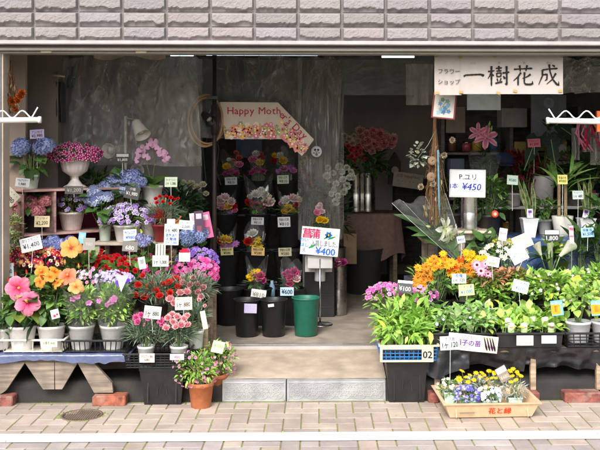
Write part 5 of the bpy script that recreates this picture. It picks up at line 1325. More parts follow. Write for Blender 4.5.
for Q, n_ in ((A_, 120), (B_, 80)):
    for k in range(n_):
        u, v = rg.random(), .58 + .36 * rg.random() ** .8
        if Q is B_: v = .45 + .45 * rg.random(); 
        if Q is A_ and u < .3 : v = max(v, .62)
        c = bil(Q, u, v); r_ = rg.uniform(.014, .032) * (1 if v > .7 else .7); m = 12; col = tuple(.68 * q + .32 * z_ for q, z_ in zip(lin(rg.choice(cols)), (.66, .56, .48)))
        u_ = min(u, 1 - u)
        r_ = min(r_, .006 + u_ * .3, (1 - v) * .24 + .006)
        ph = rg.uniform(0, 6); V = [c + np.array([0, -.0015 - k * 8e-6, 0])]
        for q in range(m): rr = r_ * (1 + .22 * cos(5 * (2 * pi * q / m) + ph)); V.append(c + np.array([rr * cos(2*pi*q/m), -.0015 - k * 8e-6, rr * sin(2*pi*q/m)]))
        b.raw(V, [(0, 1 + (q + 1) % m, 1 + q) for q in range(m)], col, 'ink')
        V = [c + np.array([r_ * .3 * cos(2*pi*q/6), -.0030 - k * 8e-6, r_ * .3 * sin(2*pi*q/6)]) for q in range(6)]
        b.raw(V, [tuple(range(6))[::-1]], lin(rg.choice(['#f4d060', '#fae8d8', '#701828'])), 'ink')
b.build('printed_flowers', t)
b = MB(); s_ = "Happy Mother's Day"
path = [(222.5, 110.5), (279, 110.5), (313, 146)]
seg = [56.5, 49]; pos = 5; SZ = 12; HC = 7.4; KX = HC / .72
for ch in s_:
    wd = glyphs(ch, .004)[2] * KX if ch != ' ' else 2.6
    q = pos + wd / 2
    if q < seg[0]: p = (path[0][0] + q, 110.5); dr = (1, 0)
    else:
        f = min(1, (q - seg[0] - 1) / 10); k = q - seg[0]; dr = nrm((1 - .28 * f, .72 * f + .02)); p = (path[1][0] + k * .71, 110.5 + k * .69 + (1 - f) * 1.0)
    if ch != ' ': b.text(ch, pq(p[0], p[1], -.003), (dr[0], 0, -dr[1]), (dr[1], 0, dr[0]), HC * S(YP), '#b3264a', .004)
    pos += wd + .9
b.build('lettering', t)

# round fan/dog picture badge near plastic strip
t = thing('round_badge', 'round white badge with a dark picture stuck on the plastic strip', 'badge', tuple(at(316.5, 151.5, 1.54)))
R = rotx(pi / 2)
b = MB(); b.lathe([(0, .004), (.041, .004), (.043, 0), (0, 0)], (0, 0, 0), (.60, .62, .64), 'paper', 32, R); b.build('disc', t)
b = MB()
for a_, c_, q, rr, cl_ in ((-.010, .012, 0, .010, '#3a3a3a'), (.012, .012, 0, .010, '#3a3a3a'), (0, 0, 0, .017, '#bdb6ae'), (-.006, .002, 1, .003, '#222222'), (.007, .002, 1, .003, '#222222'), (0, -.007, 1, .004, '#333333'), (0, -.022, 0, .012, '#77706a'), (-.02, -.012, 0, .008, '#8a8680'), (.02, -.01, 0, .007, '#8a8680')):
    b.lathe([(0, .006 + q * .001), (rr, .0055 + q * .001)], (a_, 0, c_), cl_, 'ink', 14, R)
b.build('picture', t)

# bouquet bucket rack ------------------------------------------------------
rows_ = [(1.45, .2, .275), (1.72, .46, .275), (1.98, .735, .275), (2.22, 1.0, .275)]
t = thing('flower_rack', 'black stepped rack holding tiers of flower buckets', 'rack', (X(257, 1.7), 1.45, .2))
x0 = X(257, 1.7)
for k, (Yr, zr, h) in enumerate(rows_[1:]):
    b = MB(); b.box((X(257, Yr) - x0, Yr - 1.45 + .02, zr - .2 - .014), (.72, .25, .02), PB, 'painted', bev=.003); b.build('shelf_board', t)
for sx in (-1, 1):
    b = MB(); xx = sx * .37
    b.tube([(xx, -.12, 0), (xx, .62, .95)], .011, (.06, .06, .062), 'painted', 8); b.tube([(xx, .9, 0), (xx, .9, .98)], .011, PB, 'painted', 8)
    for k, (Yr, zr, h) in enumerate(rows_[1:]): b.tube([(xx, Yr - 1.45 - .1, zr - .2 - .02), (xx, .9, zr - .2 - .02)], .008, PB, 'painted', 8)
    b.build('side_frame', t)
def bucket(lab, px, Y, z, rt=.115, rb=.078, h=.275, col=PB, group='flower buckets', name='flower_bucket'):
    t = thing(name, lab, 'bucket', (X(px, Y), Y, z), 0, group)
    b = MB(); wl_ = .004
    b.lathe([(0, 0), (rb * .95, 0), (rb, .004), (rt * .93, h * .86), (rt * .955, h * .87), (rt * .975, h - .012), (rt, h - .010), (rt + .004, h - .006), (rt + .003, h), (rt - .002, h + .001), (rt - .006, h - .006), (rt * .93 - wl_, h * .8), (rb - wl_, .012), (0, .01)], (0, 0, 0), col, 'plastic', 40)
    b.build('bucket_body', t)
    return t
T_small = dict(yel=T_carn('#e0a810', '#f8d428', 8, 3), red=T_carn('#a01018', '#cc2028', 9, 3), pink=T_carn('#d86a9a', '#f0a0c4', 10, 3), wht=T_carn('#dcd8d0', '#f6f2ec', 11, 3), lil=T_daisy(14, '#b878b8', eye='#8a6a7a'), blush=T_carn('#e2b8bc', '#f6dcdc', 12, 3), mag=T_carn('#a82a72', '#d8549c', 13, 3), ydaisy=T_daisy(12, '#f4cc20', eye='#c08a10'), hot=T_carn('#d02a6a', '#f25a94', 14, 3), sal=T_carn('#cc4a44', '#ea7a6a', 15, 3), wd=T_daisy(14, '#f0eee6', eye='#d8c060'), cream=T_carn('#d6cfae', '#efe9cc', 16, 3))
def bouquet(lab, px, py, Y, z, blooms, slv=True, h0=.12, fw=.055, fk='green', bot=None, n=60, group='wrapped bouquets in the buckets', sr=.085, sh=.22):
    """blooms: (kind, px, py, size)"""
    base = np.array([X(px, Y), Y, z]); t = thing('bouquet', lab, 'bouquet', tuple(base), 0, group)
    zc = Z(py + 6, Y) - z
    SEED[0] += 1; rg = random.Random(SEED[0])
    b = MB(); 
    for k in range(9):
        a = 2 * pi * k / 9; b.tube([(.012 * cos(a), .012 * sin(a), .02), (.04 * cos(a), .04 * sin(a), zc)], .0022, (.1, .17, .05), 'stem', 5, False)
    leaves(b, (0, 0, zc - .01), (fw, fw, .04), n, fk, .05, rg, up=.6); b.build('foliage', t)
    for kind, bx, by, s_ in blooms:
        p = at(bx, by, Y - .045) - base
        flower_obj('flower', T_small[kind], t, p, s_ * 1.42, (rg.uniform(-.3, .3), -.8, .8), rg.uniform(0, 6), key='sm' + kind)
    if slv: sleeve(t, (0, 0), .03, sr, sh + (zc - .12), .05, seed=px)
    return t
def bcard(px, py, w_, h_, Y, c, lab, tl_=0, l2='¥810'): card(px, py, w_, h_, Y, c, [('季節の花束', .26, .24, '#2a2622', .01), (l2, .36, -.18, '#2a2622', .02)], lab, tilt=tl_, lean=-.06, stick=0, group='cards on the black buckets')
TI = ['bottom tier', 'third tier from the top', 'second tier from the top', 'top tier']
colpx = {0: (229, 258, 291), 1: (227, 256, 287), 2: (225, 258, 289), 3: (231, 259, 285)}
zz = {}
for k, (Yr, zr, h) in enumerate(rows_):
    for j, cp in enumerate(colpx[k]):
        bucket('black flower bucket, %s of the rack, %s column' % (TI[k], ('left', 'middle', 'right')[j]), cp, Yr, zr + .001, h=h, rt=.108)
Yt = [r[0] for r in rows_]
bouquet('small bouquet with coral blossoms, a yellow bloom and mauve flowers, top tier left', 231, 167, Yt[3], 1.02, [('yel', 227, 167, .028), ('sal', 236, 153, .018), ('sal', 239, 158, .022), ('pink', 239, 165, .028), ('mag', 231, 172, .028), ('mag', 236, 174, .026), ('sal', 233, 161, .018), ('wht', 229, 160, .016), ('mag', 226, 174, .022)])
bouquet('small bouquet with a white bloom, one yellow and mauve flowers, top tier middle', 258, 165, Yt[3], 1.02, [('wht', 256, 154, .026), ('pink', 253, 160, .030), ('yel', 260, 163, .030), ('mag', 257, 170, .030), ('mag', 262, 172, .026), ('red', 262, 158, .02), ('mag', 252, 173, .022), ('sal', 261, 154, .016)])
bouquet('small bouquet with yellow, white and lilac flowers, top tier right', 285, 163, Yt[3], 1.02, [('yel', 275, 156, .022), ('wht', 280, 156, .026), ('yel', 283, 161, .032), ('red', 274, 161, .022), ('pink', 284, 169, .028), ('lil', 291, 168, .034), ('pink', 293, 171, .024), ('lil', 279, 171, .026)])
bouquet('bouquet of blush pink flowers with one yellow bloom, second tier left', 226, 206, Yt[2], .75, [('blush', 220, 201, .034), ('blush', 225, 198, .032), ('blush', 231, 202, .030), ('yel', 228, 207, .032), ('pink', 222, 208, .024), ('red', 234, 207, .022), ('lil', 230, 212, .022), ('blush', 217, 206, .026), ('pink', 235, 211, .02)])
bouquet('big bouquet with white flowers, pale pink carnation and magenta flowers, second tier middle', 258, 200, Yt[2], .75, [('wht', 256, 195, .034), ('wht', 261, 190, .022), ('wht', 265, 195, .028), ('cream', 268, 198, .026), ('blush', 268, 203, .042), ('red', 249, 203, .028), ('mag', 256, 206, .032), ('mag', 261, 207, .03), ('wht', 250, 197, .02), ('cream', 272, 201, .02), ('wht', 259, 211, .02)], fw=.09, n=130, sr=.12, sh=.27)
bouquet('bouquet with white, blush and yellow flowers, second tier right', 289, 205, Yt[2], .75, [('wht', 286, 201, .034), ('blush', 293, 199, .034), ('yel', 288, 209, .032), ('yel', 292, 211, .026), ('red', 297, 205, .022), ('pink', 281, 204, .018), ('cream', 298, 200, .026), ('yel', 284, 212, .022)], fw=.075, n=90, sr=.10)
bouquet('small wrapped bouquet with yellow, red and lilac flowers, third tier left', 226, 242, Yt[1], .47, [('yel', 224, 240, .03), ('yel', 228, 240, .026), ('red', 220, 242, .022), ('lil', 228, 246, .03), ('lil', 235, 244, .028), ('pink', 223, 246, .022)])
bouquet('small wrapped bouquet with a white bloom and yellow button flowers, third tier middle', 255, 240, Yt[1], .47, [('wht', 253, 234, .032), ('ydaisy', 257, 240, .03), ('ydaisy', 253, 244, .026), ('ydaisy', 259, 245, .028), ('red', 248, 242, .028), ('ydaisy', 255, 248, .02), ('red', 251, 240, .02)])
bouquet('bouquet with yellow daisies and one hot pink flower, bottom tier middle', 257, 276, Yt[0], .22, [('ydaisy', 253, 272, .022), ('ydaisy', 249, 276, .02), ('ydaisy', 256, 277, .022), ('ydaisy', 251, 279, .018), ('hot', 260, 276, .03), ('mag', 263, 281, .022), ('ydaisy', 258, 271, .018), ('pink', 259, 280, .02)])
bouquet('bouquet of hot pink and magenta flowers, bottom tier right', 291, 278, Yt[0], .22, [('hot', 290, 277, .028), ('mag', 294, 272, .028), ('mag', 288, 273, .022), ('blush', 296, 279, .03), ('hot', 290, 284, .024), ('mag', 285, 274, .018), ('hot', 296, 273, .02)])
bcard(231, 181, 12, 7.5, Yt[3] - .125, (.45, .46, .50), 'grey price card on the top tier left bucket', 2)
bcard(283, 179.5, 11.5, 8.5, Yt[3] - .125, (.55, .62, .48), 'pale green price card on the top tier right bucket', 2)
bcard(257.5, 221, 12.5, 7.5, Yt[2] - .125, (.66, .66, .66), 'light grey price card with dark stripe on the second tier middle bucket', -2)
bcard(284, 222, 12.5, 10, Yt[2] - .125, (.74, .74, .76), 'white price card on the second tier right bucket', 2)
bcard(227, 251.5, 12.5, 7.5, Yt[1] - .125, (.50, .44, .22), 'dull yellow price card on the third tier left bucket', 3, '¥580')
bcard(258, 251.5, 13, 8, Yt[1] - .125, (.62, .40, .16), 'orange tan price card on the third tier middle bucket', -2, '¥580')
bcard(285, 252, 13, 8.5, Yt[1] - .125, (.46, .42, .28), 'olive price card on the third tier right bucket', 2, '¥580')
card(258.5, 294.5, 15, 10, 1.28, (.78, .77, .74), [('¥810', .45, 0, '#8a8478', .02)], 'cream price card between the two front black buckets and the yellow daisies', tilt=-8, group='cards on the black buckets', lean=0)
card(287, 291.5, 13.5, 8.5, 1.32, (.50, .64, .78), [('¥600', .6, 0, '#1c2a3c', .03)], 'pale blue card reading 600 on the bottom tier right bucket', tilt=0, group='cards on the black buckets', lean=0)
# front buckets on the floor
bucket('front black bucket with a lilac label', 247, 1.02, .202, .099, .079, .262)
bucket('front black bucket with a small white sticker', 273.5, 1.02, .202, .099, .079, .262)
bucket('dark green bucket on the shop floor', 306, 1.03, .202, .100, .080, .272, (.012, .13, .085), group=None)
card(250.5, 308.5, 12.5, 9.5, .905, (.56, .50, .72), [('・・・・・', .18, .25, '#8a7ab8', 0), ('・・・・・', .18, -.05, '#8a7ab8', 0), ('・・・', .18, -.3, '#8a7ab8', 0)], 'lilac label on the front left black bucket', lean=-.08, group=None, name='bucket_label', tilt=-2)
card(271, 305.5, 6, 3, .906, (.7, .68, .64), [], 'small white sticker on the front middle black bucket', lean=-.08, group=None, name='bucket_label', tilt=8)
# easel sign with the grey cylinder
Ye = 1.42
t = thing('sign_stand', 'sign stand with a thin grey pole and flat round base beside the green bucket', 'sign stand', (X(320, Ye), Ye, .2))
b = MB(); b.lathe([(0, 0), (.095, 0), (.098, .004), (.09, .010), (.02, .014), (.012, .02)], (0, 0, 0), (.45, .45, .44), 'steel', 40); b.build('base', t)
b = MB(); b.tube([(0, 0, .01), (0, 0, .50)], .007, (.55, .55, .54), 'steel', 12); b.build('pole', t)
b = MB(); b.box((.0, .02, Z(262, Ye) - .2), (.19, .05, .10), (.50, .49, .47), 'painted', bev=.004); b.build('holder', t)
s = S(Ye - .04); t = thing('handwritten_sign', 'white handwritten sign in pink and blue brush letters with a blue flower drawing', 'sign', tuple(at(320, 241.5, Ye - .04)), 0)
R = roty(radians(5)); rt, up = R[:, 0], R[:, 2]; w_, h_ = 38 * s, 28 * s
b = MB(); b.box((0, 0, 0), (w_, .006, h_), (.80, .80, .80), 'paper', R, bev=.001); b.build('board', t)
b = MB(); f_ = lambda x, y: rt * x * w_ + up * y * h_ - np.array([0, .003, 0])
b.text('菖', f_(-.35, .26), rt, up, .056, '#d8356a', .03, depth=.001); b.text('蒲', f_(-.14, .26), rt, up, .056, '#d8356a', .03, depth=.001)
b.text('入荷しました。', f_(.12, -.07), rt, up, .036, '#5a6068', .006, wid=w_ * .70, wob=.05, depth=.0022)
b.text('¥400', f_(.16, -.33), rt, up, .052, '#2a6ad0', .03, wob=.05, depth=.001)
for i, (tx, x, y) in enumerate((('わい', -.42, .02), ('ほし', -.40, -.16), ('え', -.40, -.34))): b.text(tx, f_(x, y), rt, up, .024, '#3a8ad8', .02, depth=.001)
def brush(p, q, wv, col, dd=.0014):
    p, q = f_(*p) - np.array([0, dd, 0]), f_(*q) - np.array([0, dd, 0]); d = nrm(q - p); n_ = np.cross(d, [0, 1, 0]) * wv / 2
    b.raw([p - n_ * .5, q - n_ * .3, q + n_ * .3, p + n_ * .5, (p + q) / 2 - n_, (p + q) / 2 + n_], [(0, 4, 5, 3), (4, 1, 2, 5)], col, 'ink')
for k in range(6):
    a = k * 1.047; brush((.21, .25), (.21 + .10 * cos(a), .25 + .13 * sin(a)), .022, '#2f7fe0')
brush((.19, .25), (.23, .26), .02, '#f4c030', .002); brush((.10, .10), (.20, .22), .012, '#2a9a5a'); brush((.20, .10), (.40, .22), .014, '#2a9a5a', .0016); brush((-.28, -.26), (-.10, -.12), .018, '#2aa060')
b.build('lettering', t)
# small cylinder with a wrapped posy over the sign
bucket('slim metal cylinder holding a wrapped posy behind the handwritten sign', 320, 1.52, .52, .045, .042, .24, (.4, .4, .4), group=None, name='metal_cylinder')
bouquet('small posy with pink snapdragon and yellow flower wrapped in white paper above the handwritten sign', 320, 219, 1.52, .72, [('blush', 319, 208, .022), ('pink', 317, 213, .022), ('blush', 322, 212, .02), ('yel', 320, 220, .026), ('yel', 324, 221, .026), ('blush', 320, 205, .016)], slv=False, fw=.03, n=20, group=None)
flat('cardboard_box', 'pale box behind the pole of the sign stand', 'box', 305, 332, 256, 271, 1.56, (.45, .43, .40), 'plain', .12)
# black crate and steel cylinder, more buckets behind
b = MB(); b.box((X(319, 1.85), 1.85, .2 + .22), (.25, .22, .44), (.02, .02, .022), 'plastic', bev=.006)
for k in range(4): b.box((X(319, 1.85), 1.738, .28 + .1 * k), (.22, .006, .012), (.03, .03, .03), 'plastic', bev=.002)
tag(b.build('storage_bin'), 'tall black storage bin behind the sign stand', 'bin')
def steelcan(lab, px, Y, z, r, h, col=(.42, .40, .38)):
    t = thing('steel_bucket', lab, 'steel bucket', (X(px, Y), Y, z), 0, 'tall steel flower buckets')
    b = MB(); b.lathe([(0, 0), (r * .96, 0), (r, .01), (r * .97, .03), (r, .05), (r, h * .45), (r * .98, h * .47), (r, h * .5), (r, h - .012), (r * 1.04, h - .006), (r * 1.03, h), (r * .96, h), (r * .94, .03), (0, .02)], (0, 0, 0), col, 'steel', 40); b.build('bucket_body', t)
    return t
steelcan('tall dull steel bucket with a mauve flower right of the sign stand', 339, 1.85, .2, .062, .44)
t = bouquet('mauve flowers standing in the tall dull steel bucket', 339, 263, 1.85, .55, [('mag', 338, 264, .03), ('mag', 343, 263, .028)], slv=False, fw=.03, n=14, group=None)
bucket('dark grey bucket in the shade at the back of the shop floor', 363, 3.0, .2, .20, .15, .42, (.05, .05, .05), group=None, name='shaded_bucket')
bucket('black flower bucket behind the bottom tier, between the left and middle columns', 244, 1.78, .2, .10, .07, .27)
bucket('black flower bucket behind the bottom tier, between the middle and right columns', 276, 1.78, .2, .10, .07, .27)
bucket('dark bucket at the left of the rack on the shop floor', 213, 1.5, .2, .10, .08, .25)
# water bottle-like pale object
b = MB(); b.lathe([(0, 0), (.022, 0), (.024, .01), (.024, .12), (.012, .15), (.012, .17), (0, .17)], (X(272, 1.62), 1.62, .2 + .14), (.25, .42, .55), 'plastic', 16); b.box((X(272,1.62), 1.62, .27), (.09, .07, .14), PB, 'plastic', bev=.003); tag(b.build('spray_bottle'), 'small pale blue bottle between the bottom tier buckets', 'bottle')
# dark vase group: white lilies far left-centre
bouquet('faint white lilies behind the plastic sheet, left of the dark pole', 188, 200, 1.75, .75, [('cream', 178, 187, .03), ('cream', 183, 183, .022), ('cream', 191, 184, .026), ('cream', 197, 188, .028), ('cream', 203, 185, .024), ('cream', 185, 193, .026), ('cream', 206, 194, .02)], slv=False, fw=.16, fk='dark', n=240, group=None)
bucket('dark bucket under the faint white lilies', 190, 1.75, .5, .12, .09, .35)
bench('plant_stand', 'dark stand left of the flower rack under the lilies', X(175, 1.75), X(208, 1.75), 1.6, 1.9, .5, (.04, .035, .03))
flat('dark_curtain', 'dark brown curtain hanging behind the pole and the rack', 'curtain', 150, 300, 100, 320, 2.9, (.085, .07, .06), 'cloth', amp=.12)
# blue backlit glass behind poster
flat('window_pane', 'dull blue grey window pane behind the poster', 'window', 236, 262, 138, 158, 2.75, (.10, .13, .18), 'plain', .02)
# interior table with roses
t = thing('back_table', 'small table at the back of the shop interior', 'table', (X(365, 3.2), 3.2, .2)); zt = Z(213, 3.0)
b = MB(); b.box((0, 0, zt - .2 - .02), (.62, .5, .03), (.2, .15, .1), 'wood', bev=.003); b.build('tabletop', t)
for sx in (-1, 1):
    for sy in (-1, 1):
        b = MB(); b.box((sx * .27, sy * .2, (zt - .235) / 2), (.04, .04, zt - .235), (.2, .15, .1), 'wood', bev=.003); b.build('leg', t)
b = MB(); cx = X(365, 3.2)
def tc(u, v):
    a = 2 * pi * u; sx = max(-1, min(1, 1.25 * cos(a))); sy = max(-1, min(1, 1.25 * sin(a)))
    if v < .3: return (cx + sx * .32 * v / .3, 3.2 + sy * .26 * v / .3, zt - .003)
    q = (v - .3) / .7; fl = .03 * sin(a * 9) * q; return (cx + sx * (.325 + fl * .5 + .03 * q), 3.2 + sy * (.265 + fl * .5), zt - .003 - q * .42 * (1 + .12 * cos(a * 4)))
b.grid(tc, 120, 24, (.22, .14, .12), 'cloth'); tag(b.build('tablecloth'), 'patterned brown tablecloth hanging in folds over the back table', 'tablecloth')
for px, lb in ((356, 'shiny steel bucket of roses on the back table, left'), (368, 'shiny steel bucket of roses on the back table, right')):
    steelcan(lb, px, 3.08, zt, .068, .37, (.65, .62, .58))
RO = [T_carn('#e07a88', '#f8b0b4', 21), T_carn('#d88888', '#f4c4bc', 22)]; RC = [T_carn('#c04a4a', '#ea7a70', 23)]; RW = [T_carn('#c8aa98', '#ead4c0', 24)]
plant('rose_bunch', 'dense bunch of pink and coral roses in the steel buckets on the back table', 'bouquet', 364, 3.08, zt + .30, group=None,
   fol=[dict(c=(0, .05, .16), r=(.22, .13, .20), n=300, k='green', s=.08, th=.004)],
   parts=[dict(T=RO, px=[(362, 137), (367, 141), (372, 136), (377, 140), (382, 139), (386, 143), (391, 144), (369, 147), (364, 143), (388, 139), (375, 144), (380, 134), (366, 134), (373, 132), (386, 136), (393, 139), (379, 148), (383, 145), (371, 151), (377, 139), (360, 131)], s=.054),
          dict(T=RC, px=[(351, 150), (356, 152), (352, 156), (349, 158), (358, 148), (355, 160), (363, 157), (366, 159), (357, 155), (348, 146), (353, 147), (360, 150)], s=.034), dict(T=RW, px=[(344, 136), (349, 139), (354, 136), (358, 141), (347, 142), (353, 143)], s=.034)])
WHT = [T_carn('#e4e2d6', '#fbfaf2', 25), T_carn('#d4d6c4', '#f2f2e2', 26)]
plant('stock_flowers', 'white stock flowers behind the clear plastic strip', 'bouquet', 334, 2.3, .55, group=None,
   fol=[dict(c=(0, 0, .42), r=(.13, .08, .30), n=150, k='dark', s=.08)],
   parts=[dict(T=WHT, px=[(328, 168), (333, 173), (330, 180), (336, 184), (342, 172), (347, 168), (351, 172), (349, 178), (343, 180), (347, 186), (327, 176), (334, 190), (338, 196), (331, 194), (353, 178), (344, 192), (339, 167), (336, 202)], s=.034)])
steelcan('tall dull steel bucket under the white stock flowers behind the plastic strip', 334, 2.3, .2, .10, .5)
plant('flower_bunch', 'dim red and yellow flowers behind the left half of the plastic strip', 'bouquet', 309, 2.5, .6, group=None,
   fol=[dict(c=(0, 0, .42), r=(.10, .08, .32), n=150, k='dark', s=.08)],
   parts=[dict(T=[T_carn('#7a1420', '#a8242c', 27)], px=[(303, 172), (305, 180), (312, 184), (308, 176), (303, 186)], s=.03), dict(T=[T_carn('#a89a60', '#cfc488', 28)], px=[(305, 158), (312, 162), (303, 163)], s=.032)])
bucket('dark tall bucket of dim flowers behind the plastic strip', 309, 2.5, .2, .11, .09, .5)
flat('cardboard_box', 'brown cardboard carton low behind the steel bucket', 'box', 343, 356, 232, 262, 2.6, (.22, .15, .09), 'plain', .3)
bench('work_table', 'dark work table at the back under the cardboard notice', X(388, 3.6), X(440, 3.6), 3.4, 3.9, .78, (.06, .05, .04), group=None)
card(408, 180.5, 30, 15, 3.2, (.36, .32, .25), [('お花 WRAPPING', .2, .25, '#8a3038', .01), ('・・・・・・', .2, -.1, '#4a443c', 0)], 'tan cardboard notice in the dim interior left of the dried flowers', tilt=-8, group=None, name='notice', cat='notice')
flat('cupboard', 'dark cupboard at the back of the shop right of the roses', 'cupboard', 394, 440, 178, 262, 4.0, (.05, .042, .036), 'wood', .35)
# old clock shape
t = thing('mantel_clock', 'dark wooden house shaped clock in the dim interior', 'clock', tuple(at(394.5, 172, 3.5)))
b = MB(); b.prism([(-.06, -.12), (.06, -.12), (.06, .1), (.08, .1), (0, .2), (-.08, .1), (-.06, .1)][::-1] if False else [(-.06, -.12), (.06, -.12), (.06, .1), (0, .2), (-.06, .1)], -.05, .05, (.05, .03, .02)); b.build('case', t)
b = MB(); b.lathe([(0, .052), (.032, .052), (.036, .05)], (0, 0, 0.02), (.45, .40, .3), 'paper', 24, rotx(pi/2)); b.build('dial', t)
b = MB(); b.box((X(365, 4.0), 3.98, 1.75), (.3, .3, .02), (.2, .2, .2), 'plain'); 
flat('small_mirror', 'pale blue framed panel on the back wall above the roses', 'panel', 361, 373, 128, 136, 4.2, (.18, .2, .22), 'plain', .02)
# hanging translucent bags right of centre
flat('hanging_bag', 'translucent white bag hanging below the ceiling left of the paper sign', 'bag', 406, 433, 64, 105, 1.5, (.45, .50, .50), 'film', amp=.03)
flat('paper_sheet', 'white paper sheet hanging under the shop sign', 'paper', 467, 501, 93, 110, .95, (.50, .55, .56), 'paper', amp=.01)
# ================================================================== RIGHT SIDE
# shop sign with brush characters
YS = .17; t = thing('shop_sign', 'long white paper shop sign with large black brush characters', 'sign', tuple(at(498.5, 74.5, YS))); o0 = at(498.5, 74.5, YS)
def sp(px, py, dy=0): return at(px, py, YS) - o0 + np.array([0, dy, 0])
b = MB()
def sheetp(x0, x1, y0, y1, nm, dy):
    b = MB(); p, q = sp(x0, y1), sp(x1, y0)
    f = lambda u, v: (p[0] + (q[0] - p[0]) * u, dy + .0012 * sin(u * 19) + .001 * fnoise(u * 8, v * 3), p[2] + (q[2] - p[2]) * v)
    b.grid(f, 30, 4, (.46, .41, .38), 'paper'); b.grid(lambda u, v: tuple(np.array(f(1 - u, v)) + np.array([0, .0012, 0])), 30, 4, (.46, .41, .38), 'paper'); b.build(nm, t)
sheetp(434.5, 461.5, 54, 95, 'paper_sheet', .003); sheetp(460.5, 563, 54.3, 94, 'paper_sheet', 0)
b = MB()
STR = {
 '一': [[(3, 46, 7), (12, 52, 5), (50, 54, 5), (84, 55, 6), (96, 50, 10), (99, 47, 4)]],
 '樹': [[(3, 71, 5), (32, 75, 4)], [(18, 97, 7), (18, 50, 6), (18, 3, 5)], [(17, 68, 5), (10, 50, 4), (2, 36, 2)], [(19, 62, 3), (28, 50, 6)], [(37, 86, 4), (65, 89, 5)], [(51, 98, 6), (51, 75, 5)], [(40, 73, 4), (63, 75, 5)],
        [(41, 64, 5), (43, 44, 4)], [(42, 63, 4), (62, 65, 4), (59, 46, 5)], [(43, 47, 4), (59, 48, 4)], [(43, 38, 5), (47, 24, 4)], [(61, 40, 5), (55, 24, 3)], [(35, 15, 5), (50, 19, 5), (67, 23, 5)], [(67, 64, 5), (98, 69, 6)], [(85, 97, 7), (86, 50, 6), (86, 10, 6), (77, 14, 2)], [(71, 50, 4), (78, 37, 8)]],
 '花': [[(8, 79, 5), (50, 82, 4), (92, 84, 6)], [(34, 98, 7), (37, 68, 4)], [(68, 99, 7), (62, 70, 4)], [(40, 64, 7), (27, 44, 5), (5, 24, 2)], [(27, 46, 6), (27, 3, 6)], [(84, 56, 7), (68, 44, 4), (46, 36, 2)], [(56, 66, 7), (55, 16, 5), (62, 8, 6), (84, 8, 6), (93, 12, 6), (92, 24, 2)]],
 '成': [[(22, 73, 5), (50, 77, 4), (90, 80, 6)], [(23, 73, 7), (22, 46, 5), (5, 6, 2)], [(24, 51, 4), (43, 54, 5), (42, 30, 5), (33, 24, 2)], [(52, 98, 7), (56, 65, 5), (68, 30, 5), (86, 8, 7), (95, 4, 5), (94, 22, 2)], [(82, 58, 7), (66, 30, 4), (40, 8, 2)], [(66, 95, 4), (78, 88, 7)]]}
SK = (.025, .022, .022); kk = [0]
def brushchar(ch, cx, cy, w_, h_):
    for st in STR[ch]:
        pts = [sp(cx + (x - 50) / 100 * w_, cy - (y - 50) / 100 * h_) for x, y, q in st]; ws = [q / 100 * w_ * S(YS) * 1.38 for x, y, q in st]
        P_ = []; W_ = []
        for i in range(len(pts) - 1):
            for k in range(5): f = k / 5; P_.append(pts[i] * (1-f) + pts[i+1] * f); W_.append(ws[i] * (1-f) + ws[i+1] * f)
        P_.append(pts[-1]); W_.append(ws[-1] * .7); V = []
        kk[0] += 1; dy = -.004 - kk[0] * 3e-5
        for i, p in enumerate(P_):
            d = nrm(P_[min(i+1, len(P_)-1)] - P_[max(i-1, 0)]); n_ = np.array([-d[2], 0, d[0]]) * W_[i] / 2 * (1 + .12 * sin(i * 2.3)); V += [p + n_ + np.array([0, dy, 0]), p - n_ + np.array([0, dy, 0])]
        b.raw(V, [(2*i, 2*i+1, 2*i+3, 2*i+2) for i in range(len(P_)-1)], SK, 'ink')
brushchar('一', 473.5, 75.5, 21, 21); brushchar('樹', 498.5, 76, 22.5, 21); brushchar('花', 523, 75.5, 22, 21); brushchar('成', 548.5, 75, 22.5, 22)
r_, u_ = (1, 0, 0), (0, 0, 1)
b.text('フラワー', sp(449, 71.5, -.001), r_, u_, 5.2 * S(YS) * .8, '#2c2828', 0, wob=.03, depth=.004); b.text('ショップ', sp(449, 82, -.001), r_, u_, 5.2 * S(YS) * .8, '#2c2828', 0, wob=.03, depth=.004)
for s_, x in (('いっ', 473), ('き', 499), ('か', 524), ('せい', 549)): b.text(s_, sp(x, 63, -.001), r_, u_, 2.6 * S(YS) * .8, '#7a7068', 0, depth=.004)
b.build('lettering', t)
b = MB()
for x, y in ((436, 56), (460, 57), (461, 92), (494, 56), (515, 91), (560, 91), (561, 56), (498, 93), (437, 93)): b.box(sp(x, y, -.0065), (4 * S(YS), .0006, 2.6 * S(YS)), (.46, .30, .12), 'ink', roty(rng.uniform(-.3, .3)))
b.build('tape', t)

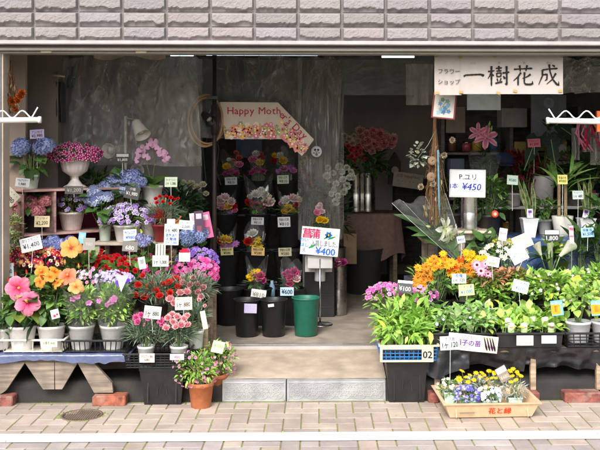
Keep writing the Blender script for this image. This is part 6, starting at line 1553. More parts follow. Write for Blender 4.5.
# framed flower picture
t = thing('framed_picture', 'dark red framed picture of blue flowers hanging below the shop sign', 'picture', tuple(at(444, 106, .30))); s = S(.30); R = roty(.1)
def fp(x, y, dy=0): return R @ np.array([x * s, dy, y * s])
b = MB()
for c_, d_ in (((-11.2, 0), (1.6, 26)), ((11.2, 0), (1.6, 26)), ((0, 12.3), (20.8, 1.6)), ((0, -12.3), (20.8, 1.6))): b.box(fp(*c_), (d_[0] * s, .016, d_[1] * s), (.16, .025, .025), 'painted', R, bev=.002)
b.build('frame', t)
b = MB(); b.box(fp(0, 0, .002), (21 * s, .006, 24 * s), (.60, .56, .50), 'paper', R)
for k, (x, y, c_) in enumerate([(-4, 2, '#6f93b8'), (1, -2, '#5f8cb4'), (4, 1, '#7fa8c4'), (0, -6, '#4a7aa8'), (-3, -4, '#86a8bc'), (5, -5, '#5a86b0'), (-5, -7, '#9ab4c0'), (3, 5, '#7a9a88'), (-2, 6, '#6a8a70')]):
    V = [fp(x + 2.1 * (1 + .3 * cos(5 * a)) * cos(a), y + 2.1 * (1 + .3 * cos(5 * a)) * sin(a), -.0025 - k * .0001) for a in np.linspace(0, 2 * pi, 15)[:-1]]; b.raw(V, [tuple(range(14))[::-1]], c_, 'ink')
for p, q in (((-6, -9), (3, 7)), ((0, -9), (6, 3)), ((-2, -8), (-5, 6))): b.tube([fp(*p, -.002), fp(*q, -.002)], .0012, '#5f7f5a', 'ink', 4)
b.build('picture', t)
# dried flower bunch
def dried(name, lab, px, py0, py1, Y, wpx, heads, n=120, cols='dry', cord=(.3, .2, .12)):
    top = at(px, py0, Y); L_ = (py1 - py0) * S(Y); t = thing(name, lab, 'dried flowers', tuple(top)); rg = random.Random(px); b = MB()
    for k in range(n):
        q = rg.random(); x = rg.gauss(0, .23) * wpx * S(Y); y = rg.gauss(0, .03); e = np.array([x, y, -L_ * rg.uniform(.45, 1)])
        b.tube([(rg.uniform(-.008, .008), 0, -.0), (x * .25, y * .4, e[2] * .4), e], .0016, (.16 * rg.uniform(.6, 1.5), .10 * rg.uniform(.6, 1.4), .05), 'stem', 4, False)
        for _ in range(2):
            f = rg.uniform(.45, 1.02); p = np.array([x * f, y, e[2] * f]); b.add(rg.choice(LF['dry']), frameX((rg.uniform(-1, 1), rg.uniform(-1, 1), rg.uniform(-1.4, .2))), p, rg.uniform(.02, .05))
    b.build('dry_stems', t)
    for nm, T, pts, s_ in heads:
        for (hx, hy) in pts: flower_obj(nm, T, t, at(hx, hy, Y - .05) - top, s_, (rg.uniform(-.4, .4), -1, rg.uniform(-.2, .3)), rg.uniform(0, 6))
    return t
TD = T_carn('#7a3414', '#a8501e', 31); TDW = T_carn('#8a7a62', '#b8aa90', 32)
dried('dried_bouquet', 'brown and orange dried flowers hanging upside down at the upper left', 11, 60, 116, .20, 15, [('dried_head', TD, [(20, 96), (22, 93), (12, 101), (15, 108), (18, 100)], .026), ('dried_head', TDW, [(13, 109), (8, 95), (17, 106)], .018)], 70)
TB = MB().lathe([(0, -.2), (.8, -.15), (1, .1), (.9, .35), (.5, .5), (0, .42)], (0, 0, 0), (.20, .13, .08), 'clay', 14)
for k in range(12): a = 2.4 * k; TB.lathe([(0, .1), (.1, .06), (.12, 0)], (.22 * math.sqrt(k) * cos(a), .22 * math.sqrt(k) * sin(a), .45 - .02 * k), (.08, .05, .03), 'clay', 6)
TB = TB.bake()
dried('dried_bouquet', 'long bundle of dried stems, lotus pods and moss hanging under the framed picture', 435, 118, 226, .45, 20, [('seed_pod', TB, [(432, 161), (431, 177)], .032), ('dried_head', TDW, [(444, 155), (433, 184), (421, 187), (452, 140)], .022)], 150)
b = MB(); rg = random.Random(9)
leaves(b, at(418, 158, .42), (.05, .04, .10), 60, 'eu', .030, rg); b.tube([at(436, 130, .44), at(428, 145, .43), at(418, 158, .42)], .002, (.2, .2, .15), 'stem'); tag(b.build('dried_eucalyptus'), 'pale dried eucalyptus sprigs beside the hanging lotus pods', 'dried leaves')
b = MB(); b.tube([at(438, 150, .40), at(439, 200, .40), at(440, 225, .42)], .006, (.10, .22, .28), 'cloth', 8); tag(b.build('blue_rope'), 'blue green cord hanging among the dried stems', 'cord')
flat('grey_panel', 'grey panel with a faint sticker hanging under the right end of the shop sign', 'panel', 531, 566, 95, 141, 1.95, (.20, .22, .24), 'plain', .02)
b = MB(); b.lathe([(0, .0), (.045, .0)], at(549, 103, 1.93), (.32, .36, .40), 'paper', 20, rotx(pi / 2)); b.text('花', at(549, 103, 1.925), (1, 0, 0), (0, 0, 1), .03, '#6a7a88', 0); tag(b.build('round_sticker'), 'faint round sticker on the grey panel', 'sticker')
flat('orange_bag', 'bright orange packet hanging at the right edge under the white rail', 'packet', 596.5, 612, 111, 132, .45, (.72, .13, .03), 'plastic', .03)
for i, (pa, pb, ya, yb, c_) in enumerate([(572, 580, 128, 160, (.45, .42, .42)), (582, 592, 122, 152, (.5, .47, .46)), (590, 604, 132, 165, (.35, .3, .3))]):
    flat('hanging_bag', ['narrow clear bag hanging behind the right rail', 'clear bag with a pink ribbon hanging behind the right rail', 'grey clear bag hanging at the right edge below the orange packet'][i], 'bag', pa, pb, ya, yb, 1.35, c_, 'film', amp=.05, group='clear bags hanging at the right')
b = MB()
for k in range(9):
    p = at(579 + rng.uniform(-4, 14), 118 + rng.uniform(0, 8), 1.3); b.tube([p, p + np.array([rng.uniform(-.05, .05), 0, -.07]), p + np.array([rng.uniform(-.08, .08), -.02, -.2])], .006, rng.choice([(.45, .02, .06), (.6, .2, .3), (.3, .02, .05)]), 'cloth', 6)
tag(b.build('ribbons'), 'dark red and pink ribbons hanging behind the right rail', 'ribbon')
# back shelving unit, right
b_x0, b_x1 = X(440, 2.3), X(640, 2.3)
t = thing('shelving_unit', 'tall dark shelving unit behind the plants at the right', 'shelf', ((b_x0 + b_x1) / 2, 2.3, .2)); W2 = b_x1 - b_x0
for z in (.35, .78, 1.12, 1.5):
    b = MB(); b.box((0, .0, z - .2), (W2, .4, .02), (.16, .13, .11), 'wood', bev=.002); b.build('shelf_board', t)
for x in (-W2 / 2, -W2 / 6, W2 / 6, W2 / 2):
    b = MB(); b.box((x, .0, .85), (.03, .38, 1.7), (.12, .10, .085), 'wood', bev=.002); b.build('upright', t)
b = MB(); b.box((0, .21, .85), (W2, .012, 1.7), (.11, .095, .085), 'wood'); b.build('back_panel', t)
xx = 447; k = 0
jc = [(.30, .08, .02), (.35, .22, .03), (.05, .12, .05), (.3, .05, .06), (.30, .28, .22), (.12, .06, .03), (.05, .10, .2), (.5, .3, .06)]
jn = ['rust', 'mustard', 'green', 'crimson', 'cream', 'brown', 'navy', 'amber']
for row, (zr, hmax) in enumerate(((.79, .16), (1.13, .15), (1.51, .14))):
    px = 452
    while px < 610:
        r_ = rng.uniform(.028, .045); h_ = rng.uniform(.08, hmax); ci = rng.randrange(8)
        b = MB(); b.lathe([(0, 0), (r_, 0), (r_, h_ * .78), (r_ * .8, h_ * .85)], (0, 0, 0), jc[ci], 'ceramic', 16); b.lathe([(r_ * .85, h_ * .84), (r_ * .85, h_), (0, h_)], (0, 0, 0), (.25, .22, .2), 'steel', 16)
        k += 1
        if rng.random() < .75:
            o = b.build('jar', None, (X(px, 2.18), 2.18, zr + .012)); tag(o, '%s jar on the %s board of the dark shelving, %s' % (jn[ci], ('lower', 'middle', 'upper')[row], 'about %s' % ('a third along' if px < 505 else 'half way along' if px < 555 else 'near the right end')), 'jar', 'small jars on the dark shelving')
        px += rng.uniform(9, 17)
# pink cushion box, cap, pale objects
b = MB(); b.box((X(562, 1.75), 1.75, Z(157, 1.75)), (.22, .16, .05), (.30, .10, .10), 'cloth', bev=.02); b.box((X(562, 1.75), 1.75, Z(163, 1.75)), (.22, .16, .03), (.20, .16, .15), 'cloth', bev=.01); tag(b.build('folded_cloths'), 'folded pink and grey cloths on the back shelf behind the big pale pot', 'folded cloths')
for px, py, Y, w_, h_, c_, nm, lb in ((455, 120, 2.15, .16, .22, (.20, .16, .13), 'cardboard_box', 'brown carton on the upper dark shelving left of the pink lilies'), (512, 118, 2.15, .22, .16, (.30, .28, .26), 'storage_box', 'pale grey storage box on the upper dark shelving under the paper sheet'), (585, 196, 1.72, .14, .10, (.34, .10, .06), 'storage_box', 'dull red box on the white edged shelf at the right'), (455, 168, 2.15, .12, .16, (.10, .12, .16), 'storage_box', 'dark blue box on the shelving left of the price sign'), (520, 150, 2.15, .10, .14, (.28, .20, .06), 'storage_box', 'mustard tin on the shelving above the navy cap'), (548, 122, 2.15, .10, .2, (.10, .16, .11), 'storage_box', 'dark green box on the shelving behind the grey panel')):
    b = MB(); p_ = at(px, py, Y); b.box(p_, (w_, .14, h_), c_, 'plain', rotz(rng.uniform(-.2, .2)), bev=.004); tag(b.build(nm), lb, 'box')
b = MB(); b.lathe([(0, .08), (.05, .07), (.075, .03), (.08, 0), (.10, -.005), (.08, -.01), (0, -.01)], at(504, 162, 1.6), (.02, .025, .06), 'cloth', 24); b.box(at(504, 164, 1.51), (.12, .10, .01), (.02, .025, .06), 'cloth', rotx(.25), bev=.004)
tag(b.build('navy_cap'), 'navy cap resting among the shelves above the dark potted plant', 'cap')
b = MB(); b.prism([(-.09, 0), (.09, 0), (.02, .06), (-.03, .06)], 0, .05, (.4, .4, .38), 'paper'); b.lathe([(0, .06), (.03, .07), (.035, .1), (.02, .13), (0, .135)], (0, .02, 0), (.3, .28, .27), 'cloth', 12); o = b.build('figurine', None, tuple(at(561, 152, 1.7))); tag(o, 'small pale figurine above the folded pink cloths', 'figurine')

# white shelf board level with pots behind
ZW = Z(206, 1.62); t = thing('white_shelf', 'white edged shelf board crossing behind the snake plants', 'shelf', (X(520, 1.7), 1.7, .2))
wx = X(612, 1.6) - X(428, 1.6)
b = MB(); b.box((X(520, 1.6) - X(520, 1.7), 0, ZW - .2 - .012), (wx, .26, .024), (.55, .54, .50), 'painted', bev=.003); b.build('board', t)
for x in (-wx / 2 + .04, 0, wx / 2 - .04):
    b = MB(); b.box((x, .0, (ZW - .224) / 2), (.03, .2, ZW - .226), (.08, .07, .06), 'painted'); b.build('leg', t)
zw = ZW + .001
plant('potted_zz_plant', 'dark glossy plant with small leaves behind the price sign', 'potted plant', 498, 1.6, zw, pot=('round', .06, .05, .09, (.1, .1, .1)), fol=[dict(c=(0, 0, .14), r=(.09, .08, .12), n=120, k='dark', s=.06)])
t = plant('potted_alocasia', 'tall pale pot with a dark arrow leaved alocasia and thick bare stems', 'potted plant', 543, 1.62, zw, pot=('round', .085, .075, .235, (.46, .43, .41)), potkw=dict(rim=0), group=None)
b = MB(); base = at(543, 206, 1.62); rg = random.Random(4)
for e, tip in (((561, 128), (578, 140)), ((551, 140), (556, 170)), ((535, 142), (525, 168)), ((566, 132), (590, 150)), ((548, 126), (540, 120)), ((552, 122), (570, 118))):
    p0 = at(543, 175, 1.62) - base; p1 = at(e[0], e[1], 1.55) - base; b.tube([p0, p1], .004, (.10, .09, .04), 'stem', 6); tp = at(tip[0], tip[1], 1.45) - base; d = tp - p1
    L_ = float(np.linalg.norm(d)) * 1.3; R = frameX(d, (0, -1, .4)); m = 9
    for sgn in (-1, 1):
        V = []
        for i in range(m + 1):
            q = i / m; wv = .27 * L_ * (1 - q) ** .8 * (1 + .18 * sin(q * 40)) if q > .02 else .1 * L_; V += [R @ np.array([q * L_ - .15 * L_, 0, 0]), R @ np.array([q * L_ - .22 * L_, sgn * wv, .1 * wv])]
        V = [v + p1 for v in V]; Fc = [(2*i, 2*i+2, 2*i+3, 2*i+1) for i in range(m)]; b.raw(V, Fc, (.025, .05, .03), 'leaf')
    b.tube([p1, p1 + R @ np.array([L_ * .85, 0, .004])], .0035, (.25, .3, .16), 'stem', 4, False)
b.build('leaves', t)
plant('potted_croton', 'dark red leaved plant left of the big pale pot', 'potted plant', 524, 1.66, zw, pot=('round', .07, .055, .12, (.08, .06, .06)), fol=[dict(c=(0, 0, .16), r=(.16, .10, .15), n=260, k='red', s=.055)])
plant('potted_begonia', 'deep red flowering plant in the shade behind the dark potted plant', 'potted plant', 512, 1.9, zw, pot=('round', .06, .05, .1, (.2, .18, .17)), fol=[dict(c=(0, 0, .2), r=(.10, .08, .14), n=130, k='red', s=.05)])
plant('potted_philodendron', 'dark leafy plant at the right edge behind the snake plant', 'potted plant', 590, 1.6, zw, pot=('round', .07, .055, .10, (.3, .28, .27)), fol=[dict(c=(0, -.02, .14), r=(.17, .10, .14), n=110, k='broaddark', s=.10)])
plant('flower_pot', 'white round pot on the white edged shelf left of the first snake plant', 'flower pot', 514, 1.58, zw, pot=('round', .06, .045, .10, (.42, .40, .38)))
# lily of pink, top
t = plant('lily_bouquet', 'large pink lily bouquet standing behind the price sign', 'bouquet', 484, 1.3, 1.0, fol=[dict(c=(0, 0, .34), r=(.07, .05, .16), n=46, k='strapdark', s=.10)],
   parts=[dict(T=T_lily('#e58aa8', '#f4c0cc', '#b8406a'), px=[(478, 133), (486, 138)], s=.085, j=.3, face=(-.1, -1, .2)), dict(T=T_bud('#b8c070'), px=[(489, 126), (491, 131)], s=.03, name='bud', face=(.2, 0, 1))])
sleeve(t, (0, 0), .04, .12, .32, .16, seed=2)

# steel cylinder and price sign
steelcan('tall shiny steel cylinder holding up the price sign for lilies', 469, .78, Z(230, .80), .058, .26, (.70, .68, .66))
t = thing('price_sign', 'white board price sign reading 450 in blue on the shiny steel cylinder', 'sign', tuple(at(467.5, 183.5, .70))); s = S(.70)
R = roty(radians(1)); rt, up = R[:, 0], R[:, 2]
b = MB(); b.box((0, 0, 0), (36.5 * s, .008, 28 * s), (.55, .54, .54), 'paper', R, bev=.002); b.box((0, -.003, 0), (34 * s, .006, 25.5 * s), (.68, .68, .68), 'paper', R, bev=.002); b.build('board', t)
b = MB(); b.text('P.ユリ', rt * -.0 + up * .045 + np.array([0, -.006, 0]), rt, up, .034, '#2a2a34', .008, wob=.05); b.text('¥450', rt * .028 - up * .02 + np.array([0, -.006, 0]), rt, up, .046, '#2438a0', .018, wob=.05, slant=.15)
b.text('1本', rt * -.094 - up * .018 + np.array([0, -.006, 0]), rt, up, .03, '#2438a0', .008); b.build('lettering', t)
# ornamental white pedestal table
zt = Z(230, .80); t = thing('pedestal_table', 'small cream table with a fluted carved pedestal under the steel cylinder', 'table', (X(467, .85), .85, .2)); zz_ = zt - .2
b = MB(); b.box((0, 0, zz_ - .012), (.30, .26, .022), (.50, .42, .32), 'painted', bev=.006); b.build('tabletop', t)
b = MB(); b.lathe([(0, 0), (.10, 0), (.10, .03), (.06, .06), (.045, .12), (.05, zz_ * .5), (.04, zz_ - .28), (.055, zz_ - .22), (.075, zz_ - .12), (.07, zz_ - .08), (.09, zz_ - .045), (.10, zz_ - .025), (0, zz_ - .024)], (0, 0, 0), (.50, .44, .36), 'clay', 60, flute=.035, nfl=12); b.build('pedestal', t)
# white lily bouquet in cellophane, leaning
t = thing('lily_bouquet', 'white lily bouquet in a long clear wrapping leaning towards the interior', 'bouquet', tuple(at(468, 270, .62))); o0 = at(468, 270, .62)
b = MB(); rg = random.Random(8)
for k in range(6): b.tube([(.01 * k - .03, 0, 0), at(448, 245, .60) - o0, at(432 + 3 * k, 222 - 2 * k, .60) - o0], .003, (.2, .3, .1), 'stem', 5)
for pts in [((462, 272), (444, 262)), ((460, 262), (452, 240)), ((458, 268), (470, 246)), ((452, 250), (430, 236)), ((446, 240), (420, 226)), ((455, 256), (447, 272)), ((440, 232), (436, 215)), ((432, 228), (415, 218)), ((450, 252), (460, 236)), ((463, 276), (455, 290)), ((425, 226), (405, 214)), ((438, 234), (420, 232))]:
    p, q = at(*pts[0], .60) - o0, at(*pts[1], .57) - o0; b.add(LF['strapgreen'][rg.randrange(3)], frameX(q - p, (0, -1, .5)), p, float(np.linalg.norm(q - p)) * 1.25, (.8, .9, .8))
b.build('foliage', t)
TLW = T_lily('#e6efc0', '#f8f8f4')
flower_obj('flower', TLW, t, at(443, 228, .55) - o0, .085, (.55, -.6, -.1), 1); flower_obj('flower', TLW, t, at(449, 234, .57) - o0, .08, (.6, -.5, -.5), 2)
TBU = T_bud('#d8dcae', '#9aac60')
for p, d in (((430, 227), (-.6, -.5, .2)), ((437, 208), (.1, -.2, 1)), ((427, 216), (-.3, -.4, .8)), ((426, 210), (-.5, -.3, .8))): flower_obj('bud', TBU, t, at(*p, .55) - o0, .032, d)
b = MB(); A_ = at(470, 275, .63) - o0; tipc = at(404, 208, .66) - o0; ax = nrm(tipc - A_); L_ = float(np.linalg.norm(tipc - A_)); fr = frameX(ax, (0, 0, 1))
e1, e2 = at(392, 203, .52) - o0, at(446, 196, .60) - o0
for dd in (0, .06):
    def slv(u, v, dd=dd):
        p = A_ * (1 - v) + (e1 * (1 - u) + e2 * u) * v; bulge = (.05 if dd == 0 else -.05) * sin(pi * u) * v
        return (p[0] + .006 * sin(u * 23 + v * 6) * v, p[1] - bulge + dd * 0 + .010 * sin(u * 31 + v * 3) * v, p[2] + .02 * sin(u * 14) * v * v)
    b.grid(slv, 40, 24, '#2a2a2a', 'sleeve')
for u_ in (0, .22, .61, 1): b.tube([tuple(np.array(slv(u_, q)) + np.array([0, -.004, 0])) for q in np.linspace(0, 1, 10)], .0012, (.6, .62, .6), 'plastic', 4)
b.build('clear_sleeve', t)

# blue tarp table
ZB = Z(239, .80); t = thing('tarp_table', 'table at the right under the blue tarpaulin', 'table', (X(540, 1.05), 1.05, .2)); x0, x1 = X(424, .85), X(628, .85)
b = MB(); b.box(((x0 + x1) / 2 - X(540, 1.05), 0, ZB - .2 - .02), (x1 - x0, .44, .03), (.2, .15, .1), 'wood'); b.build('tabletop', t)
for x in (x0 + .05, x1 - .05):
    for y in (-.19, .19): b = MB(); b.box((x - X(540, 1.05), y, (ZB - .236) / 2), (.04, .04, ZB - .237), (.2, .15, .1), 'wood'); b.build('leg', t)
b = MB(); xa = X(478, .8)
def tp(u, v):
    x = xa + (x1 + .02 - xa) * u
    if v < .35: return (x, 1.27 - .45 * v / .35, ZB - .002 + .004 * fnoise(u * 30, v * 9))
    q = (v - .35) / .65; return (x, .815 - .01 * q + .022 * sin(u * 31 + 2 * sin(u * 7)) * q + .02 * (fnoise(u * 24, q * 5) - .5), ZB - .002 - .42 * q)
b.grid(tp, 160, 40, (.04, .075, .19), 'glossfilm'); tag(b.build('blue_tarpaulin'), 'creased blue plastic tarpaulin draped over the table at the right', 'tarpaulin')
b = MB(); b.grid(lambda u, v: (X(446, .82) + .22 * u, .80 + .05 * sin(v * 2 + u * 6), ZB - .03 - .34 * v), 16, 10, (.045, .05, .06), 'glossfilm'); tag(b.build('black_film'), 'black plastic film hanging left of the blue tarpaulin', 'plastic film')
zb_ = ZB + .001
t = plant('potted_zz_plant', 'glossy green leafy plant in a black pot with a red round tag', 'potted plant', 489, .95, zb_, pot=('round', .082, .06, .155, (.03, .026, .026)), fol=[dict(c=(0, 0, .12), r=(.12, .09, .15), n=190, k='green', s=.062, kw=dict(up=.6)), dict(c=(0, 0, .2), r=(.1, .08, .1), n=60, k='mid', s=.055)])
b = MB(); b.lathe([(0, .003), (.024, .003), (.025, 0)], at(495, 214, .855), (.72, .07, .05), 'paper', 24, rotx(pi / 2)); b.lathe([(0, .005), (.012, .005)], at(495, 214, .855), (.75, .5, .3), 'paper', 16, rotx(pi / 2)); tag(b.build('round_tag'), 'small red round tag on the rim of the black pot', 'tag')
def snake(lab, px, Y, leavesl, a=.058, c_=.036, h=.135):
    t = plant('potted_snake_plant', lab, 'potted plant', px, Y, zb_, pot=('square', a, c_, h, (.60, .60, .62)), potkw=dict(rim=.008), group='snake plants in white square pots'); base = np.array([X(px, Y), Y, zb_]); b = MB()
    for x0_, x1_, y1_, w_ in leavesl:
        p = at(x0_, 218, Y) - base; p[2] = h * .8; q = at(x1_, y1_, Y - .02) - base; m = 10; V = []
        ph = rng.uniform(0, 3)
        for i in range(m + 1):
            f = i / m; wv = w_ * (min(1, .55 + f) if f < .6 else (1 - ((f - .6) / .4) ** 2.2) * 1.0) ; tw = ph + .8 * f; c = p * (1 - f) + q * f + np.array([.012 * sin(f * 4 + ph), 0, 0]); dx = np.array([cos(tw * .5) , sin(tw * .5) * .6, 0])
            V += [c - dx * wv, c - dx * wv * .72, c + np.array([0, .004, 0]), c + dx * wv * .72, c + dx * wv]
        Fc = []; C = []
        for i in range(m):
            for k in range(4): Fc.append((5*i+k, 5*i+k+1, 5*i+5+k+1, 5*i+5+k)); C.append((.42, .42, .14) if k in (0, 3) else ((.06, .11, .05) if i % 2 else (.13, .19, .09)))
        b.raw(V, Fc, C, 'leaf', True)
    b.build('leaves', t); return t
snake('snake plant with yellow edged leaves in the left white square pot', 529, .90, [(527, 519, 176, .015), (529, 525, 180, .017), (530, 530, 172, .016), (531, 534, 174, .018), (528, 521, 190, .012), (532, 533, 182, .015)])
snake('snake plant with yellow edged leaves in the right white square pot', 586, .90, [(584, 579, 178, .014), (586, 585, 180, .017), (587, 592, 174, .018), (588, 594, 182, .016), (585, 582, 188, .014)])
for px, lb in ((530, 'white and purple slip in the left snake plant pot'), (586, 'white and purple slip in the right snake plant pot')): card(px, 213.5, 6, 9, .84, (.74, .72, .76), [], lb, tilt=0 if px < 560 else -12, group='slips in the snake plant pots', name='plant_label', blocks=[(0, .2, .6, .3, '#6a3a8a'), (-.1, -.1, .3, .3, '#b090c8')])
t = plant('potted_dracaena', 'dracaena with two ringed canes in a round cream pot', 'potted plant', 562.5, .97, zb_, pot=('round', .077, .055, .145, (.62, .60, .54)), potkw=dict(rim=0), fol=[dict(c=(-.02, -.02, .20), r=(.07, .06, .06), n=15, k='strap', s=.16, st=0, kw=dict(up=.8, zmin=-.1)), dict(c=(.03, 0, .27), r=(.06, .05, .05), n=13, k='strap', s=.15, st=0, kw=dict(up=.9, zmin=0)), dict(c=(-.07, -.03, .08), r=(.03, .03, .03), n=9, k='strap', s=.12, st=0)])
b = MB()
for x, h_ in ((559, 184), (565.5, 174)):
    p = at(x, 218, .97) - np.array([X(562.5, .97), .97, zb_]); q = at(x, h_, .97) - np.array([X(562.5, .97), .97, zb_]); n = 14
    pts = []; rr = []
    for i in range(n * 2 + 1): pts.append(p * (1 - i / n / 2) + q * i / n / 2); rr.append(.0135 if i % 2 else .0118)
    b.tube(pts, rr, (.30, .22, .13), 'stem', 12)
b.build('cane', t)
plant('potted_monstera', 'lobed dark green leaves at the right edge beside the snake plant', 'potted plant', 606, .88, zb_, pot=('round', .07, .055, .13, PB), fol=[dict(c=(-.03, -.02, .09), r=(.09, .07, .08), n=26, k='broad', s=.09)])
card(562.5, 179.5, 10, 9.5, .80, (.72, .66, .20), [('幸福の木', .24, .18, '#4a4a1a', 0), ('¥980', .3, -.16, '#5a5a1c', .01)], 'yellow price card in front of the dracaena', stick=34)
card(578, 195, 11, 8.5, .80, (.55, .64, .60), [('サンスベリア', .2, .28, '#2a6a88', 0), ('1ヶ 480', .36, -.14, K, .02)], 'pale green price card between the dracaena and the right snake plant', tilt=1, stick=26)
card(512.5, 180, 11, 9.5, .85, (.50, .62, .52), [('¥580', .3, 0, '#3a6a7a', .01)], 'pale green price card left of the left snake plant', tilt=-4, stick=26)
card(534, 143, 13, 8.5, 1.5, (.66, .18, .24), [('アロカシア', .22, .25, '#501820', 0), ('¥1,500', .3, -.14, '#401018', .02)], 'pink red price card in the tall alocasia', tilt=3, stick=26)
# in front of the blue tarp: callas, palms etc, on a step stand
bench('plant_stand', 'wooden stand in front of the blue tarpaulin', X(476, .62), X(628, .62), .50, .76, .60)
def onst(*a, **k): return plant(*a, **k)
YC = .64
plant('potted_schefflera', 'spreading glossy green leaves behind the white star flowers', 'potted plant', 490, .70, .60, pot=('round', .06, .05, .11, PB), fol=[dict(c=(-.04, 0, .19), r=(.12, .07, .04), n=26, k='broad', s=.08), dict(c=(.06, 0, .17), r=(.07, .06, .04), n=10, k='broadmid', s=.07)])
WS = [T_open(6, '#f4f0d0', '#fbfaf2', W=.5, sh=1.1), T_open(5, '#eee8c4', '#f8f6ea', W=.5)]
plant('potted_white_flowers', 'small white star flowers behind the cream and white cards', 'potted plant', 505, .58, .60, pot=('round', .07, .05, .11, PB), fol=[dict(c=(0, 0, .11), r=(.15, .08, .07), n=120, k='mid', s=.035)],
   blooms=[dict(T=WS, c=(0, 0, .13), r=(.155, .09, .085), n=95, s=.018, kw=dict(zmin=-.3)), dict(T=[T_ball('#d8c040')], c=(0, 0, .20), r=(.10, .06, .04), n=14, s=.008, name='yellow_buds')])
t = plant('potted_calla', 'white calla lilies with green centres in front of the blue tarpaulin', 'potted plant', 551, .62, .60, pot=('round', .06, .05, .11, PB), fol=[dict(c=(0, 0, .10), r=(.10, .07, .06), n=26, k='broad', s=.09), dict(c=(.0, 0, .15), r=(.05, .05, .06), n=12, k='broadlime', s=.08)])
b = MB(); base = np.array([X(551, .62), .62, .60])
for (x, y, dx, dz, L_) in ((541, 251, -.4, .9, .085), (560, 252, .75, .8, .11), (549, 250, .1, 1, .07)):
    p = at(x, y + 4, .54) - base; R = frameX((dx, -.25, dz), (0, -1, .3))
    def cal(u, v, p=p, R=R, L_=L_):
        a = (u - .5) * 5.6; r = L_ * (.10 + .26 * v ** 1.3); return tuple(p + R @ np.array([L_ * v * (1 + .25 * cos(a)), r * sin(a), r * cos(a) * .8]))
    b.grid(cal, 18, 8, (.78, .78, .66) if x != 549 else (.55, .62, .35), 'petal'); b.tube([p + R @ np.array([.2 * L_, 0, 0]), p + R @ np.array([.7 * L_, 0, 0])], .005, (.75, .6, .15), 'petal', 6)
    b.tube([(p[0] * .3, 0, .08), p], .004, (.2, .32, .1), 'stem', 6)
b.build('flower', t)
for px, y_, lb in ((581, .66, 'spiky palm like plant right of the white calla lilies'), (600, .60, 'spiky palm like plant at the right edge of the blue tarpaulin')):
    plant('potted_palm', lb, 'potted plant', px, y_, .60, pot=('round', .06, .05, .11, PB), fol=[dict(c=(0, 0, .16), r=(.05, .05, .09), n=36, k='strapgreen', s=.15, kw=dict(up=.5, zmin=-.2)), dict(c=(0, 0, .1), r=(.04, .04, .06), n=12, k='strapdark', s=.13, kw=dict(up=.6))])

# front right low table ---------------------------------------------------
TR = Z(347.5, -.03); t = thing('low_table', 'low wooden table under the black trays at the right', 'table', (X(520, .2), .2, 0)); x0, x1 = X(428, .0), X(640, .0); cx = X(520, .2)
b = MB(); b.box(((x0 + x1) / 2 - cx, .0, TR - .02), (x1 - x0, .46, .026), (.2, .15, .1), 'wood'); b.build('tabletop', t)
for px, dark in ((437.5, 1), (533.5, 1), (599.5, 1)):
    b = MB(); z0 = .066; b.box((X(px, .0) - cx, -.2 + .02, (z0 + TR - .035) / 2), (.034, .034, TR - .035 - z0), (.42, .31, .21), 'wood', bev=.002); b.build('leg', t)
    b = MB(); b.box((X(px - 3, .36) - cx, .16, (.14 + TR - .035) / 2), (.034, .034, TR - .035 - .14), (.30, .21, .14), 'wood', bev=.002); b.build('leg', t)
b = MB(); b.box((X(592, .36) - cx, .16, .2), (.2, .03, .02), (.4, .3, .2), 'wood'); b.build('rail', t)
brick(428.5, 10.5, -.05, 'dull red brick behind the left side of the flower tray')
brick(527, 13, -.05, 'dull red brick at the right corner of the flower tray')
brick(565, 38, -.06, 'large red brick under the table leg at the right edge')
b = MB()
def drape(u, v):
    x = X(422, -.06) + (X(640, -.06) - X(422, -.06)) * u; px_ = 422 + 218 * u
    dep = .13 + .02 * sin(u * 17) + .025 * fnoise(u * 11, 2) - (.045 if 528 < px_ < 538 else 0) + .02 * (px_ < 445)
    q = v; y = -.055 + .02 * sin(u * 40 + 3 * sin(u * 9)) * q + .03 * (fnoise(u * 26, q * 4) - .5) + .10 * q * (1 if px_ > 470 else .3)
    return (x, y, TR - .004 - dep * q)
b.grid(drape, 220, 20, (.028, .030, .036), 'glossfilm'); tag(b.build('black_plastic_drape'), 'creased black plastic sheet hanging under the black trays', 'plastic sheet')
# dark kerb shadow objects: blue trolley at back
b = MB(); b.box((X(600, .5), .5, .28), (.25, .2, .12), (.03, .08, .25), 'plastic', bev=.01); tag(b.build('blue_box'), 'small blue box in the shade under the right table', 'box')
def tray(lab, pxa, pxb, Y0, d, z, h=.075, slots=False, **k):
    xa, xb = X(pxa, Y0), X(pxb, Y0); return basket('seedling_tray', lab, 'tray', ((xa + xb) / 2, Y0 + d / 2, z), xb - xa, d, h, PB, slots=slots, group='black trays on the right table', flare=1.04, **k)
zt_ = TR + .002
tray('black tray of eggplant seedlings with white picture banner', 433, 493, -.07, .36, zt_, .085)
tray('black tray of lime green seedlings', 497, 563, -.07, .36, zt_, .085)
tray('black open sided tray holding white citrus pots at the right edge', 567, 632, -.07, .36, zt_, .085, True, nx=10, ny=6, rows=4)
def seedling(name, lab, px, Y, z, kind, h, ls, n, pot, rx=.05, extra=None, th=.002, gr=None):
    return plant(name, lab, 'seedling', px, Y, z, pot=pot, group=gr, fol=[dict(c=(0, 0, h * .6), r=(rx, rx, h * .5), n=n, k=kind, s=ls, st=3, th=th, sc=(.25, .4, .12), kw=dict(shell=.3, droop=.1))], **(extra or {}))
ORD = ['first', 'second', 'third', 'fourth', 'fifth', 'sixth']
FP = T_open(5, '#e8d8f0', '#f4eef8'); 
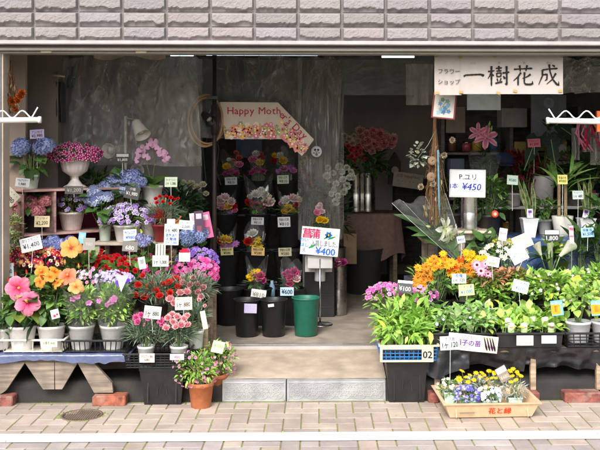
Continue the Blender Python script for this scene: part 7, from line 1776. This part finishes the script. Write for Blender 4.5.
for r in range(3):
    for c in range(4):
        px = 441 + c * 14.5 + (3 if r % 2 else 0); Y = .0 + r * .095
        seedling('eggplant_seedling', 'eggplant seedling, %s from the left, %s row of the tray' % (ORD[c], ('front', 'middle', 'back')[r]), px, Y, zt_ + .01, 'eggplant', .10 + .018 * r, .05, 24 + 6 * r, ('round', .04, .03, .07, PB), .055, gr='eggplant seedlings in the black tray',
                 extra=dict(blooms=[dict(T=FP, c=(0, 0, .06), r=(.04, .05, .04), n=3, s=.012, name='blossoms')]) if (c + r) % 2 == 0 else None)
for r in range(3):
    for c in range(5):
        px = 504 + c * 12.6 + (2 if r % 2 else 0); Y = .0 + r * .095
        seedling('lime_seedling', 'lime green seedling, %s from the left, %s row of the tray' % (ORD[c], ('front', 'middle', 'back')[r]), px, Y, zt_ + .01, 'broadlime', .07 + .025 * r, .048, 20 + 6 * r, ('round', .036, .028, .07, PB), .05, gr='lime green seedlings in the black tray')
for i, (px, py, Y) in enumerate(((511, 328, -.045), (524, 328, -.045), (551, 328, -.045), (508, 323, .0), (532, 322, .0), (545, 322, .0))):
    b = MB(); 
    def lbf(u, v, R_=.021): a = -pi * .95 + pi * .9 * u; return (R_ * cos(a), R_ * sin(a), .052 * v + .008 * (1 - (2 * u - 1) ** 2) * (v > .9))
    b.grid(lbf, 14, 6, (.50, .66, .38), 'paper', True, lambda u, v: (.72, .72, .60) if .6 < v < .95 and .3 < u < .7 else ((.45, .20, .12) if .5 < v <= .6 and .3 < u < .7 else ((.60, .74, .44) if v > .3 else (.34, .5, .2))))
    b.grid(lambda u, v: lbf(1 - u, v, .0195), 14, 6, (.5, .6, .4), 'paper')
    o = b.build('pot_label', None, tuple(at(px, py + 4, Y))); tag(o, 'green and white curved plant label, %s of six among the lime seedlings' % (('front left', 'front middle', 'front right', 'rear left', 'rear middle', 'rear right')[i]), 'plant label', 'curved plant labels in the lime seedling tray')
# blue lined crate on black tub
tub('black square tub under the blue lined crate', 405, .07, .002, .125, .105, .262)
t = basket('crate', 'tan rimmed blue lattice crate marked 02 full of green seedlings', 'crate', (X(405.5, .12), .13, .268), .335, .46, .095, (.03, .19, .48), rimc=(.62, .50, .36), nx=12, ny=16, rows=4, flare=1.07)
b = MB(); yf = .13 - .23 * 1.04 - .008; xa_, xb_ = X(380, yf) - X(405.5, .12), X(433.5, yf) - X(405.5, .12)
for zc, hh in ((.086, .022), (.006, .012)): b.box(((xa_ + xb_) / 2, yf - .13, zc), (xb_ - xa_, .008, hh), (.62, .50, .36), 'plastic', bev=.002)
b.box((xb_ - .035, yf - .13, .046), (.07, .007, .07), (.62, .50, .36), 'plastic', bev=.002); b.box((xa_ + .008, yf - .13, .046), (.016, .007, .07), (.62, .50, .36), 'plastic', bev=.002)
b.text('02', (xb_ - .036, yf - .1345, .046), (1, 0, 0), (0, 0, 1), .042, '#1c2a3c', .03, depth=.001); b.build('front_panel', t)
for r in range(5):
    for c in range(4):
        px = 388 + c * 12.5 - r * .8 + (4 if r % 2 else 0); Y = -.04 + r * .09
        seedling('bean_seedling', 'bright green seedling in the blue lined crate, %s from left, %s row from front' % (ORD[c], ORD[r]), px, Y, .275, 'seed', .18 + .02 * r, .06, 30, ('round', .038, .03, .05, (.09, .06, .05)), .055, gr='seedlings in the blue lined crate')
# pink phlox behind
PH = [T_open(5, '#c83a9a', '#f0bce4'), T_open(5, '#d86ab8', '#f8e2f4'), T_open(5, '#b8308a', '#e488cc')]
bench('plant_stand', 'wooden stand behind the blue lined crate', X(376, .52), X(440, .52), .42, .66, .34)
for px, lb in ((386, 'pink and white phlox at the left end behind the bright green seedlings'), (418, 'pink and white phlox behind the black rimmed card')):
    plant('potted_phlox', lb, 'potted plant', px, .48, .34, pot=('round', .07, .05, .11, PB), fol=[dict(c=(0, 0, .11), r=(.12, .09, .08), n=130, k='mid', s=.045)], blooms=[dict(T=PH, c=(0, 0, .13), r=(.13, .10, .085), n=95, s=.015, kw=dict(zmin=-.1))], group='phlox')
# level 2 at right: crates and shrubs
bench('plant_stand', 'wooden stand behind the eggplant seedlings', X(436, .4), X(636, .4), .30, .56, .40, n=3)
basket('crate', 'grey lattice crate behind the eggplant and lime seedlings', 'crate', (X(496, .42), .42, .402), .42, .24, .11, (.33, .33, .33), nx=14, ny=8, rows=4)
basket('crate', 'black lattice crate with a green liner under the orange gerberas', 'crate', (X(446, .45), .45, .402), .26, .22, .12, (.03, .035, .03), nx=9, ny=7, rows=4, rimc=(.02, .02, .02))
OG = [T_daisy(13, '#f0962c', '#f4b050', eye='#8a6a20', layers=2), T_daisy(12, '#f4a83a', '#ec8a28', eye='#7a5a1c', layers=2), T_daisy(13, '#f8c038', '#f4a830', eye='#a07a20', layers=2)]; YG = [T_daisy(13, '#f4b818', '#f8d040', eye='#b8860c', layers=2)]; DO = [T_daisy(12, '#d8480c', '#e86a1c', eye='#4a2a0c', layers=2)]
t = plant('potted_gerbera', 'mass of orange gerbera like daisies', 'potted plant', 432, .50, .42, pot=('round', .08, .06, .12, PB), group='orange and yellow daisies', fol=[dict(c=(0, 0, .14), r=(.13, .09, .13), n=200, k='mid', s=.05, st=20)],
   parts=[dict(T=OG, px=[(421, 272), (426, 267), (418, 278), (424, 280), (430, 262), (436, 264), (428, 273), (445, 260), (440, 266), (434, 259), (451, 263), (423, 287), (418, 268), (431, 279), (447, 266), (416, 283)], s=.036, stalk=True, j=.5), dict(T=YG, px=[(443, 254), (439, 262), (434, 268)], s=.030, stalk=True)])
plant('potted_gerbera', 'mass of yellow and deep orange daisies right of the orange ones', 'potted plant', 464, .52, .42, pot=('round', .08, .06, .12, PB), group='orange and yellow daisies', fol=[dict(c=(0, 0, .13), r=(.15, .09, .13), n=200, k='mid', s=.05, st=20)],
   parts=[dict(T=OG, px=[(468, 272), (474, 278), (470, 266), (459, 263), (476, 270), (464, 268), (478, 283), (470, 284), (456, 268)], s=.036, stalk=True, j=.5), dict(T=YG, px=[(466, 253), (472, 254), (478, 259), (484, 259), (482, 265), (456, 273), (462, 275), (450, 273), (474, 262), (468, 258)], s=.032, stalk=True), dict(T=DO, px=[(455, 265), (449, 268), (461, 259)], s=.03, stalk=True)])
T_pd = T_daisy(16, '#e678b0', '#f8e8f0', eye='#7a1c3c', er=.26)
plant('potted_gerbera', 'pink and white daisies with dark centres beside the yellow ones', 'potted plant', 483, .42, .42, pot=('round', .06, .05, .1, PB), group='orange and yellow daisies', fol=[dict(c=(0, 0, .16), r=(.07, .06, .10), n=80, k='mid', s=.045)], parts=[dict(T=T_pd, px=[(481, 271, -.08), (486, 264, -.06), (488, 274, -.05), (477, 265, -.03)], s=.036, stalk=True, j=.25)])
plant('potted_coleus', 'peach and bronze leaved coleus behind the grey lattice crate', 'potted plant', 512, .50, .42, pot=('round', .09, .07, .12, PB), group='coleus plants', fol=[dict(c=(0, 0, .13), r=(.15, .09, .08), n=300, k='peach', s=.036), dict(c=(0, -.02, .05), r=(.15, .09, .08), n=150, k='mid', s=.05)])
plant('potted_coleus', 'peach leaved coleus with green below, under the leaning white cards', 'potted plant', 488, .44, .42, pot=('round', .07, .05, .12, PB), group='coleus plants', fol=[dict(c=(.02, 0, .15), r=(.09, .07, .06), n=110, k='peach', s=.04), dict(c=(0, -.03, .06), r=(.11, .08, .09), n=150, k='seed', s=.055)])
CB = [T_open(5, '#f0d8e4', '#faf4f6'), T_bud('#d880a8')]
def citrus(lab, px, Y, z, pot, rx, h, n, nb=26, leaf='citrus'):
    return plant('citrus_shrub', lab, 'potted plant', px, Y, z, pot=pot, group='citrus shrubs', fol=[dict(c=(0, 0, h * .55), r=(rx, rx * .75, h * .5), n=n, k=leaf, s=.052, st=10, th=.003, kw=dict(droop=.1)), dict(c=(0, 0, h * .7), r=(rx, rx * .8, h * .4), n=n // 2, k='broadlime', s=.045)],
       blooms=[dict(T=CB, c=(0, 0, h * .55), r=(rx, rx * .8, h * .5), n=nb, s=.011, kw=dict(zmin=-.5))])
citrus('bushy citrus shrub with pink tinged buds behind the left orange picture tag', 549, .30, .42, ('round', .08, .06, .13, PB), .14, .19, 190, 44)
citrus('bushy citrus shrub behind the young citrus in the white pot', 574, .44, .42, ('round', .08, .06, .13, PB), .12, .18, 150, 34)
citrus('bushy citrus shrub at the right edge above the right orange picture tag', 602, .28, .42, ('round', .08, .06, .13, PB), .14, .24, 190, 40)
t = citrus('young citrus with one small green fruit in the left white pot', 578, .04, zt_ + .012, ('round', .08, .06, .13, (.80, .80, .82)), .09, .24, 46, 16, 'broadlime')
b = MB(); b.lathe([(0, -.02), (.014, -.014), (.019, 0), (.014, .014), (0, .02)], at(569, 297, -.05) - np.array([X(578, .04), .04, zt_ + .012]), (.28, .4, .08), 'petal', 14); b.build('fruit', t)
citrus('young citrus in the right white pot at the edge of the photograph', 604, .04, zt_ + .012, ('round', .08, .06, .13, (.80, .80, .82)), .09, .22, 50, 14)
for px, lb, tl_ in ((557, 'orange fruit picture tag with a blue edge on the left citrus shrub', 6), (597, 'orange fruit picture tag at the right edge', 4)):
    card(px, 308, 12, 15, -.02 if px < 580 else -.06, (.20, .50, .70), [('レモン', .2, .32, '#f4f8fa', .01)], lb, tilt=tl_, group='orange fruit picture tags', name='picture_tag', blocks=[(-.1, -.08, .78, .66, '#f0932a'), (.0, -.05, .4, .4, '#f8b84a')])
# front banner with eggplants
t = thing('eggplant_banner', 'white banner with a photo of dark eggplants on the left black tray', 'banner', tuple(at(473, 343, -.11))); s = S(-.11); R = roty(radians(6)); rt, up = R[:, 0], R[:, 2]
b = MB(); b.box((0, 0, 0), (50 * s, .003, 16.5 * s), (.74, .68, .70), 'paper', R); b.box(rt * .085 * 1.2 + np.array([0, -.001, 0]), (15 * s, .003, 16 * s), (.62, .50, .38), 'paper', R); b.build('sheet', t)
b = MB(); b.text('茄子の苗', rt * -.03 - up * .002 + np.array([0, -.002, 0]), rt, up, .028, '#5a2a86', .035, depth=.001); b.text('とろける', rt * -.04 + up * .035 + np.array([0, -.002, 0]), rt, up, .013, '#b04a8a', .01, depth=.001)
for k, (x, tw) in enumerate(((.072, .5), (.088, .3), (.104, .1), (.118, -.1))):
    c = rt * x * 1.05 + np.array([0, -.0035 - k * .0003, 0]); V = [c + rt * (.006 * cos(a) * (1.3 if sin(a) < 0 else .8) + .035 * sin(a) * -.35) + up * .038 * sin(a) for a in np.linspace(0, 2 * pi, 17)[:-1]]; b.raw(V, [tuple(range(16))[::-1]], '#2a1a34', 'ink')
    b.box(c + rt * -.012 + up * .036, (.007, .0006, .008), '#4a6a3a', 'ink')
b.build('lettering', t)
card(450, 343, 20, 14, -.135, (.62, .72, .64), [('ナス苗', .2, .3, '#8a5a9a', 0), ('1ヶ 120', .42, -.12, K, .02)], 'pale green price card reading 120 at the left of the eggplant banner', tilt=3, stick=38, stc=(.6, .6, .58), lean=0)
for px, py, w_, h_, c_, lb in ((525, 340.5, 17, 10, (.70, .58, .50), 'tan printed label on the black tray of lime seedlings'), (549, 339.5, 15, 8, (.70, .68, .78), 'pale lilac label on the black tray of lime seedlings')):
    card(px, py, w_, h_, -.115, c_, [('・' * 6, .22, .22, '#7a6a62', 0), ('・' * 5, .22, -.2, '#7a6a62', 0)], lb, lean=0, group=None, name='crate_label')
# green tray on the ground ------------------------------------------------
rz = radians(2.2); t = thing('flower_tray', 'peach tan plastic tray on the paving marked in orange, holding small potted flowers', 'tray', (X(484.5, -.2), -.2, .012), rz)
TCc = (.66, .47, .29); a1, a2, d1, d2, hh = .235, .274, .168, .208, .088
V = []
def rr4(a, d, z): return [(-a, -d, z), (a, -d, z), (a, d, z), (-a, d, z)]
rings = rr4(a1, d1, 0) + rr4(a2 - .006, d2 - .006, hh - .008) + rr4(a2 + .006, d2 + .006, hh - .006) + rr4(a2 + .008, d2 + .008, hh) + rr4(a2 - .012, d2 - .012, hh) + rr4(a1 - .008, d1 - .008, .006)
b = MB(); b.raw(rings, [(q*4+k, q*4+(k+1) % 4, (q+1)*4+(k+1) % 4, (q+1)*4+k) for q in range(5) for k in range(4)] + [(20, 21, 22, 23), (3, 2, 1, 0)], TCc, 'plastic')
for sx in (-1, 1):
    b.box((sx * .205, -(d1 + d2) / 2 - .001, .04), (.006, .012, .07), TCc, 'plastic', rotx(-.45), bev=.002)
b.build('tray_body', t)
b = MB(); sl = math.atan((d2 - d1) / hh); up_ = (0, -sin(sl), cos(sl))
b.text('花と緑', (.045, -(d1 + d2) / 2 - .004, .042), (1, 0, 0), up_, .032, '#e0401c', .03, depth=.002); b.text('・・・・・・', (-.14, -(d1 + d2) / 2 - .004, .034), (1, 0, 0), up_, .014, '#6a5a4a', .01, depth=.002)
b.raw([(-.185, -(d1+d2)/2 - .006 + .0, .028), (-.10, -(d1+d2)/2 - .006, .028), (-.10, -(d1+d2)/2 - .010, .038), (-.185, -(d1+d2)/2 - .010, .038)], [(0, 1, 2, 3)], (.30, .24, .18), 'ink'); b.build('lettering', t)
MN = (.50, .66, .58); zg = .022
TCc = TCc; LB_ = [T_open(5, '#e0e0f8', '#5a50c8'), T_open(5, '#6a5ad0', '#8a80e0')]; LW = [T_open(5, '#eef0f8', '#fbfbfb')]
def tp_(lab, px, Y, fol, blooms=(), parts=(), name='tray_flowers'): return plant(name, lab, 'potted plant', px, Y, zg, pot=('square', .042, .034, .075, MN), fol=fol, blooms=blooms, parts=parts, group='small pots in the peach tan tray')
tp_('white flowering seedling at the left corner of the peach tan tray', 450, -.12, [dict(c=(0, 0, .03), r=(.065, .055, .045), n=100, k='mid', s=.025)], [dict(T=LW, c=(0, 0, .04), r=(.07, .06, .045), n=20, s=.011)])
tp_('violet blue lobelia at the front of the peach tan tray', 467, -.30, [dict(c=(0, 0, .025), r=(.07, .055, .05), n=130, k='green', s=.024)], [dict(T=LB_, c=(0, 0, .03), r=(.075, .06, .055), n=62, s=.011, kw=dict(zmin=-.4))])
tp_('white lobelia with silver leaves behind, front centre of the peach tan tray', 489, -.30, [dict(c=(0, 0, .025), r=(.07, .055, .045), n=120, k='silver', s=.022), dict(c=(0, 0, .02), r=(.065, .05, .04), n=60, k='green', s=.022)], [dict(T=LW, c=(0, 0, .03), r=(.072, .06, .05), n=56, s=.011, kw=dict(zmin=-.4))])
YD = T_daisy(13, '#f6cc18', '#f8dc40', eye='#c8900c')
def ydd(lab, px, Y, pts, sil=True): return tp_(lab, px, Y, [dict(c=(0, 0, .04), r=(.065, .055, .05), n=150, k='silver' if sil else 'mid', s=.03)], parts=[dict(T=YD, px=pts, s=.017, stalk=True, face=(0, -.5, 1), j=.5)])
ydd('yellow daisies on tall stalks, back left of the peach tan tray', 476, -.12, [(462, 371), (470, 375), (476, 373), (480, 377), (466, 377), (474, 380), (468, 382), (482, 373), (460, 380)])
ydd('yellow daisies with silver leaves, back centre of the peach tan tray', 492, -.12, [(484, 375), (489, 371), (494, 373), (498, 371), (501, 375), (492, 378), (487, 379), (496, 378), (490, 383)])
ydd('yellow daisies with silver leaves standing alone at the right of the peach tan tray', 514, -.24, [(510, 371), (513, 369), (517, 372), (521, 376), (512, 376), (516, 380), (511, 382), (518, 374)])
tp_('silver leaved plant with one yellow bloom in the middle of the peach tan tray', 484, -.20, [dict(c=(0, 0, .05), r=(.065, .055, .04), n=130, k='silver', s=.03)], parts=[dict(T=YD, px=[(486, 388), (459, 379)], s=.02)])
card(503, 374, 11, 15, -.2, (.30, .24, .19), [('¥480', .28, -.2, '#c8c0b0', .02)], 'brown and white price card leaning in the peach tan tray', tilt=28, stick=14, blocks=[(0, .28, .96, .36, '#dcdad6')])

# ---- price cards at the right
card(444, 196, 0.1, 0.1, 3.9, (.1, .1, .1), [], 'x', group=None) if False else None
card(497.5, 398, .1, .1, 0, (.1,) * 3, [], 'x') if False else None
card(405, 287, 15, 12, .34, (.10, .10, .10), [('¥100', .42, -.12, '#d8d4cc', .03)], 'black price card reading 100 above the phlox', tilt=-5, stick=12, blocks=[(0, .42, 1, .22, '#d8d8d4')])
card(410, 279, 12, 7, .45, (.03, .03, .04), [], 'blank black tag standing above the black price card', group=None, name='plant_label', tilt=0, stick=10)
card(459, 278.5, 14.5, 9.5, .30, (.74, .76, .66), [('各種', .3, .28, '#2a70c0', .01), ('1ヶ 120', .36, -.16, K, .02)], 'cream price card reading 120 among the yellow daisies', stick=14)
card(466.5, 290, 15.5, 11, .24, (.74, .72, .30), [('ビオラ 苗', .22, .28, '#2a80b8', .01), ('¥1,000', .36, -.14, '#2a80b8', .02)], 'yellow price card with blue writing under the cream 120 card', tilt=4, stick=16)
card(493, 261.5, 13, 10, .34, (.80, .77, .66), [('ジニア', .26, .2, '#2a60a8', .01), ('¥380', .3, -.18, '#b08a50', .01)], 'cream price card beside the pink and white daisies', tilt=-12, stick=14)
card(461, 239.5, 8, 7, .45, (.60, .64, .72), [('¥450', .4, 0, '#3a4a80', .01)], 'small pale blue tag in front of the carved pedestal', tilt=10, group=None, name='plant_label', stick=16)
card(503, 234.5, 8, 12.5, .50, (.78, .70, .74), [('苗 ¥200', .2, .1, '#a05a70', 0)], 'narrow pinkish white tag below the black pot', tilt=-10, stick=12)
card(522.5, 241.5, 19, 14, .42, (.78, .74, .46), [('・・・・', .2, .2, '#a89a60', 0)], 'cream yellow card leaning over the white card', tilt=22, stick=10, group='large leaning cards')
card(518, 254, 17, 17, .34, (.82, .83, .85), [('¥500', .26, .0, '#8aa0c8', 0), ('・・・・', .16, .3, '#9ab0d0', 0)], 'large white card leaning below the cream yellow card', tilt=28, stick=8, group='large leaning cards')
card(552, 235.5, 15, 11.5, .52, (.05, .05, .05), [('1,800', .42, -.2, '#dcdcdc', .02)], 'black and white price card in front of the blue tarpaulin', stick=16, blocks=[(0, .28, .94, .36, '#d0d0cc')])
card(571.5, 234.5, 4.5, 18, .40, (.80, .46, .58), [('特価', .14, .3, '#a01a3a', .02), ('¥900', .12, -.1, '#a01a3a', .01)], 'tall narrow pink tag on a green stake', stick=34, group=None, tilt=1, stc=(.25, .35, .12))
card(587.5, 232.5, 13, 9.5, .48, (.36, .60, .78), [('各種 苗', .24, .26, '#1a5a98', .01), ('¥1,500', .36, -.14, '#1a4a90', .03)], 'sky blue price card above the spiky palm', tilt=3, stick=14)
card(520.5, 286.5, 16, 12, .16, (.78, .80, .86), [('ミニトマト', .22, .28, BL, .02), ('¥200', .32, -.14, '#6a8ad0', .01)], 'white price card with blue writing before the grey lattice crate', tilt=-15, stick=16)
# pulled out leftovers
b = MB(); rg = random.Random(77)
for k in range(36):
    x = rg.uniform(-1.9, 1.9); y = rg.uniform(-.75, -.02); b.add(rg.choice(LF['dry'] + LF['lime']), frameX((rg.uniform(-1, 1), rg.uniform(-1, 1), .1), (0, 0, 1)), (x, y, .014), rg.uniform(.008, .02))
tag(b.build('fallen_leaves'), 'tiny fallen leaves and petals scattered on the paving', 'litter', kind='stuff')

plant('potted_ficus', 'dark bushy plant in the shade between the alocasia and the right snake plant', 'potted plant', 574, 1.66, zw, pot=('round', .07, .055, .12, (.12, .1, .09)), fol=[dict(c=(0, 0, .16), r=(.15, .09, .17), n=260, k='green', s=.055)])
plant('potted_plant', 'dark arching foliage behind the first snake plant', 'potted plant', 532, 1.72, zw, pot=('round', .07, .055, .12, (.12, .1, .09)), fol=[dict(c=(0, 0, .12), r=(.15, .09, .13), n=200, k='green', s=.06)])
plant('potted_plant', 'low leafy plant behind the steel cylinder under the price sign', 'potted plant', 452, 1.5, .92, pot=('round', .07, .055, .12, (.12, .1, .09)), fol=[dict(c=(0, 0, .14), r=(.12, .09, .14), n=200, k='dark', s=.06)])
plant('potted_plant', 'green leafy pot on the blue tarpaulin between the snake plant and the dracaena', 'potted plant', 545, 1.12, zb_, pot=('round', .055, .045, .11, (.5, .48, .45)), fol=[dict(c=(0, 0, .08), r=(.08, .07, .08), n=110, k='mid', s=.05)])
plant('potted_plant', 'green trailing foliage between the peach coleus and the grey lattice crate', 'potted plant', 530, .40, .50, pot=('round', .06, .05, .10, PB), fol=[dict(c=(0, 0, .08), r=(.12, .08, .07), n=170, k='seed', s=.045)])
